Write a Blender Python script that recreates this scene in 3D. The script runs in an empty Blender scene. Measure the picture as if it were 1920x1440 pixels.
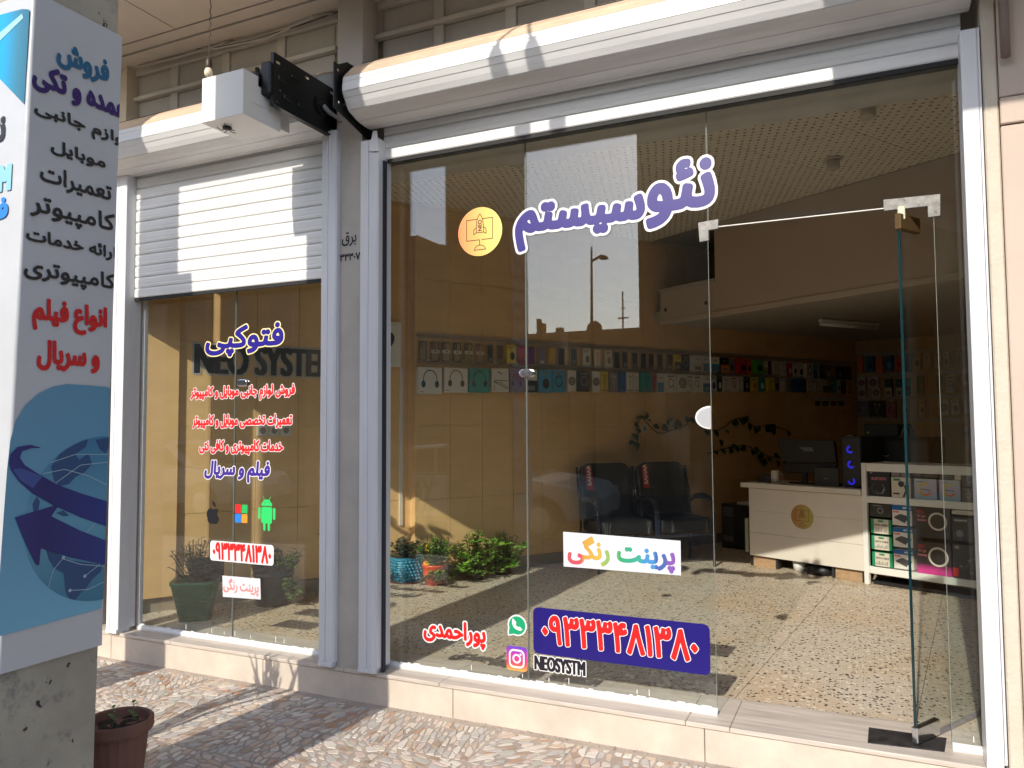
import bpy, bmesh, math, random
import numpy as np
from mathutils import Vector, Matrix
random.seed(7)
rnd = random.Random(11)
sc = bpy.context.scene
COL = sc.collection

# ------------------------------------------------------------------ camera
EYE = 1.55                      # height of the lens above the pavement
FPX = 1442.0                    # focal length for a 1920 px wide frame
RW = ((0.90782, -0.02835, -0.41837), (0.41927, 0.04575, 0.90671), (-0.00657, -0.99855, 0.05342))
def _basis():
    pitch = math.atan((797 - 720) / FPX)
    up = Vector((0, -math.cos(pitch), math.sin(pitch)))
    r = -0.0059
    up = Vector((math.cos(r)*up.x - math.sin(r)*up.y, math.sin(r)*up.x + math.cos(r)*up.y, up.z))
    X = -Vector((-2180 - 960, 808 - 720, FPX)).normalized()
    X = (X - X.dot(up)*up).normalized()
    Y = up.cross(X)
    return Matrix((X, Y, up))
RM = _basis()
cam_d = bpy.data.cameras.new('camera'); cam = bpy.data.objects.new('camera', cam_d); COL.objects.link(cam)
cam_d.sensor_width = 36; cam_d.lens = FPX / 1920 * 36; cam_d.clip_start = .05; cam_d.clip_end = 800
right = RM @ Vector((1, 0, 0)); upv = RM @ Vector((0, -1, 0)); back = RM @ Vector((0, 0, -1))
mw = Matrix((right, upv, back)).transposed().to_4x4(); mw.translation = Vector((0, 0, EYE))
cam.matrix_world = mw
sc.camera = cam

# ------------------------------------------------------------------ light
SUN_DIR = Vector((0.053, 0.825, -0.565)).normalized()
world = bpy.data.worlds.new('World'); sc.world = world; world.use_nodes = True
wt = world.node_tree; bg = wt.nodes['Background']
sky = wt.nodes.new('ShaderNodeTexSky'); sky.sky_type = 'NISHITA'; sky.sun_disc = False
sky.sun_elevation = math.asin(-SUN_DIR.z); sky.sun_rotation = math.atan2(-SUN_DIR.x, -SUN_DIR.y)
sky.altitude = 1200; sky.air_density = 1.2; sky.dust_density = 3.0; sky.ozone_density = 1.0
wt.links.new(sky.outputs[0], bg.inputs[0]); bg.inputs[1].default_value = 0.15
sl = bpy.data.lights.new('sun', 'SUN'); sl.energy = 2.0; sl.angle = math.radians(0.55); sl.color = (1.0, .93, .82)
so = bpy.data.objects.new('sun', sl); COL.objects.link(so)
so.rotation_euler = SUN_DIR.to_track_quat('-Z', 'Y').to_euler()
sc.view_settings.view_transform = 'Standard'; sc.view_settings.look = 'None'
sc.view_settings.gamma = 1; sc.view_settings.use_curve_mapping = False
sc.view_settings.exposure = 1.2
cy = sc.cycles
cy.max_bounces = 9; cy.diffuse_bounces = 5; cy.glossy_bounces = 4; cy.transmission_bounces = 6
cy.transparent_max_bounces = 40; cy.use_denoising = True
cy.caustics_reflective = False; cy.caustics_refractive = False
cy.sample_clamp_indirect = 6
try: cy.denoising_input_passes = 'RGB_ALBEDO_NORMAL'
except Exception: pass

# ------------------------------------------------------------------ frames
class Frame:
    """u along the surface, v up, w out of the surface"""
    def __init__(s, o, U, N, V=(0, 0, 1)):
        s.o = Vector(o); s.U = Vector(U).normalized(); s.N = Vector(N).normalized(); s.V = Vector(V).normalized()
    def p(s, u, v, w=0.0): return s.o + s.U*u + s.V*v + s.N*w
    def at(s, px, py, w=0.0):
        """the point (u, v) of this surface that stands behind photo pixel px, py"""
        d = RM @ Vector((px - 960, py - 720, FPX)); e = Vector((0, 0, EYE))
        t = (s.o + s.N*w - e).dot(s.N) / d.dot(s.N)
        q = e + d*t - s.o
        return q.dot(s.U), q.dot(s.V)
    def shift(s, u=0, v=0, w=0): return Frame(s.p(u, v, w), s.U, s.N, s.V)
def ground(px, py, z=0.0):
    d = RM @ Vector((px - 960, py - 720, FPX)); t = (z - EYE)/d.z
    return Vector((0, 0, EYE)) + d*t

FLOOR = 0.175
FAC = Frame((0, 3.65, 0), (1, 0, 0), (0, -1, 0))        # facade face
GL = Frame((0, 3.79, 0), (1, 0, 0), (0, -1, 0))         # street side of the glass
a_ = math.radians(58.0)
WU = Vector((math.cos(a_), math.sin(a_), 0)); WN = Vector((WU.y, -WU.x, 0))
WALL = Frame((-4.135, 5.130, 0), WU, WN)                # tan side wall of the shop
PERP = lambda s: Frame(WALL.p(s, 0, 0), WN, -WU)        # planes square to that wall, facing the street
S_END = WALL.at(1605, 690)[0]
c_ = WALL.p(S_END, 0, 0)
BACK = Frame(c_, (.944, -.329, 0), (-.329, -.944, 0))   # back wall
WF = Frame((0, 0, 0), (1, 0, 0), (0, -1, 0))

# ------------------------------------------------------------------ meshes
class MB:
    def __init__(s): s.v = []; s.f = []
    def add(s, vs, fs):
        b = len(s.v); s.v += [tuple(v) for v in vs]; s.f += [tuple(i + b for i in f) for f in fs]; return s
    def box(s, F, u0, u1, v0, v1, w0, w1):
        vs = [F.p(u, v, w) for w in (w0, w1) for v in (v0, v1) for u in (u0, u1)]
        return s.add(vs, [(0, 2, 3, 1), (4, 5, 7, 6), (0, 1, 5, 4), (2, 6, 7, 3), (0, 4, 6, 2), (1, 3, 7, 5)])
    def quad(s, F, u0, u1, v0, v1, w=0.0):
        return s.add([F.p(u0, v0, w), F.p(u1, v0, w), F.p(u1, v1, w), F.p(u0, v1, w)], [(0, 1, 2, 3)])
    def poly(s, F, pts, w=0.0):
        return s.add([F.p(a, b, w) for a, b in pts], [tuple(range(len(pts)))])
    def prism(s, F, pts, w0, w1):
        n = len(pts)
        vs = [F.p(a, b, w0) for a, b in pts] + [F.p(a, b, w1) for a, b in pts]
        fs = [tuple(range(n))[::-1], tuple(range(n, 2*n))] + [(i, (i+1) % n, n+(i+1) % n, n+i) for i in range(n)]
        return s.add(vs, fs)
    def disc(s, F, u, v, r, w=0.0, n=20, ry=None):
        ry = ry or r
        return s.poly(F, [(u + r*math.cos(2*math.pi*i/n), v + ry*math.sin(2*math.pi*i/n)) for i in range(n)], w)
    def ring(s, F, u, v, r0, r1, w=0.0, a0=0, a1=360, n=24, sy=1.0):
        k = [math.radians(a0 + (a1-a0)*i/n) for i in range(n+1)]
        vs = [F.p(u + r0*math.cos(a), v + sy*r0*math.sin(a), w) for a in k] + [F.p(u + r1*math.cos(a), v + sy*r1*math.sin(a), w) for a in k]
        return s.add(vs, [(i, i+1, n+2+i, n+1+i) for i in range(n)])
    def line(s, F, pts, t, w=0.0):
        for (a, b), (c, d) in zip(pts[:-1], pts[1:]):
            L = math.hypot(c-a, d-b) or 1e-6; nx, ny = -(d-b)/L*t/2, (c-a)/L*t/2
            s.poly(F, [(a+nx, b+ny), (a-nx, b-ny), (c-nx, d-ny), (c+nx, d+ny)], w)
        return s
    def tube(s, pts, r, n=6, caps=True):
        pts = [Vector(p) for p in pts]; rs = r if isinstance(r, (list, tuple)) else [r]*len(pts)
        b0 = len(s.v); ref = Vector((0, 0, 1))
        for i, p in enumerate(pts):
            d = (pts[min(i+1, len(pts)-1)] - pts[max(i-1, 0)]).normalized()
            if abs(d.dot(ref)) > .95: ref = Vector((1, 0, 0))
            x = d.cross(ref).normalized(); y = d.cross(x)
            for k in range(n):
                a = 2*math.pi*k/n; s.v.append(tuple(p + (x*math.cos(a) + y*math.sin(a))*rs[i]))
        for i in range(len(pts)-1):
            for k in range(n):
                s.f.append((b0+i*n+k, b0+i*n+(k+1) % n, b0+(i+1)*n+(k+1) % n, b0+(i+1)*n+k))
        if caps: s.f.append(tuple(b0+k for k in range(n))[::-1]); s.f.append(tuple(b0+(len(pts)-1)*n+k for k in range(n)))
        return s
    def lathe(s, o, prof, n=20, U=Vector((1, 0, 0)), V=Vector((0, 1, 0)), A=Vector((0, 0, 1)), sq=0.0):
        o = Vector(o); b0 = len(s.v)
        for r, h in prof:
            for k in range(n):
                a = 2*math.pi*k/n; c, d = math.cos(a), math.sin(a)
                if sq:      # rounded-square plan
                    m = (abs(c)**sq + abs(d)**sq)**(-1/sq); c, d = c*m, d*m
                s.v.append(tuple(o + (U*c + V*d)*r + A*h))
        for i in range(len(prof)-1):
            for k in range(n):
                s.f.append((b0+i*n+k, b0+i*n+(k+1) % n, b0+(i+1)*n+(k+1) % n, b0+(i+1)*n+k))
        s.f.append(tuple(b0+k for k in range(n))[::-1]); s.f.append(tuple(b0+(len(prof)-1)*n+k for k in range(n)))
        return s
    def mesh(s, name):
        m = bpy.data.meshes.new(name); m.from_pydata(s.v, [], s.f); m.update(); return m

def link(o, parent=None):
    COL.objects.link(o)
    if parent is not None:
        o.parent = parent; o.matrix_parent_inverse = Matrix.Translation(-PL(parent))
    return o
_LOC = {}
def PL(o):
    v = Vector(_LOC.get(o.name, (0, 0, 0)))
    return v
def obj(name, mb, mat, parent=None, smooth=False, bevel=0.0, label=None, stuff=False, seg=1):
    m = mb.mesh(name) if isinstance(mb, MB) else mb
    if smooth: m.polygons.foreach_set('use_smooth', [True]*len(m.polygons))
    if mat is not None and not m.materials: m.materials.append(mat)
    o = bpy.data.objects.new(name, m); link(o, parent)
    if bevel:
        b = o.modifiers.new('bevel', 'BEVEL'); b.width = bevel; b.segments = seg; b.limit_method = 'ANGLE'; b.angle_limit = math.radians(40)
    if label: o['label'] = label
    if stuff: o['kind'] = 'stuff'
    return o
LABELS = {}
def tag(o, label, cat, group=None, kind=None):
    o['label'] = label; o['category'] = cat
    if group: o['group'] = group
    if kind: o['kind'] = kind
    return o
def thing(name, label, cat, loc=(0, 0, 0), group=None, kind=None):
    o = bpy.data.objects.new(name, None); COL.objects.link(o); o.empty_display_size = .05
    o.location = loc; _LOC[o.name] = Vector(loc)
    return tag(o, label, cat, group, kind)
def struct(name, mb, mat, **k):
    o = obj(name, mb, mat, **k); o['kind'] = 'structure'; return o

# ------------------------------------------------------------------ materials
_M = {}
def mat(name, col, rough=.5, metal=0.0, var=0.0, vs=6.0, bump=0.0, bs=60.0, spec=.5, streak=None, emit=None, trans=0.0, coat=0.0):
    if name in _M: return _M[name]
    m = bpy.data.materials.new(name); m.use_nodes = True; t = m.node_tree; b = t.nodes['Principled BSDF']
    b.inputs['Base Color'].default_value = (*col, 1); b.inputs['Roughness'].default_value = rough
    b.inputs['Metallic'].default_value = metal; b.inputs['Specular IOR Level'].default_value = spec
    if coat: b.inputs['Coat Weight'].default_value = coat; b.inputs['Coat Roughness'].default_value = .08
    if emit: b.inputs['Emission Color'].default_value = (*emit[0], 1); b.inputs['Emission Strength'].default_value = emit[1]
    tc = None
    if var or bump or streak:
        tc = t.nodes.new('ShaderNodeTexCoord'); mp = t.nodes.new('ShaderNodeMapping')
        t.links.new(tc.outputs['Object'], mp.inputs[0])
        if streak: mp.inputs['Scale'].default_value = streak
    if var:
        n1 = t.nodes.new('ShaderNodeTexNoise'); n1.inputs['Scale'].default_value = vs; n1.inputs['Detail'].default_value = 7; n1.inputs['Roughness'].default_value = .62
        t.links.new(mp.outputs[0], n1.inputs['Vector'])
        r = t.nodes.new('ShaderNodeMapRange'); r.inputs['From Min'].default_value = .3; r.inputs['From Max'].default_value = .7
        r.inputs['To Min'].default_value = 1 - var; r.inputs['To Max'].default_value = 1 + var*.6
        t.links.new(n1.outputs['Fac'], r.inputs['Value'])
        mx = t.nodes.new('ShaderNodeVectorMath'); mx.operation = 'SCALE'; mx.inputs[0].default_value = col
        t.links.new(r.outputs[0], mx.inputs['Scale']); t.links.new(mx.outputs[0], b.inputs['Base Color'])
        r2 = t.nodes.new('ShaderNodeMapRange'); r2.inputs['To Min'].default_value = max(0, rough - .12); r2.inputs['To Max'].default_value = min(1, rough + .12)
        t.links.new(n1.outputs['Fac'], r2.inputs['Value']); t.links.new(r2.outputs[0], b.inputs['Roughness'])
    if bump:
        n2 = t.nodes.new('ShaderNodeTexNoise'); n2.inputs['Scale'].default_value = bs; n2.inputs['Detail'].default_value = 5
        t.links.new(mp.outputs[0], n2.inputs['Vector'])
        bp = t.nodes.new('ShaderNodeBump'); bp.inputs['Strength'].default_value = bump; bp.inputs['Distance'].default_value = .01
        t.links.new(n2.outputs['Fac'], bp.inputs['Height']); t.links.new(bp.outputs[0], b.inputs['Normal'])
    _M[name] = m; return m
def glass_mat(name, tint, f0):
    m = bpy.data.materials.new(name); m.use_nodes = True; t = m.node_tree; t.nodes.clear()
    N = t.nodes.new; L = t.links.new
    out = N('ShaderNodeOutputMaterial'); mix = N('ShaderNodeMixShader'); tr = N('ShaderNodeBsdfTransparent'); gl = N('ShaderNodeBsdfGlossy')
    tr.inputs[0].default_value = (*tint, 1); gl.inputs['Roughness'].default_value = 0.0; gl.inputs[0].default_value = (1, 1, 1, 1)
    g = N('ShaderNodeNewGeometry'); dt = N('ShaderNodeVectorMath'); dt.operation = 'DOT_PRODUCT'
    L(g.outputs['Incoming'], dt.inputs[0]); L(g.outputs['Normal'], dt.inputs[1])
    ab = N('ShaderNodeMath'); ab.operation = 'ABSOLUTE'; L(dt.outputs['Value'], ab.inputs[0])
    om = N('ShaderNodeMath'); om.operation = 'SUBTRACT'; om.inputs[0].default_value = 1; L(ab.outputs[0], om.inputs[1])
    pw = N('ShaderNodeMath'); pw.operation = 'POWER'; L(om.outputs[0], pw.inputs[0]); pw.inputs[1].default_value = 5
    ma = N('ShaderNodeMath'); ma.operation = 'MULTIPLY_ADD'; L(pw.outputs[0], ma.inputs[0]); ma.inputs[1].default_value = 1-f0; ma.inputs[2].default_value = f0
    # slight dirt film on the pane
    tc = N('ShaderNodeTexCoord'); no = N('ShaderNodeTexNoise'); no.inputs['Scale'].default_value = 1.6; no.inputs['Detail'].default_value = 9; no.inputs['Roughness'].default_value = .72; gm = N('ShaderNodeMapping'); gm.inputs['Scale'].default_value = (3.2, 1, 1.1); gm.inputs['Rotation'].default_value = (0, .5, 0); L(tc.outputs['Object'], gm.inputs[0]); L(gm.outputs[0], no.inputs['Vector'])
    rr = N('ShaderNodeMapRange'); rr.inputs['From Min'].default_value = .56; rr.inputs['From Max'].default_value = .78; rr.inputs['To Min'].default_value = .0003; rr.inputs['To Max'].default_value = .011
    L(no.outputs['Fac'], rr.inputs['Value'])
    df = N('ShaderNodeBsdfDiffuse'); df.inputs[0].default_value = (.75, .73, .68, 1)
    m2 = N('ShaderNodeMixShader'); L(rr.outputs[0], m2.inputs[0]); L(tr.outputs[0], m2.inputs[1]); L(df.outputs[0], m2.inputs[2])
    L(ma.outputs[0], mix.inputs[0]); L(m2.outputs[0], mix.inputs[1]); L(gl.outputs[0], mix.inputs[2]); L(mix.outputs[0], out.inputs[0])
    _M[name] = m; return m
def ramp_mat(name, stops, axis=0, rough=.4, const=False):
    m = bpy.data.materials.new(name); m.use_nodes = True; t = m.node_tree; b = t.nodes['Principled BSDF']
    b.inputs['Roughness'].default_value = rough
    tc = t.nodes.new('ShaderNodeTexCoord'); sp = t.nodes.new('ShaderNodeSeparateXYZ'); cr = t.nodes.new('ShaderNodeValToRGB')
    t.links.new(tc.outputs['Generated'], sp.inputs[0]); t.links.new(sp.outputs[axis], cr.inputs[0])
    e = cr.color_ramp.elements
    while len(e) < len(stops): e.new(.5)
    for k, (p, c) in enumerate(sorted(stops)): e[k].position = p; e[k].color = (*c, 1)
    if const: cr.color_ramp.interpolation = 'CONSTANT'
    t.links.new(cr.outputs[0], b.inputs['Base Color']); _M[name] = m; return m
def lin(r, g, b):
    f = lambda c: (c/255/12.92) if c/255 <= .04045 else ((c/255+.055)/1.055)**2.4
    return (f(r), f(g), f(b))

# ------------------------------------------------------------------ lettering: outlines -> distance field -> flat cut-out
JF = {'ا':(0xFE8D,0xFE8E,0,0),'ب':(0xFE8F,0xFE90,0xFE91,0xFE92),'پ':(0xFB56,0xFB57,0xFB58,0xFB59),'ت':(0xFE95,0xFE96,0xFE97,0xFE98),
'ج':(0xFE9D,0xFE9E,0xFE9F,0xFEA0),'ح':(0xFEA1,0xFEA2,0xFEA3,0xFEA4),'خ':(0xFEA5,0xFEA6,0xFEA7,0xFEA8),'د':(0xFEA9,0xFEAA,0,0),
'ر':(0xFEAD,0xFEAE,0,0),'ز':(0xFEAF,0xFEB0,0,0),'س':(0xFEB1,0xFEB2,0xFEB3,0xFEB4),'ش':(0xFEB5,0xFEB6,0xFEB7,0xFEB8),
'ص':(0xFEB9,0xFEBA,0xFEBB,0xFEBC),'ع':(0xFEC9,0xFECA,0xFECB,0xFECC),'ف':(0xFED1,0xFED2,0xFED3,0xFED4),'ق':(0xFED5,0xFED6,0xFED7,0xFED8),
'ک':(0xFB8E,0xFB8F,0xFB90,0xFB91),'گ':(0xFB92,0xFB93,0xFB94,0xFB95),'ل':(0xFEDD,0xFEDE,0xFEDF,0xFEE0),'م':(0xFEE1,0xFEE2,0xFEE3,0xFEE4),
'ن':(0xFEE5,0xFEE6,0xFEE7,0xFEE8),'و':(0xFEED,0xFEEE,0,0),'ه':(0xFEE9,0xFEEA,0xFEEB,0xFEEC),'ی':(0xFBFC,0xFBFD,0xFBFE,0xFBFF),
'ئ':(0xFE89,0xFE8A,0xFE8B,0xFE8C)}
def shape_fa(s):
    out = []
    for i, c in enumerate(s):
        if c not in JF: out.append(c); continue
        f = JF[c]; pj = i > 0 and s[i-1] in JF and JF[s[i-1]][2]; nj = f[2] and i < len(s)-1 and s[i+1] in JF
        out.append(chr(f[3 if pj and nj else 1 if pj else 2 if nj else 0]))
    return ''.join(reversed(out))
_OUT = {}
def outlines(text):
    """list of closed loops (Nx2 arrays) of the text in the built-in font"""
    if text in _OUT: return _OUT[text]
    body = shape_fa(text) if any(c in JF for c in text) else text
    c = bpy.data.curves.new('t', 'FONT'); c.body = body; c.size = 1; c.fill_mode = 'NONE'; c.resolution_u = 5
    o = bpy.data.objects.new('t', c); COL.objects.link(o)
    bpy.context.view_layer.update()
    m = o.evaluated_get(bpy.context.evaluated_depsgraph_get()).to_mesh()
    n = len(m.vertices); co = np.empty(n*3, dtype=np.float32); m.vertices.foreach_get('co', co); co = co.reshape(-1, 3)[:, :2].astype(float)
    nxt = {}
    for e in m.edges:
        a, b = e.vertices
        if abs(a-b) == 1: nxt[min(a, b)] = 1
    loops = []; st = 0
    for i in range(n):
        if i not in nxt:
            if i - st >= 2: loops.append(co[st:i+1].copy())
            st = i+1
    bpy.data.objects.remove(o); bpy.data.curves.remove(c)
    _OUT[text] = loops; return loops
def raster(loops, u0, v0, cell, nx, ny):
    W = np.zeros((ny, nx+1), dtype=np.int32); ys = v0 + (np.arange(ny)+.5)*cell
    for L in loops:
        P = np.asarray(L); Q = np.roll(P, -1, axis=0)
        for (x0, y0), (x1, y1) in zip(P, Q):
            if y0 == y1: continue
            sg = 1 if y1 > y0 else -1; lo, hi = (y0, y1) if y1 > y0 else (y1, y0)
            j0 = max(0, int(math.ceil((lo-v0)/cell-.5))); j1 = min(ny, int(math.ceil((hi-v0)/cell-.5)))
            if j1 <= j0: continue
            yy = ys[j0:j1]; xx = x0 + (yy-y0)*(x1-x0)/(y1-y0)
            ix = np.clip(np.ceil((xx-u0)/cell-.5).astype(int), 0, nx)
            np.add.at(W, (np.arange(j0, j1), ix), sg)
    return np.cumsum(W, axis=1)[:, :nx] != 0
def dist_to(mask, R):
    BIG = 1e6; d = np.where(mask, 0.0, BIG); o = d.copy()
    for k in range(1, R+1):
        o[:, k:] = np.minimum(o[:, k:], d[:, :-k] + k*k); o[:, :-k] = np.minimum(o[:, :-k], d[:, k:] + k*k)
    d = o; o = d.copy()
    for k in range(1, R+1):
        o[k:, :] = np.minimum(o[k:, :], d[:-k, :] + k*k); o[:-k, :] = np.minimum(o[:-k, :], d[k:, :] + k*k)
    return np.sqrt(np.minimum(o, (R+1)**2))
def field_mesh(mb, F, X, Z, w, frame):
    """flat cut-out of the region F > 0; X, Z are the sample coordinates"""
    ny, nx = F.shape; ins = F > 0
    full = ins[:-1, :-1] & ins[1:, :-1] & ins[:-1, 1:] & ins[1:, 1:]
    part = (ins[:-1, :-1] | ins[1:, :-1] | ins[:-1, 1:] | ins[1:, 1:]) & ~full
    for j in range(ny-1):
        row = np.flatnonzero(full[j])
        if len(row):
            for g in np.split(row, np.flatnonzero(np.diff(row) > 1)+1):
                mb.quad(frame, X[g[0]], X[g[-1]+1], Z[j], Z[j+1], w)
    for j, i in zip(*np.nonzero(part)):
        c = [(i, j), (i+1, j), (i+1, j+1), (i, j+1)]; pts = []
        for k in range(4):
            a, b = c[k], c[(k+1) % 4]; fa, fb = F[a[1], a[0]], F[b[1], b[0]]
            if fa > 0: pts.append((X[a[0]], Z[a[1]]))
            if (fa > 0) != (fb > 0):
                t = fa/(fa-fb); pts.append((X[a[0]] + t*(X[b[0]]-X[a[0]]), Z[a[1]] + t*(Z[b[1]]-Z[a[1]])))
        if len(pts) > 2: mb.poly(frame, pts, w)
    return mb
def place_loops(loops, box, shear=0.0, slope=0.0):
    """fit the loops in box (u0,u1,v0,v1); slope lifts the right end"""
    A = np.vstack(loops); x0, y0 = A.min(0); x1, y1 = A.max(0); u0, u1, v0, v1 = box; out = []
    for L in loops:
        t = (L - (x0, y0)) / (x1-x0, y1-y0)
        v = v0 + t[:, 1]*(v1-v0); u = u0 + t[:, 0]*(u1-u0) + shear*(v-v0)
        out.append(np.stack([u, v + slope*(u-u0)], 1))
    return out
def grow_rect(m, nx, nz):
    o = m.copy()
    for k in range(1, nx+1): o[:, k:] |= m[:, :-k]; o[:, :-k] |= m[:, k:]
    m = o.copy()
    for k in range(1, nz+1): o[k:, :] |= m[:-k, :]; o[:-k, :] |= m[k:, :]
    return o
def letters(parent, name, text, frame, box, layers, shear=0.0, slope=0.0, cell=None, loops=None, clip=None, label=None, rect=None):
    """layers: [(grow in metres, material, lift)]"""
    L = place_loops(loops if loops is not None else outlines(text), box, shear, slope)
    A = np.vstack(L); R = max(l[0] for l in layers) + (max(rect) if rect else 0)
    cell = cell or max(.0008, (box[3]-box[2])/70); c2 = cell/2
    pad = R + 3*cell
    u0, v0 = A.min(0) - pad; u1, v1 = A.max(0) + pad
    nx, ny = int((u1-u0)/c2)+2, int((v1-v0)/c2)+2
    mask = raster(L, u0, v0, c2, nx, ny)
    if rect: mask = grow_rect(mask, int(rect[0]/c2), int(rect[1]/c2))
    D = dist_to(mask, int(R/c2)+3)*c2
    D = D[::2, ::2]; X = u0 + (np.arange(D.shape[1])*2+.5)*c2; Z = v0 + (np.arange(D.shape[0])*2+.5)*c2
    res = []
    for k, (g, m, lift) in enumerate(layers):
        F = max(g, cell*.45) - D
        if clip is not None:
            gx, gz = np.meshgrid(X, Z); F = np.minimum(F, clip(gx, gz))
        mb = field_mesh(MB(), F, X, Z, lift, frame)
        res.append(obj(name if k == len(layers)-1 else name + '_outline', mb, m, parent))
    return res
def shape(parent, name, frame, box, fn, m, w, cell):
    nx = int((box[1]-box[0])/cell)+3; ny = int((box[3]-box[2])/cell)+3
    X = box[0] - cell + np.arange(nx)*cell; Z = box[2] - cell + np.arange(ny)*cell
    gx, gz = np.meshgrid(X, Z)
    mb = field_mesh(MB(), fn(gx, gz), X, Z, w, frame)
    return obj(name, mb, m, parent) if len(mb.v) else None
def circ(x, z, r): return lambda X, Z: r - np.hypot(X-x, Z-z)
def rrect(x0, x1, z0, z1, r):
    def f(X, Z):
        qx = np.abs(X-(x0+x1)/2) - (x1-x0)/2 + r; qz = np.abs(Z-(z0+z1)/2) - (z1-z0)/2 + r
        return r - (np.hypot(np.maximum(qx, 0), np.maximum(qz, 0)) + np.minimum(np.maximum(qx, qz), 0))
    return f
def seg(x0, z0, x1, z1, r):
    def f(X, Z):
        t = np.clip(((X-x0)*(x1-x0)+(Z-z0)*(z1-z0))/((x1-x0)**2+(z1-z0)**2+1e-12), 0, 1)
        return r - np.hypot(X-x0-t*(x1-x0), Z-z0-t*(z1-z0))
    return f
def U_(*fs): return lambda X, Z: np.maximum.reduce([f(X, Z) for f in fs])
def I_(*fs): return lambda X, Z: np.minimum.reduce([f(X, Z) for f in fs])
def S_(a, *bs): return lambda X, Z: np.minimum.reduce([a(X, Z)] + [-b(X, Z) for b in bs])
def pl_(pts, r): return U_(*[seg(*a, *b, r) for a, b in zip(pts[:-1], pts[1:])])
def polyf(pts):
    pts = [tuple(p) for p in pts]
    def f(X, Z):
        ins = np.zeros(X.shape, bool); d = np.full(X.shape, 1e9)
        for (x0, z0), (x1, z1) in zip(pts, pts[1:]+pts[:1]):
            c = ((z0 > Z) != (z1 > Z)) & (X < (x1-x0)*(Z-z0)/((z1-z0) or 1e-12)+x0); ins ^= c
            t = np.clip(((X-x0)*(x1-x0)+(Z-z0)*(z1-z0))/((x1-x0)**2+(z1-z0)**2+1e-12), 0, 1)
            d = np.minimum(d, np.hypot(X-x0-t*(x1-x0), Z-z0-t*(z1-z0)))
        return np.where(ins, d, -d)
    return f

# ================================================================== materials
white_pc = mat('white powder coated aluminium', (.74, .74, .73), .36, var=.10, vs=5, streak=(.35, 4, 4), bump=.12, bs=2.2)
white_old = mat('white sheet metal', (.70, .70, .69), .38, var=.09, vs=4, streak=(1, 6, 1))
post_m = mat('pale post aluminium', (.69, .695, .715), .36, var=.07, vs=5, streak=(5, 5, .6))
film_m = mat('peach protective film', (.66, .50, .36), .45, var=.12, vs=8)
black_st = mat('black steel', (.008, .010, .010), .38, var=.3, vs=9)
dark_gap = mat('dark rubber', (.01, .01, .01), .7)
plaster = mat('grey beige plaster', (.47, .43, .39), .85, var=.14, vs=3.2, bump=.25, bs=35)
stone_m = mat('cream limestone', (.61, .525, .435), .62, var=.16, vs=5, bump=.12, bs=30)
slab_m = mat('veined travertine', (.57, .50, .43), .42, var=.24, vs=3, streak=(1, 14, 14), bump=.05)
peach_w = mat('peach stone wall', (.56, .45, .37), .7, var=.06, vs=3, bump=.1, bs=20)
cream_w = mat('cream jamb render', (.60, .53, .43), .8, var=.08, vs=9, bump=.3, bs=60)
soffit_m = mat('off white soffit board', (.56, .52, .46), .8, var=.10, vs=2.5)
upper_m = mat('old painted panel', (.46, .44, .40), .75, var=.13, vs=3, bump=.15, bs=20)
frame_u = mat('old painted timber', (.55, .52, .47), .7, var=.13, vs=6, bump=.1)
conc_m = mat('weathered concrete', (.36, .335, .29), .9, var=.30, vs=4.5, bump=.5, bs=28)
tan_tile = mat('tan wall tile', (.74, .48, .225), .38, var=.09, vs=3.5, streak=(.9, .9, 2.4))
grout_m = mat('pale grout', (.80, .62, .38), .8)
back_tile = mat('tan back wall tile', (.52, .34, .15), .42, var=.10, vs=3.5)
alu = mat('brushed aluminium', (.62, .62, .63), .32, metal=.85, var=.08, vs=20)
chrome = mat('polished steel', (.75, .76, .78), .14, metal=1, var=.1, vs=14)
ply_w = mat('white laminate', (.72, .66, .58), .45, var=.05, vs=4)
case_w = mat('white lacquered steel', (.78, .76, .71), .35, var=.04, vs=5)
fascia_m = mat('warm grey board', (.50, .42, .35), .7, var=.05, vs=2)
glass = glass_mat('clear glass', (.965, .985, .972), .052)
glass_edge = mat('green glass edge', (.004, .03, .035), .1, spec=.8)
glass_edge2 = mat('frosted glass edge', (.32, .34, .30), .3)
tape_m = mat('grubby silver tape', (.26, .25, .235), .3, metal=.3, var=.25, vs=40)
soil_m = mat('dark soil', (.035, .022, .014), .95, var=.4, vs=40, bump=.8, bs=80)
terra_m = mat('terracotta', (.20, .095, .065), .8, var=.30, vs=9, bump=.2, bs=50, streak=(1, 1, .35))
blk = mat('black plastic', (.012, .012, .013), .45, var=.15, vs=10)
blk2 = mat('dark grey plastic', (.028, .028, .030), .5, var=.15, vs=10)
wht = mat('white print', (.78, .77, .74), .45)
leather = mat('black leatherette in film', (.010, .010, .011), .38, var=.3, vs=7, bump=.35, bs=9, coat=.12)
navy = mat('navy vinyl', (.012, .006, .15), .35)
red_v = mat('red vinyl', (.78, .012, .012), .4)
white_v = mat('white vinyl', (.72, .72, .73), .4)
paper_m = mat('printer paper', (.60, .61, .66), .7, var=.02, vs=6)

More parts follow.
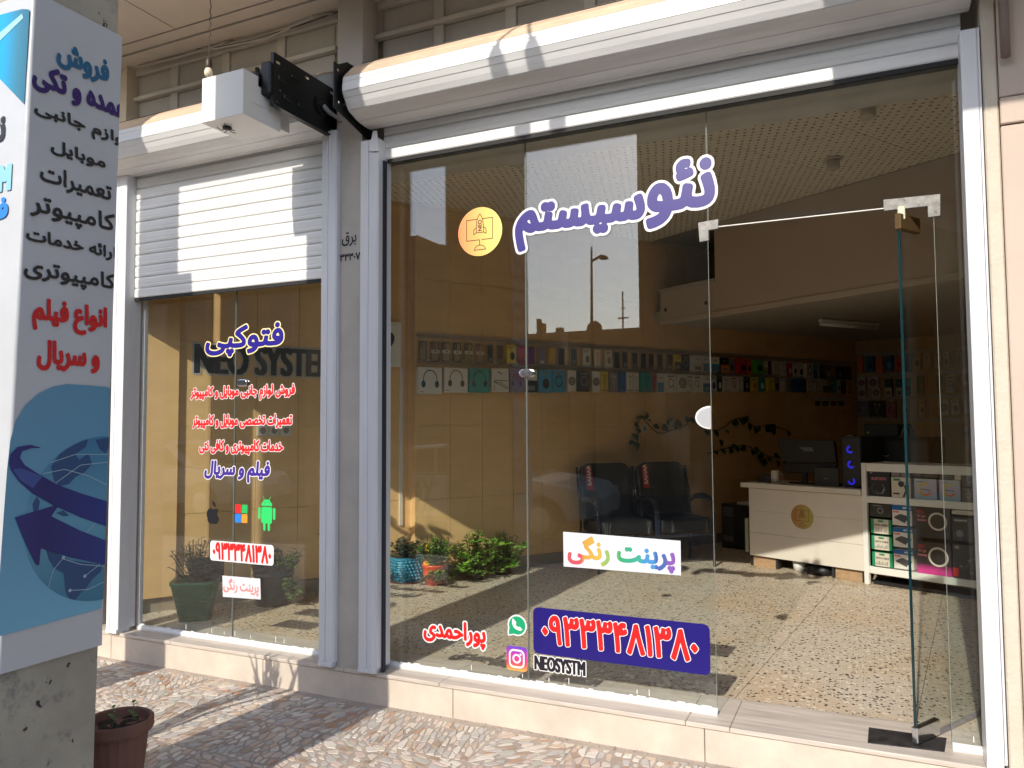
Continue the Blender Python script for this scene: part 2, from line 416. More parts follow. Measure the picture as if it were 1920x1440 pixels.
def terrazzo(name, base, chip, scale, amount, brown):
    m = bpy.data.materials.new(name); m.use_nodes = True; t = m.node_tree; b = t.nodes['Principled BSDF']; N = t.nodes.new; L = t.links.new
    tc = N('ShaderNodeTexCoord')
    def vor(sc_, thr, pick, inp):
        v = N('ShaderNodeTexVoronoi'); v.inputs['Scale'].default_value = sc_; v.inputs['Randomness'].default_value = 1
        dn = N('ShaderNodeTexNoise'); dn.inputs['Scale'].default_value = sc_*1.3; dn.inputs['Detail'].default_value = 2; L(tc.outputs['Object'], dn.inputs['Vector'])
        ad = N('ShaderNodeVectorMath'); ad.operation = 'MULTIPLY_ADD'; L(dn.outputs['Color'], ad.inputs[0]); ad.inputs[1].default_value = (.9/sc_,)*3; L(inp, ad.inputs[2])
        L(ad.outputs[0], v.inputs['Vector'])
        a = N('ShaderNodeMath'); a.operation = 'LESS_THAN'; L(v.outputs['Distance'], a.inputs[0]); a.inputs[1].default_value = thr
        sp = N('ShaderNodeSeparateColor'); L(v.outputs['Color'], sp.inputs[0])
        p = N('ShaderNodeMath'); p.operation = 'GREATER_THAN'; L(sp.outputs[0], p.inputs[0]); p.inputs[1].default_value = pick
        q = N('ShaderNodeMath'); q.operation = 'MULTIPLY'; L(a.outputs[0], q.inputs[0]); L(p.outputs[0], q.inputs[1]); return q.outputs[0], sp
    no = N('ShaderNodeTexNoise'); no.inputs['Scale'].default_value = 1.6; no.inputs['Detail'].default_value = 5; L(tc.outputs['Object'], no.inputs['Vector'])
    m0 = N('ShaderNodeMix'); m0.data_type = 'RGBA'; m0.inputs[6].default_value = (*base, 1); m0.inputs[7].default_value = (*brown, 1)
    rg = N('ShaderNodeMapRange'); rg.inputs['From Min'].default_value = .42; rg.inputs['From Max'].default_value = .72; L(no.outputs['Fac'], rg.inputs[0]); L(rg.outputs[0], m0.inputs[0])
    f2, _ = vor(scale*.8, .36, .55, tc.outputs['Object'])
    m1 = N('ShaderNodeMix'); m1.data_type = 'RGBA'; L(f2, m1.inputs[0]); L(m0.outputs[2], m1.inputs[6]); m1.inputs[7].default_value = tuple(c*1.25 for c in base) + (1,)
    f3, _ = vor(scale*1.9, .34, .72, tc.outputs['Object'])
    m2 = N('ShaderNodeMix'); m2.data_type = 'RGBA'; L(f3, m2.inputs[0]); L(m1.outputs[2], m2.inputs[6]); m2.inputs[7].default_value = (.26, .17, .09, 1)
    f1, _ = vor(scale, .31, 1-amount, tc.outputs['Object'])
    m3 = N('ShaderNodeMix'); m3.data_type = 'RGBA'; L(f1, m3.inputs[0]); L(m2.outputs[2], m3.inputs[6]); m3.inputs[7].default_value = (*chip, 1)
    L(m3.outputs[2], b.inputs['Base Color']); b.inputs['Roughness'].default_value = .5
    _M[name] = m; return m
terr = terrazzo('terrazzo with black chips', (.55, .48, .385), (.035, .028, .022), 36, .58, (.55, .42, .28))
def dotted(name, base, dot, sp, r):
    """board with a printed grid of small dots (object space, metres)"""
    m = bpy.data.materials.new(name); m.use_nodes = True; t = m.node_tree; b = t.nodes['Principled BSDF']; N = t.nodes.new; L = t.links.new
    tc = N('ShaderNodeTexCoord'); v = N('ShaderNodeTexVoronoi'); v.inputs['Scale'].default_value = 1/sp; v.inputs['Randomness'].default_value = .12
    mp = N('ShaderNodeMapping'); mp.inputs['Rotation'].default_value = (0, 0, -a_+.78); L(tc.outputs['Object'], mp.inputs[0]); L(mp.outputs[0], v.inputs['Vector'])
    a = N('ShaderNodeMapRange'); a.inputs['From Min'].default_value = r; a.inputs['From Max'].default_value = r*1.5; L(v.outputs['Distance'], a.inputs[0])
    mx = N('ShaderNodeMix'); mx.data_type = 'RGBA'; L(a.outputs[0], mx.inputs[0]); mx.inputs[6].default_value = (*dot, 1); mx.inputs[7].default_value = (*base, 1)
    L(mx.outputs[2], b.inputs['Base Color']); b.inputs['Roughness'].default_value = .8; _M[name] = m; return m
ceil_m = dotted('dotted ceiling tile', (.70, .63, .52), (.07, .05, .03), .056, .17)
strip_m = dotted('dotted trim strip', (.62, .58, .53), (.16, .15, .17), .06, .10)

# ================================================================== ground
ROADZ = -.14
b = MB(); b.box(WF, -60, 60, -.6, ROADZ, -4, 9.0); struct('road', b, mat('worn asphalt', (.075, .072, .066), .9, var=.25, vs=3, bump=.4, bs=80))
b = MB(); b.box(WF, -60, 60, -.6, ROADZ-.02, -60, 160); struct('ground', b, mat('dusty ground', (.16, .14, .11), .95, var=.2, vs=1.5))
b = MB(); b.box(WF, -60, 60, -.5, 0, 9.0, 11.5); struct('pavement_opposite', b, mat('far paving', (.15, .14, .125), .9, var=.15, vs=5))
mortar = mat('brown mortar', (.40, .335, .285), .85, var=.22, vs=6, bump=.4, bs=50)
pave = MB(); pave.box(WF, -14, 8, -.4, 0, -3.8, .30)
pavement = struct('pavement', pave, mortar)
kb = MB()
for k in range(22): kb.box(WF, -14+k*1.0+.004, -13+k*1.0-.004, -.4, .005, .302, .45)
struct('kerb', kb, mat('kerb stone', (.45, .42, .38), .85, var=.12, vs=5, bump=.2))

def clip_half(P, a, b, c):          # keep a x + b y <= c
    out = []
    for i in range(len(P)):
        p, q = P[i], P[(i+1) % len(P)]; dp = a*p[0]+b*p[1]-c; dq = a*q[0]+b*q[1]-c
        if dp <= 0: out.append(p)
        if (dp < 0) != (dq < 0) and dp != dq:
            t = dp/(dp-dq); out.append((p[0]+t*(q[0]-p[0]), p[1]+t*(q[1]-p[1])))
    return out
pv = [mat('stone cream', (.60, .53, .44), .5, var=.12, vs=14), mat('stone ivory', (.64, .59, .52), .5, var=.10, vs=12),
      mat('stone greenish', (.44, .425, .37), .5, var=.14, vs=12), mat('stone rust', (.44, .26, .16), .5, var=.2, vs=14),
      mat('stone tan', (.54, .42, .32), .5, var=.15, vs=14), mat('stone grey', (.47, .44, .41), .5, var=.12, vs=12),
      mat('stone pink', (.57, .455, .39), .5, var=.14, vs=13), mat('stone brown', (.36, .27, .20), .5, var=.15, vs=13)]
pw = [5, 5, 3, 1, 4, 4, 3, 2]
stones = []
TS = .40
r = random.Random(5)
for ty in range(0, 8):
    for tx in range(-19, 8):
        x0 = tx*TS - .12; y0 = 3.60 - (ty+1)*TS
        ang = r.uniform(0, math.pi); el = r.uniform(1.7, 3.2); ca, sa = math.cos(ang), math.sin(ang)
        fw = lambda x, y: ((x*ca + y*sa)/el**.5, (-x*sa + y*ca)*el**.5)
        bw = lambda u, v: (u*el**.5*ca - v/el**.5*sa, u*el**.5*sa + v/el**.5*ca)
        seeds = [];
        for k in range(85):
            for _ in range(12):
                p = (r.uniform(-.03, TS+.03), r.uniform(-.03, TS+.03)); q = fw(*p)
                if all((q[0]-s[0])**2 + (q[1]-s[1])**2 > .0345**2 for s in seeds): seeds.append(q); break
        for s in seeds:
            P = [(s[0]-.2, s[1]-.2), (s[0]+.2, s[1]-.2), (s[0]+.2, s[1]+.2), (s[0]-.2, s[1]+.2)]
            for q in seeds:
                if q is s: continue
                dx, dy = q[0]-s[0], q[1]-s[1]
                if dx*dx+dy*dy > .05: continue
                P = clip_half(P, dx, dy, dx*(s[0]+q[0])/2 + dy*(s[1]+q[1])/2)
                if len(P) < 3: break
            if len(P) < 3: continue
            P = [bw(*p) for p in P]
            for h in ((1, 0, TS-.004), (-1, 0, -.004), (0, 1, TS-.004), (0, -1, -.004)):
                P = clip_half(P, *h)
                if len(P) < 3: break
            if len(P) < 3: continue
            if r.random() < .75:
                cx_ = sum(p[0] for p in P)/len(P); cy_ = sum(p[1] for p in P)/len(P); a2 = r.uniform(0, 6.28)
                P = clip_half(P, math.cos(a2), math.sin(a2), math.cos(a2)*cx_ + math.sin(a2)*cy_ + r.uniform(.012, .03))
            if len(P) < 3: continue
            cx_ = sum(p[0] for p in P)/len(P); cy_ = sum(p[1] for p in P)/len(P); k = r.choice((.94, .90, .84, .76, .66, .55))
            P = [(x0 + cx_ + (p[0]-cx_)*k + r.uniform(-.002, .002), y0 + cy_ + (p[1]-cy_)*k + r.uniform(-.002, .002)) for p in P]
            ar = abs(sum(P[i][0]*P[(i+1) % len(P)][1] - P[(i+1) % len(P)][0]*P[i][1] for i in range(len(P))))/2
            if ar < 1.8e-4: continue
            cxw, cyw = x0+cx_, y0+cy_
            if cyw > 3.63: continue
            # how large it shows from the photo's standpoint
            e = Vector((cxw, cyw, -EYE)); cc = RM.transposed() @ e
            vis = 0
            if cc.z > .5:
                X_, Y_ = cc.x/cc.z*FPX+960, cc.y/cc.z*FPX+720
                if 170 < X_ < 1400 and 1200 < Y_ < 1440 and cxw/cyw > -1.31: vis = ar/cc.z**3
            stones.append((vis, P, r.choices(range(8), pw)[0], r.uniform(.0015, .004)))
stones.sort(key=lambda s: -s[0])
def stone_geo(mb, P, hgt):
    cx_ = sum(p[0] for p in P)/len(P); cy_ = sum(p[1] for p in P)/len(P); n = len(P)
    top = [(cx_+(p[0]-cx_)*.95, cy_+(p[1]-cy_)*.95, hgt) for p in P]
    mb.add([(p[0], p[1], -.002) for p in P] + top, [tuple(range(n, 2*n))] + [(i, (i+1) % n, n+(i+1) % n, n+i) for i in range(n)])
for vis, P, c, hgt in stones[:300]:
    mb = MB(); stone_geo(mb, P, hgt); obj('stone', mb, pv[c], pavement)
groups = [MB() for _ in pv]
for vis, P, c, hgt in stones[300:]: stone_geo(groups[c], P, hgt)
for g, m in zip(groups, pv):
    if g.v: obj('stones', g, m, pavement, stuff=True)

# ================================================================== shop floor
# the shop floor reaches from the threshold to behind the back wall
fl = MB(); fl.poly(Frame((0, 0, FLOOR-.006), (1, 0, 0), (0, 0, 1), (0, 1, 0)), [(-5.6, 3.85), (1.6, 3.85), (2.6, 11.6), (-1.0, 13.2), (-5.8, 6)]); 
floor = struct('shop_floor', fl, mat('dark floor joint', (.16, .12, .09), .9))
fa = math.radians(-6.5); FF = Frame((-.637, 4.03, FLOOR-.006), (math.cos(fa), math.sin(fa), 0), (0, 0, 1), (-math.sin(fa), math.cos(fa), 0))
def clip_room(P):
    # room outline: wall line, back wall line, threshold, right side
    for n_, o_ in ((WN, WALL.p(0, 0, -.25)), (Vector((-.329, -.944, 0)), BACK.p(0, 0, -.05)), (Vector((0, 1, 0)), Vector((0, 4.035, 0))), (Vector((-1, 0, 0)), Vector((2.1, 0, 0)))):
        P = clip_half(P, -n_.x, -n_.y, -(n_.x*o_.x + n_.y*o_.y))
        if len(P) < 3: return []
    return P
TW = .80
for i in range(-8, 5):
    for j in range(-1, 12):
        q = [FF.p(i*TW+a*(TW-.003), j*TW+b_*(TW-.003)) for a, b_ in ((0, 0), (1, 0), (1, 1), (0, 1))]
        P = clip_room([(p.x, p.y) for p in q])
        if len(P) < 3: continue
        n = len(P); mb = MB(); mb.add([(p[0], p[1], FLOOR) for p in P] + [(p[0], p[1], FLOOR-.02) for p in P], [tuple(range(n))] + [(i_, (i_+1) % n, n+(i_+1) % n, n+i_) for i_ in range(n)])
        obj('tile', mb, terr, floor)

# ================================================================== base and threshold of the shop front
base = thing('shop_front_base', 'low cream stone plinth running under both shop windows', 'plinth', (-2, 3.65, 0))
jx = [-7.2, -5.9, -4.66, -3.34, -2.035, -.715, .62, 1.9, 3.2]
for a, c in zip(jx[:-1], jx[1:]):
    mb = MB(); mb.box(FAC, a+.0015, c-.0015, -.1, .151, -.12, 0); obj('stone_panel', mb, stone_m, base, bevel=.003)
mb = MB(); mb.box(FAC, -7, 3, -.1, .150, -.4, -.03); obj('bedding', mb, mortar, base)
sx = [-4.83, -4.10, -2.80]
for k, (a, c) in enumerate([(-4.83, -4.105), (-4.105, -2.74), (-2.74, -2.115), (-2.115, -.80), (-.80, -.60), (-.60, .52)]):
    mb = MB(); mb.box(FAC, a+.001, c-.001, .1535, FLOOR, -.39, .008); obj('threshold_slab', mb, slab_m, base, bevel=.003)

# ================================================================== walls of the facade
pil = thing('wall_pillar', 'narrow grey beige plastered pillar between the two shop windows with black lettering', 'pillar', (-2.72, 3.65, 0))
mb = MB(); mb.box(FAC, -2.815, -2.635, .1515, 4.12, -.25, -.002); obj('shaft', mb, plaster, pil)
blk_ink = mat('black ink', (.02, .02, .022), .6)
PF = FAC.shift(w=.0005)
u0, v0 = PF.at(641, 460); u1, v1 = PF.at(668, 435)
letters(pil, 'lettering', 'برق', PF, (u0, u1, v0-.01, v1+.005), [(.0015, blk_ink, 0)])
u0, v0 = PF.at(638, 490); u1, v1 = PF.at(675, 473)
letters(pil, 'lettering', '۳۳۳۰۷', PF, (u0, u1, v0, v1), [(.002, blk_ink, 0)])
rw = thing('neighbour_wall', 'peach stone wall edge at the right border beside the white shutter post', 'wall', (1.5, 3.62, 0))
RWF = Frame((0, 3.62, 0), (1, 0, 0), (0, -1, 0))
for z0, z1, w in ((-.1, 2.752, 0), (2.758, 2.866, .008), (2.872, 4.12, 0)):
    mb = MB(); mb.box(RWF, .53, 6, z0, z1, -.4, w); obj('stone_panel', mb, peach_w, rw, bevel=.004)
mb = MB(); mb.box(RWF, .474, .527, .1, 4.12, -.3, -.006); obj('jamb', mb, cream_w, rw, bevel=.006)
mb = MB(); mb.tube([(.55, 3.58, 4.12), (.55, 3.58, 3.2), (.552, 3.585, 3.02)], .018, 10); obj('conduit', mb, mat('grey brown pipe', (.22, .16, .13), .6), rw, smooth=True)
lw = thing('street_wall', 'grey beige wall left of the small window behind the banner pillar', 'wall', (-6, 3.65, 0))
mb = MB(); mb.box(FAC, -14, -4.90, .152, 4.12, -.3, -.002); obj('render', mb, plaster, lw)  # wall stops short, leaving an added gap for sun on the side wall
mb = MB(); mb.box(FAC, -4.898, -4.70, 2.50, 4.12, -.30, -.06); obj('lintel', mb, cream_w, lw)  # this lintel and the sill below frame the added gap
mb = MB(); mb.box(FAC, -4.898, -4.83, .152, .174, -.38, -.0); obj('sill', mb, slab_m, lw)
# returns at the left end of the small window
JF_ = Frame((0, 3.80, 0), (1, 0, 0), (0, -1, 0))
mb = MB(); mb.box(JF_, -4.70, -4.645, .176, 2.6, -.02, 0); obj('jamb_strip', mb, cream_w, lw)
mb = MB(); mb.box(JF_, -4.645, -4.592, .176, 2.6, -.02, .006); obj('patterned_strip', mb, strip_m, lw)
mb = MB(); mb.box(JF_, -4.592, -4.572, .176, 2.6, -.02, .02); obj('corner_strip', mb, mat('pinkish strip', (.60, .50, .47), .6), lw)

# upper wall over the shutters
uw = thing('upper_wall', 'old off white panelled wall with timber grid above the roller shutters', 'wall', (-1, 3.8, 3.6))
UWF = Frame((0, 3.80, 0), (1, 0, 0), (0, -1, 0))
mb = MB(); mb.box(UWF, -14, 8, 3.1, 5.6, -.3, -.012); obj('backing', mb, frame_u, uw)
def grid(x0, x1, step, first):
    xs = [x0]; x = first
    while x < x1 - .1: xs.append(x); x += step
    xs.append(x1)
    for a, c in zip(xs[:-1], xs[1:]):
        for z0, z1 in ((3.45, 3.875), (3.915, 4.06)):
            mb = MB(); mb.box(UWF, a+.035, c-.035, z0, z1, -.012, -.004); obj('panel', mb, upper_m, uw, bevel=.003)
        if a > x0: mb = MB(); mb.box(UWF, a-.033, a+.033, 3.3, 4.085, -.012, .012); obj('stile', mb, frame_u, uw, bevel=.003)
    mb = MB(); mb.box(UWF, x0, x1, 3.878, 3.908, -.012, .035); obj('rail', mb, frame_u, uw, bevel=.004)
    mb = MB(); mb.box(UWF, x0, x1, 4.07, 4.12, -.012, .02); obj('rail', mb, frame_u, uw, bevel=.003)
grid(-4.80, -2.92, .475, -4.325); grid(-4.80-2.6, -4.80, .475, -6.9)
grid(-2.63, .47, .462, -2.20)

sf = thing('soffit', 'off white ceiling boards under the overhang above the shops', 'ceiling', (-1, 3.4, 4.12), kind='structure')
SFr = Frame((0, 0, 4.125), (1, 0, 0), (0, 0, -1), (0, 1, 0))
for (xa, xb, ya, yb, dz) in ((-9, -4.0, 2.95, 3.50, 0), (-3.99, -.2, 2.95, 3.50, 0), (-9, -4.9, 3.51, 3.60, .006), (-4.89, -.2, 3.508, 3.60, .004), (-9, -.2, 3.61, 3.80, .012), (-.19, 6, 1.74, 3.80, .0)):  # rightmost board runs further out, unseen, added to shade the right end
    mb = MB(); mb.box(SFr, xa, xb, ya, yb, -.10, dz); obj('board', mb, soffit_m, sf)
mb = MB(); mb.box(SFr, -9, 6, 3.0, 3.8, -.2, -.1); obj('slab', mb, conc_m, sf)
bl = thing('upper_floor', 'upper storey slab and wall above the overhang', 'building', (-2, 3.8, 5.6))
mb = MB(); mb.box(WF, -14, 8, 5.6, 5.9, -3.8, -1.45); obj('slab', mb, conc_m, bl)
mb = MB(); mb.box(WF, -14, 8, 5.9, 8.5, -4.2, -3.8); obj('wall', mb, plaster, bl)
mb = MB(); mb.box(WF, -14, 8, 3.65, 5.6, -7, -4.11); obj('infill', mb, plaster, bl)

# ================================================================== shutters
def extr(prof, x0, x1):
    n = len(prof); mb = MB()
    mb.add([(x0, y, z) for y, z in prof] + [(x1, y, z) for y, z in prof], [tuple(range(n)), tuple(range(n, 2*n))[::-1]] + [(i, n+i, n+(i+1) % n, (i+1) % n) for i in range(n)])
    return mb
def shutter(name, label, x0, x1, zb, ztop):
    t = thing(name, label, 'roller shutter', ((x0+x1)/2, 3.70, zb))
    y = 3.70; H = .0775
    obj('bottom_bar', extr([(y-.004, zb), (y-.008, zb+.006), (y-.008, zb+.05), (y-.002, zb+.062), (y+.014, zb+.062), (y+.014, zb)], x0, x1), white_pc, t)
    mb = MB(); mb.box(Frame((0, y, 0), (1, 0, 0), (0, -1, 0)), x0+.02, x1, zb-.022, zb-.001, -.012, .002); obj('rubber_seal', mb, dark_gap, t)
    z = zb + .0635
    while z < ztop:
        dy = rnd.uniform(-.0008, .0008); yy = y + dy
        prof = [(yy+.003, z), (yy-.005, z+.005), (yy-.0075, z+.018), (yy-.0058, z+.026), (yy-.0075, z+.034), (yy-.0080, z+.060), (yy-.003, z+.0735), (yy+.003, z+H-.0015), (yy+.012, z+H-.0015), (yy+.012, z)]
        obj('slat', extr(prof, x0, x1), white_pc, t); z += H
    mb = MB(); mb.box(Frame((0, y, 0), (1, 0, 0), (0, -1, 0)), x0, x1, zb+.06, ztop, -.016, -.013); obj('backing', mb, dark_gap, t)
    return t
shutter('roller_shutter', 'white roller shutter half lowered over the small left window', -4.60, -2.885, 2.44, 3.30)
shutter('roller_shutter', 'white roller shutter almost fully rolled up over the wide right window', -2.51, .41, 3.098, 3.32)
def housing(label, x0, x1):
    t = thing('shutter_housing', label, 'shutter housing', ((x0+x1)/2, 3.45, 3.2))
    P = [(3.785, 3.735), (3.76, 3.733), (3.713, 3.710), (3.602, 3.655), (3.491, 3.575), (3.412, 3.490), (3.404, 3.404), (3.460, 3.318), (3.550, 3.288), (3.640, 3.280), (3.685, 3.285)]
    for k, (a, c) in enumerate(zip(P[:-1], P[1:])):
        d = Vector((c[0]-a[0], c[1]-a[1])); L = d.length; n = Vector((d.y, -d.x))/L; nn = n if n.dot(Vector((3.62-a[0], 3.5-a[1]))) > 0 else -n
        g = .0018; s = d/L
        q = lambda t_, w_: (a[0]+s.x*t_+nn.x*w_, a[1]+s.y*t_+nn.y*w_)
        prof = [q(g, 0), q(L*.33, -.002), q(L*.36, .0), q(L*.66, -.002), q(L-g, 0), q(L-g, .006), q(g, .006)]
        obj('casing_panel', extr(prof, x0, x1), film_m if k in (2, 3, 4) else white_pc, t)
    in_ = [(y + (3.62-y)*.05, z + (3.5-z)*.05) for y, z in P]
    obj('end_cap', extr(in_, x0+.004, x0+.012), white_old, t); obj('end_cap', extr(in_, x1-.012, x1-.004), white_old, t)
    obj('inner_roll', extr([(3.62 + .12*math.cos(a*math.pi/6), 3.50 + .15*math.sin(a*math.pi/6)) for a in range(12)], x0+.02, x1-.02), blk2, t)
    return t
housing('white faceted shutter housing with peach film over the small left window', -4.95, -2.885)
housing('long white faceted shutter housing with peach film above the wide right window', -2.592, .44)

def post(label, x0, x1, ztop, groove, foot=True):
    t = thing('shutter_post', label, 'guide post', ((x0+x1)/2, 3.62, FLOOR))
    pf = Frame((0, 3.62, 0), (1, 0, 0), (0, -1, 0)); z0 = FLOOR + (.028 if foot else .001)
    g = x0 + (x1-x0)*groove
    prof = [(x0, 0), (g-.002, 0), (g-.002, -.005), (g+.002, -.005), (g+.002, 0), (x1-.012, 0), (x1-.010, -.004), (x1-.007, -.004), (x1-.005, 0), (x1, 0), (x1, -.13), (x0, -.13)]
    up = Frame((0, 3.62, 0), (1, 0, 0), (0, 0, 1), (0, -1, 0))
    mb = MB(); mb.prism(up, prof, z0, ztop); obj('guide_rail', mb, post_m, t, bevel=.0012)
    if foot: mb = MB(); mb.box(pf, x0-.002, x1-.012, FLOOR+.001, FLOOR+.027, -.10, .004); obj('foot', mb, post_m, t, bevel=.002)
    return t
post('white shutter post left of the small window behind the banner', -4.675, -4.56, 3.28, .3)
post('white shutter post right of the small window beside the plaster pillar', -2.90, -2.79, 3.30, .42)
pr = post('white shutter post left of the wide window with bent top lip', -2.622, -2.497, 3.20, .45)
mb = MB(); mb.box(Frame((-2.495, 3.66, 0), (0, 1, 0), (1, 0, 0)), 0, .028, FLOOR+.002, 3.08, 0, .010); obj('brush_seal', mb, mat('dark blue brush seal', (.02, .02, .035), .7), pr)
mb = MB(); mb.prism(Frame((0, 3.615, 0), (1, 0, 0), (0, -1, 0)), [(-2.56, 3.13), (-2.53, 3.245), (-2.505, 3.24), (-2.488, 3.12)], 0, .004); obj('bent_lip', mb, post_m, pr)
post('white shutter post at the right end of the wide window', .398, .468, 3.18, .92)

# ================================================================== glass
gt = .010
def pane(x0, x1, z0, z1, label, F=GL, name='shop_window'):
    t = thing(name, label, 'glass', tuple(F.p((x0+x1)/2, z0, 0)))
    mb = MB(); mb.box(F, x0, x1, z0, z1, -gt, 0); obj('pane', mb, glass, t)
    mb = MB()
    for x in (x0, x1): mb.box(F, x-.0012 if x == x1 else x, x if x == x1 else x+.0012, z0, z1, -gt-.0004, .0004)
    obj('edge', mb, glass_edge2, t); return t
ZG = FLOOR + .012
pane(-4.565, -3.728, ZG, 2.62, 'left glass pane of the small window with the black fruit sticker')
pane(-3.725, -2.80, ZG, 2.62, 'glass pane at the right of the small window behind the green robot sticker')
pane(-4.895, -4.705, ZG, 2.50, 'added unseen glass strip behind the banner pillar letting sun onto the side wall')  # unseen opening added so that sun reaches the inner side wall
pane(-2.60, -1.658, ZG, 3.20, 'tall glass pane of the wide window carrying the round orange monitor sticker')
pane(-1.655, -.680, ZG, 3.20, 'tall glass pane of the wide window carrying the blue phone number sign')
tr = pane(-.677, .43, 2.512, 3.20, 'glass transom over the open shop door')
mb = MB(); mb.box(GL, -.66, .15, 2.509, 2.513, -gt-.0005, .0005); obj('lower_edge', mb, mat('bright glass edge', (.75, .75, .70), .3), tr)
pane(.292, .43, ZG, 2.508, 'narrow glass sidelight right of the open shop door')
ed = Vector((.158, .263, 0)).normalized()
ph = thing('open_door', 'frameless glass door standing open into the shop', 'door', (.17, 3.80, FLOOR))
DF = Frame((.165, 3.79, 0), (.508, .861, 0), (.861, -.508, 0))
mb = MB(); mb.box(DF, -.02, .92, FLOOR+.012, 2.46, -.005, .005); obj('pane', mb, glass, ph)
mb = MB(); mb.box(DF, -.0225, -.0195, FLOOR+.08, 2.40, -.0056, .0056); mb.box(DF, .919, .922, FLOOR+.012, 2.46, -.0056, .0056); obj('edge', mb, glass_edge, ph)
mb = MB(); mb.box(DF, -.03, .16, FLOOR+.006, FLOOR+.075, -.014, .014); obj('bottom_fitting', mb, chrome, ph, bevel=.004)
mb = MB(); mb.box(DF, -.03, .14, 2.405, 2.475, -.014, .014); obj('top_fitting', mb, mat('bronze fitting', (.20, .12, .05), .3, metal=.6), ph, bevel=.003)
mb = MB(); mb.box(DF, .02, .91, FLOOR+.001, FLOOR+.02, -.008, .008); obj('bottom_seal', mb, mat('grey door seal', (.22, .20, .22), .5), ph)
def profile_bar(x0, x1, label):
    t = thing('bottom_profile', label, 'glazing profile', ((x0+x1)/2, 3.78, FLOOR))
    obj('bar', extr([(3.765, FLOOR+.0005), (3.763, FLOOR+.012), (3.770, FLOOR+.024), (3.782, FLOOR+.030), (3.788, FLOOR+.030), (3.788, FLOOR+.0005)], x0, x1), white_pc, t)
    # smears of silicone above the bar
    m = MB(); rr = random.Random(int(abs(x0)*100))
    x = x0+.02
    while x < x1-.02:
        w = rr.uniform(.004, .05); h = rr.uniform(.002, .005)
        if rr.random() < .6: m.box(GL, x, x+w, FLOOR+.030, FLOOR+.030+h, 0.0003, .0012)
        if rr.random() < .25: m.box(GL, x, x+.004, FLOOR+.040, FLOOR+.055+rr.uniform(0, .02), .0003, .0010)
        x += w + rr.uniform(.005, .05)
    obj('silicone_smears', m, mat('dry silicone', (.7, .7, .68), .5), t, stuff=True)
profile_bar(-4.565, -2.80, 'white bottom glazing bar under the small left window')
profile_bar(-2.60, -.676, 'white bottom glazing bar under the wide window left of the door')
profile_bar(.292, .43, 'short white bottom glazing bar right of the door')
t = thing('edge_channel', 'thin white upright channel at the left end of the small window', 'glazing profile', (-4.56, 3.77, FLOOR))
mb = MB(); mb.box(GL, -4.572, -4.548, FLOOR+.03, 2.5, -.012, .016); obj('channel', mb, white_pc, t)
# patch fittings
def fit(label, pts, w=.006, m=None, name='glass_fitting', cat='fitting'):
    t = thing(name, label, cat, tuple(GL.p(*pts[0])))
    mb = MB(); mb.prism(GL, pts, .0005, w); mb.prism(GL, pts, -gt-w, -gt-.0005); obj('plate', mb, m or tape_m, t, bevel=.0015); return t
P_ = lambda *l: [GL.at(*q) for q in l]
fit('silver taped L shaped fitting at the top left corner of the door opening', P_((1309, 418), (1347, 411), (1347, 429), (1329, 432), (1329, 451), (1312, 454)))
t = fit('long silver patch fitting above the open door with bronze pivot', P_((1656, 375), (1763, 364), (1763, 405), (1740, 408), (1739, 387), (1657, 396)))
mb = MB(); u, v = GL.at(1690, 400); mb.box(GL, u-.015, u+.015, v-.03, v+.03, -.02, .01); obj('pivot_block', mb, mat('yellowed plastic', (.6, .57, .42), .4), t, bevel=.003)
u, v = GL.at(988, 700)
for (px, py, lab) in ((988, 700, 'oval silver clamp on the joint of the wide window'), (456, 718, 'oval silver clamp on the joint of the small left window')):
    u, v = GL.at(px, py); t = thing('glass_clamp', lab, 'clamp', tuple(GL.p(u, v)))
    w_ = .042; h_ = .023
    pts = [(u + (w_-h_)*s + h_*math.cos(a), v + h_*math.sin(a)) for s, r0 in ((1, -90), (-1, 90)) for a in [math.radians(r0 + k*22.5) for k in range(9)]]
    mb = MB(); mb.prism(GL, pts, .0005, .014); mb.prism(GL, pts, -gt-.014, -gt-.0005); obj('plate', mb, chrome, t, bevel=.005, seg=2)
    for s in (-.018, .018): mb = MB(); mb.disc(GL, u+s, v, .004, .0145, 10); obj('screw', mb, blk2, t)
u, v = GL.at(1333, 783)
t = thing('lock_plate', 'white half round lock strike plate on the edge of the wide window', 'lock plate', tuple(GL.p(u, v)))
pts = [(u + .075*math.cos(math.radians(a)), v + .057*math.sin(math.radians(a))) for a in range(90, 271, 15)]
pts = [(min(p[0], u), p[1]) for p in pts]
mb = MB(); mb.prism(GL, pts, .0005, .008); mb.prism(GL, pts, -gt-.008, -gt-.0005); obj('plate', mb, case_w, t, bevel=.003)
mb = MB(); mb.prism(GL, [(u + (p[0]-u)*.84-.003, v + (p[1]-v)*.84) for p in pts], .0081, .0092); obj('inner_plate', mb, mat('satin grey plate', (.55, .56, .58), .3, metal=.4), t)
t = thing('floor_spring_box', 'scratched dark floor hinge cover plate in the threshold under the door', 'floor hinge', (.1, 3.75, FLOOR))
q = [ground(px, py, FLOOR+.003) for px, py in ((1629, 1364), (1775, 1384), (1771, 1409), (1627, 1392))]
mb = MB(); mb.add([(p.x, p.y, FLOOR+.004) for p in q] + [(p.x, p.y, FLOOR-.001) for p in q], [(0, 1, 2, 3), (0, 4, 5, 1), (1, 5, 6, 2), (2, 6, 7, 3), (3, 7, 4, 0)]); obj('cover_plate', mb, mat('scratched black plate', (.07, .065, .065), .4, metal=.5, var=.6, vs=18), t)

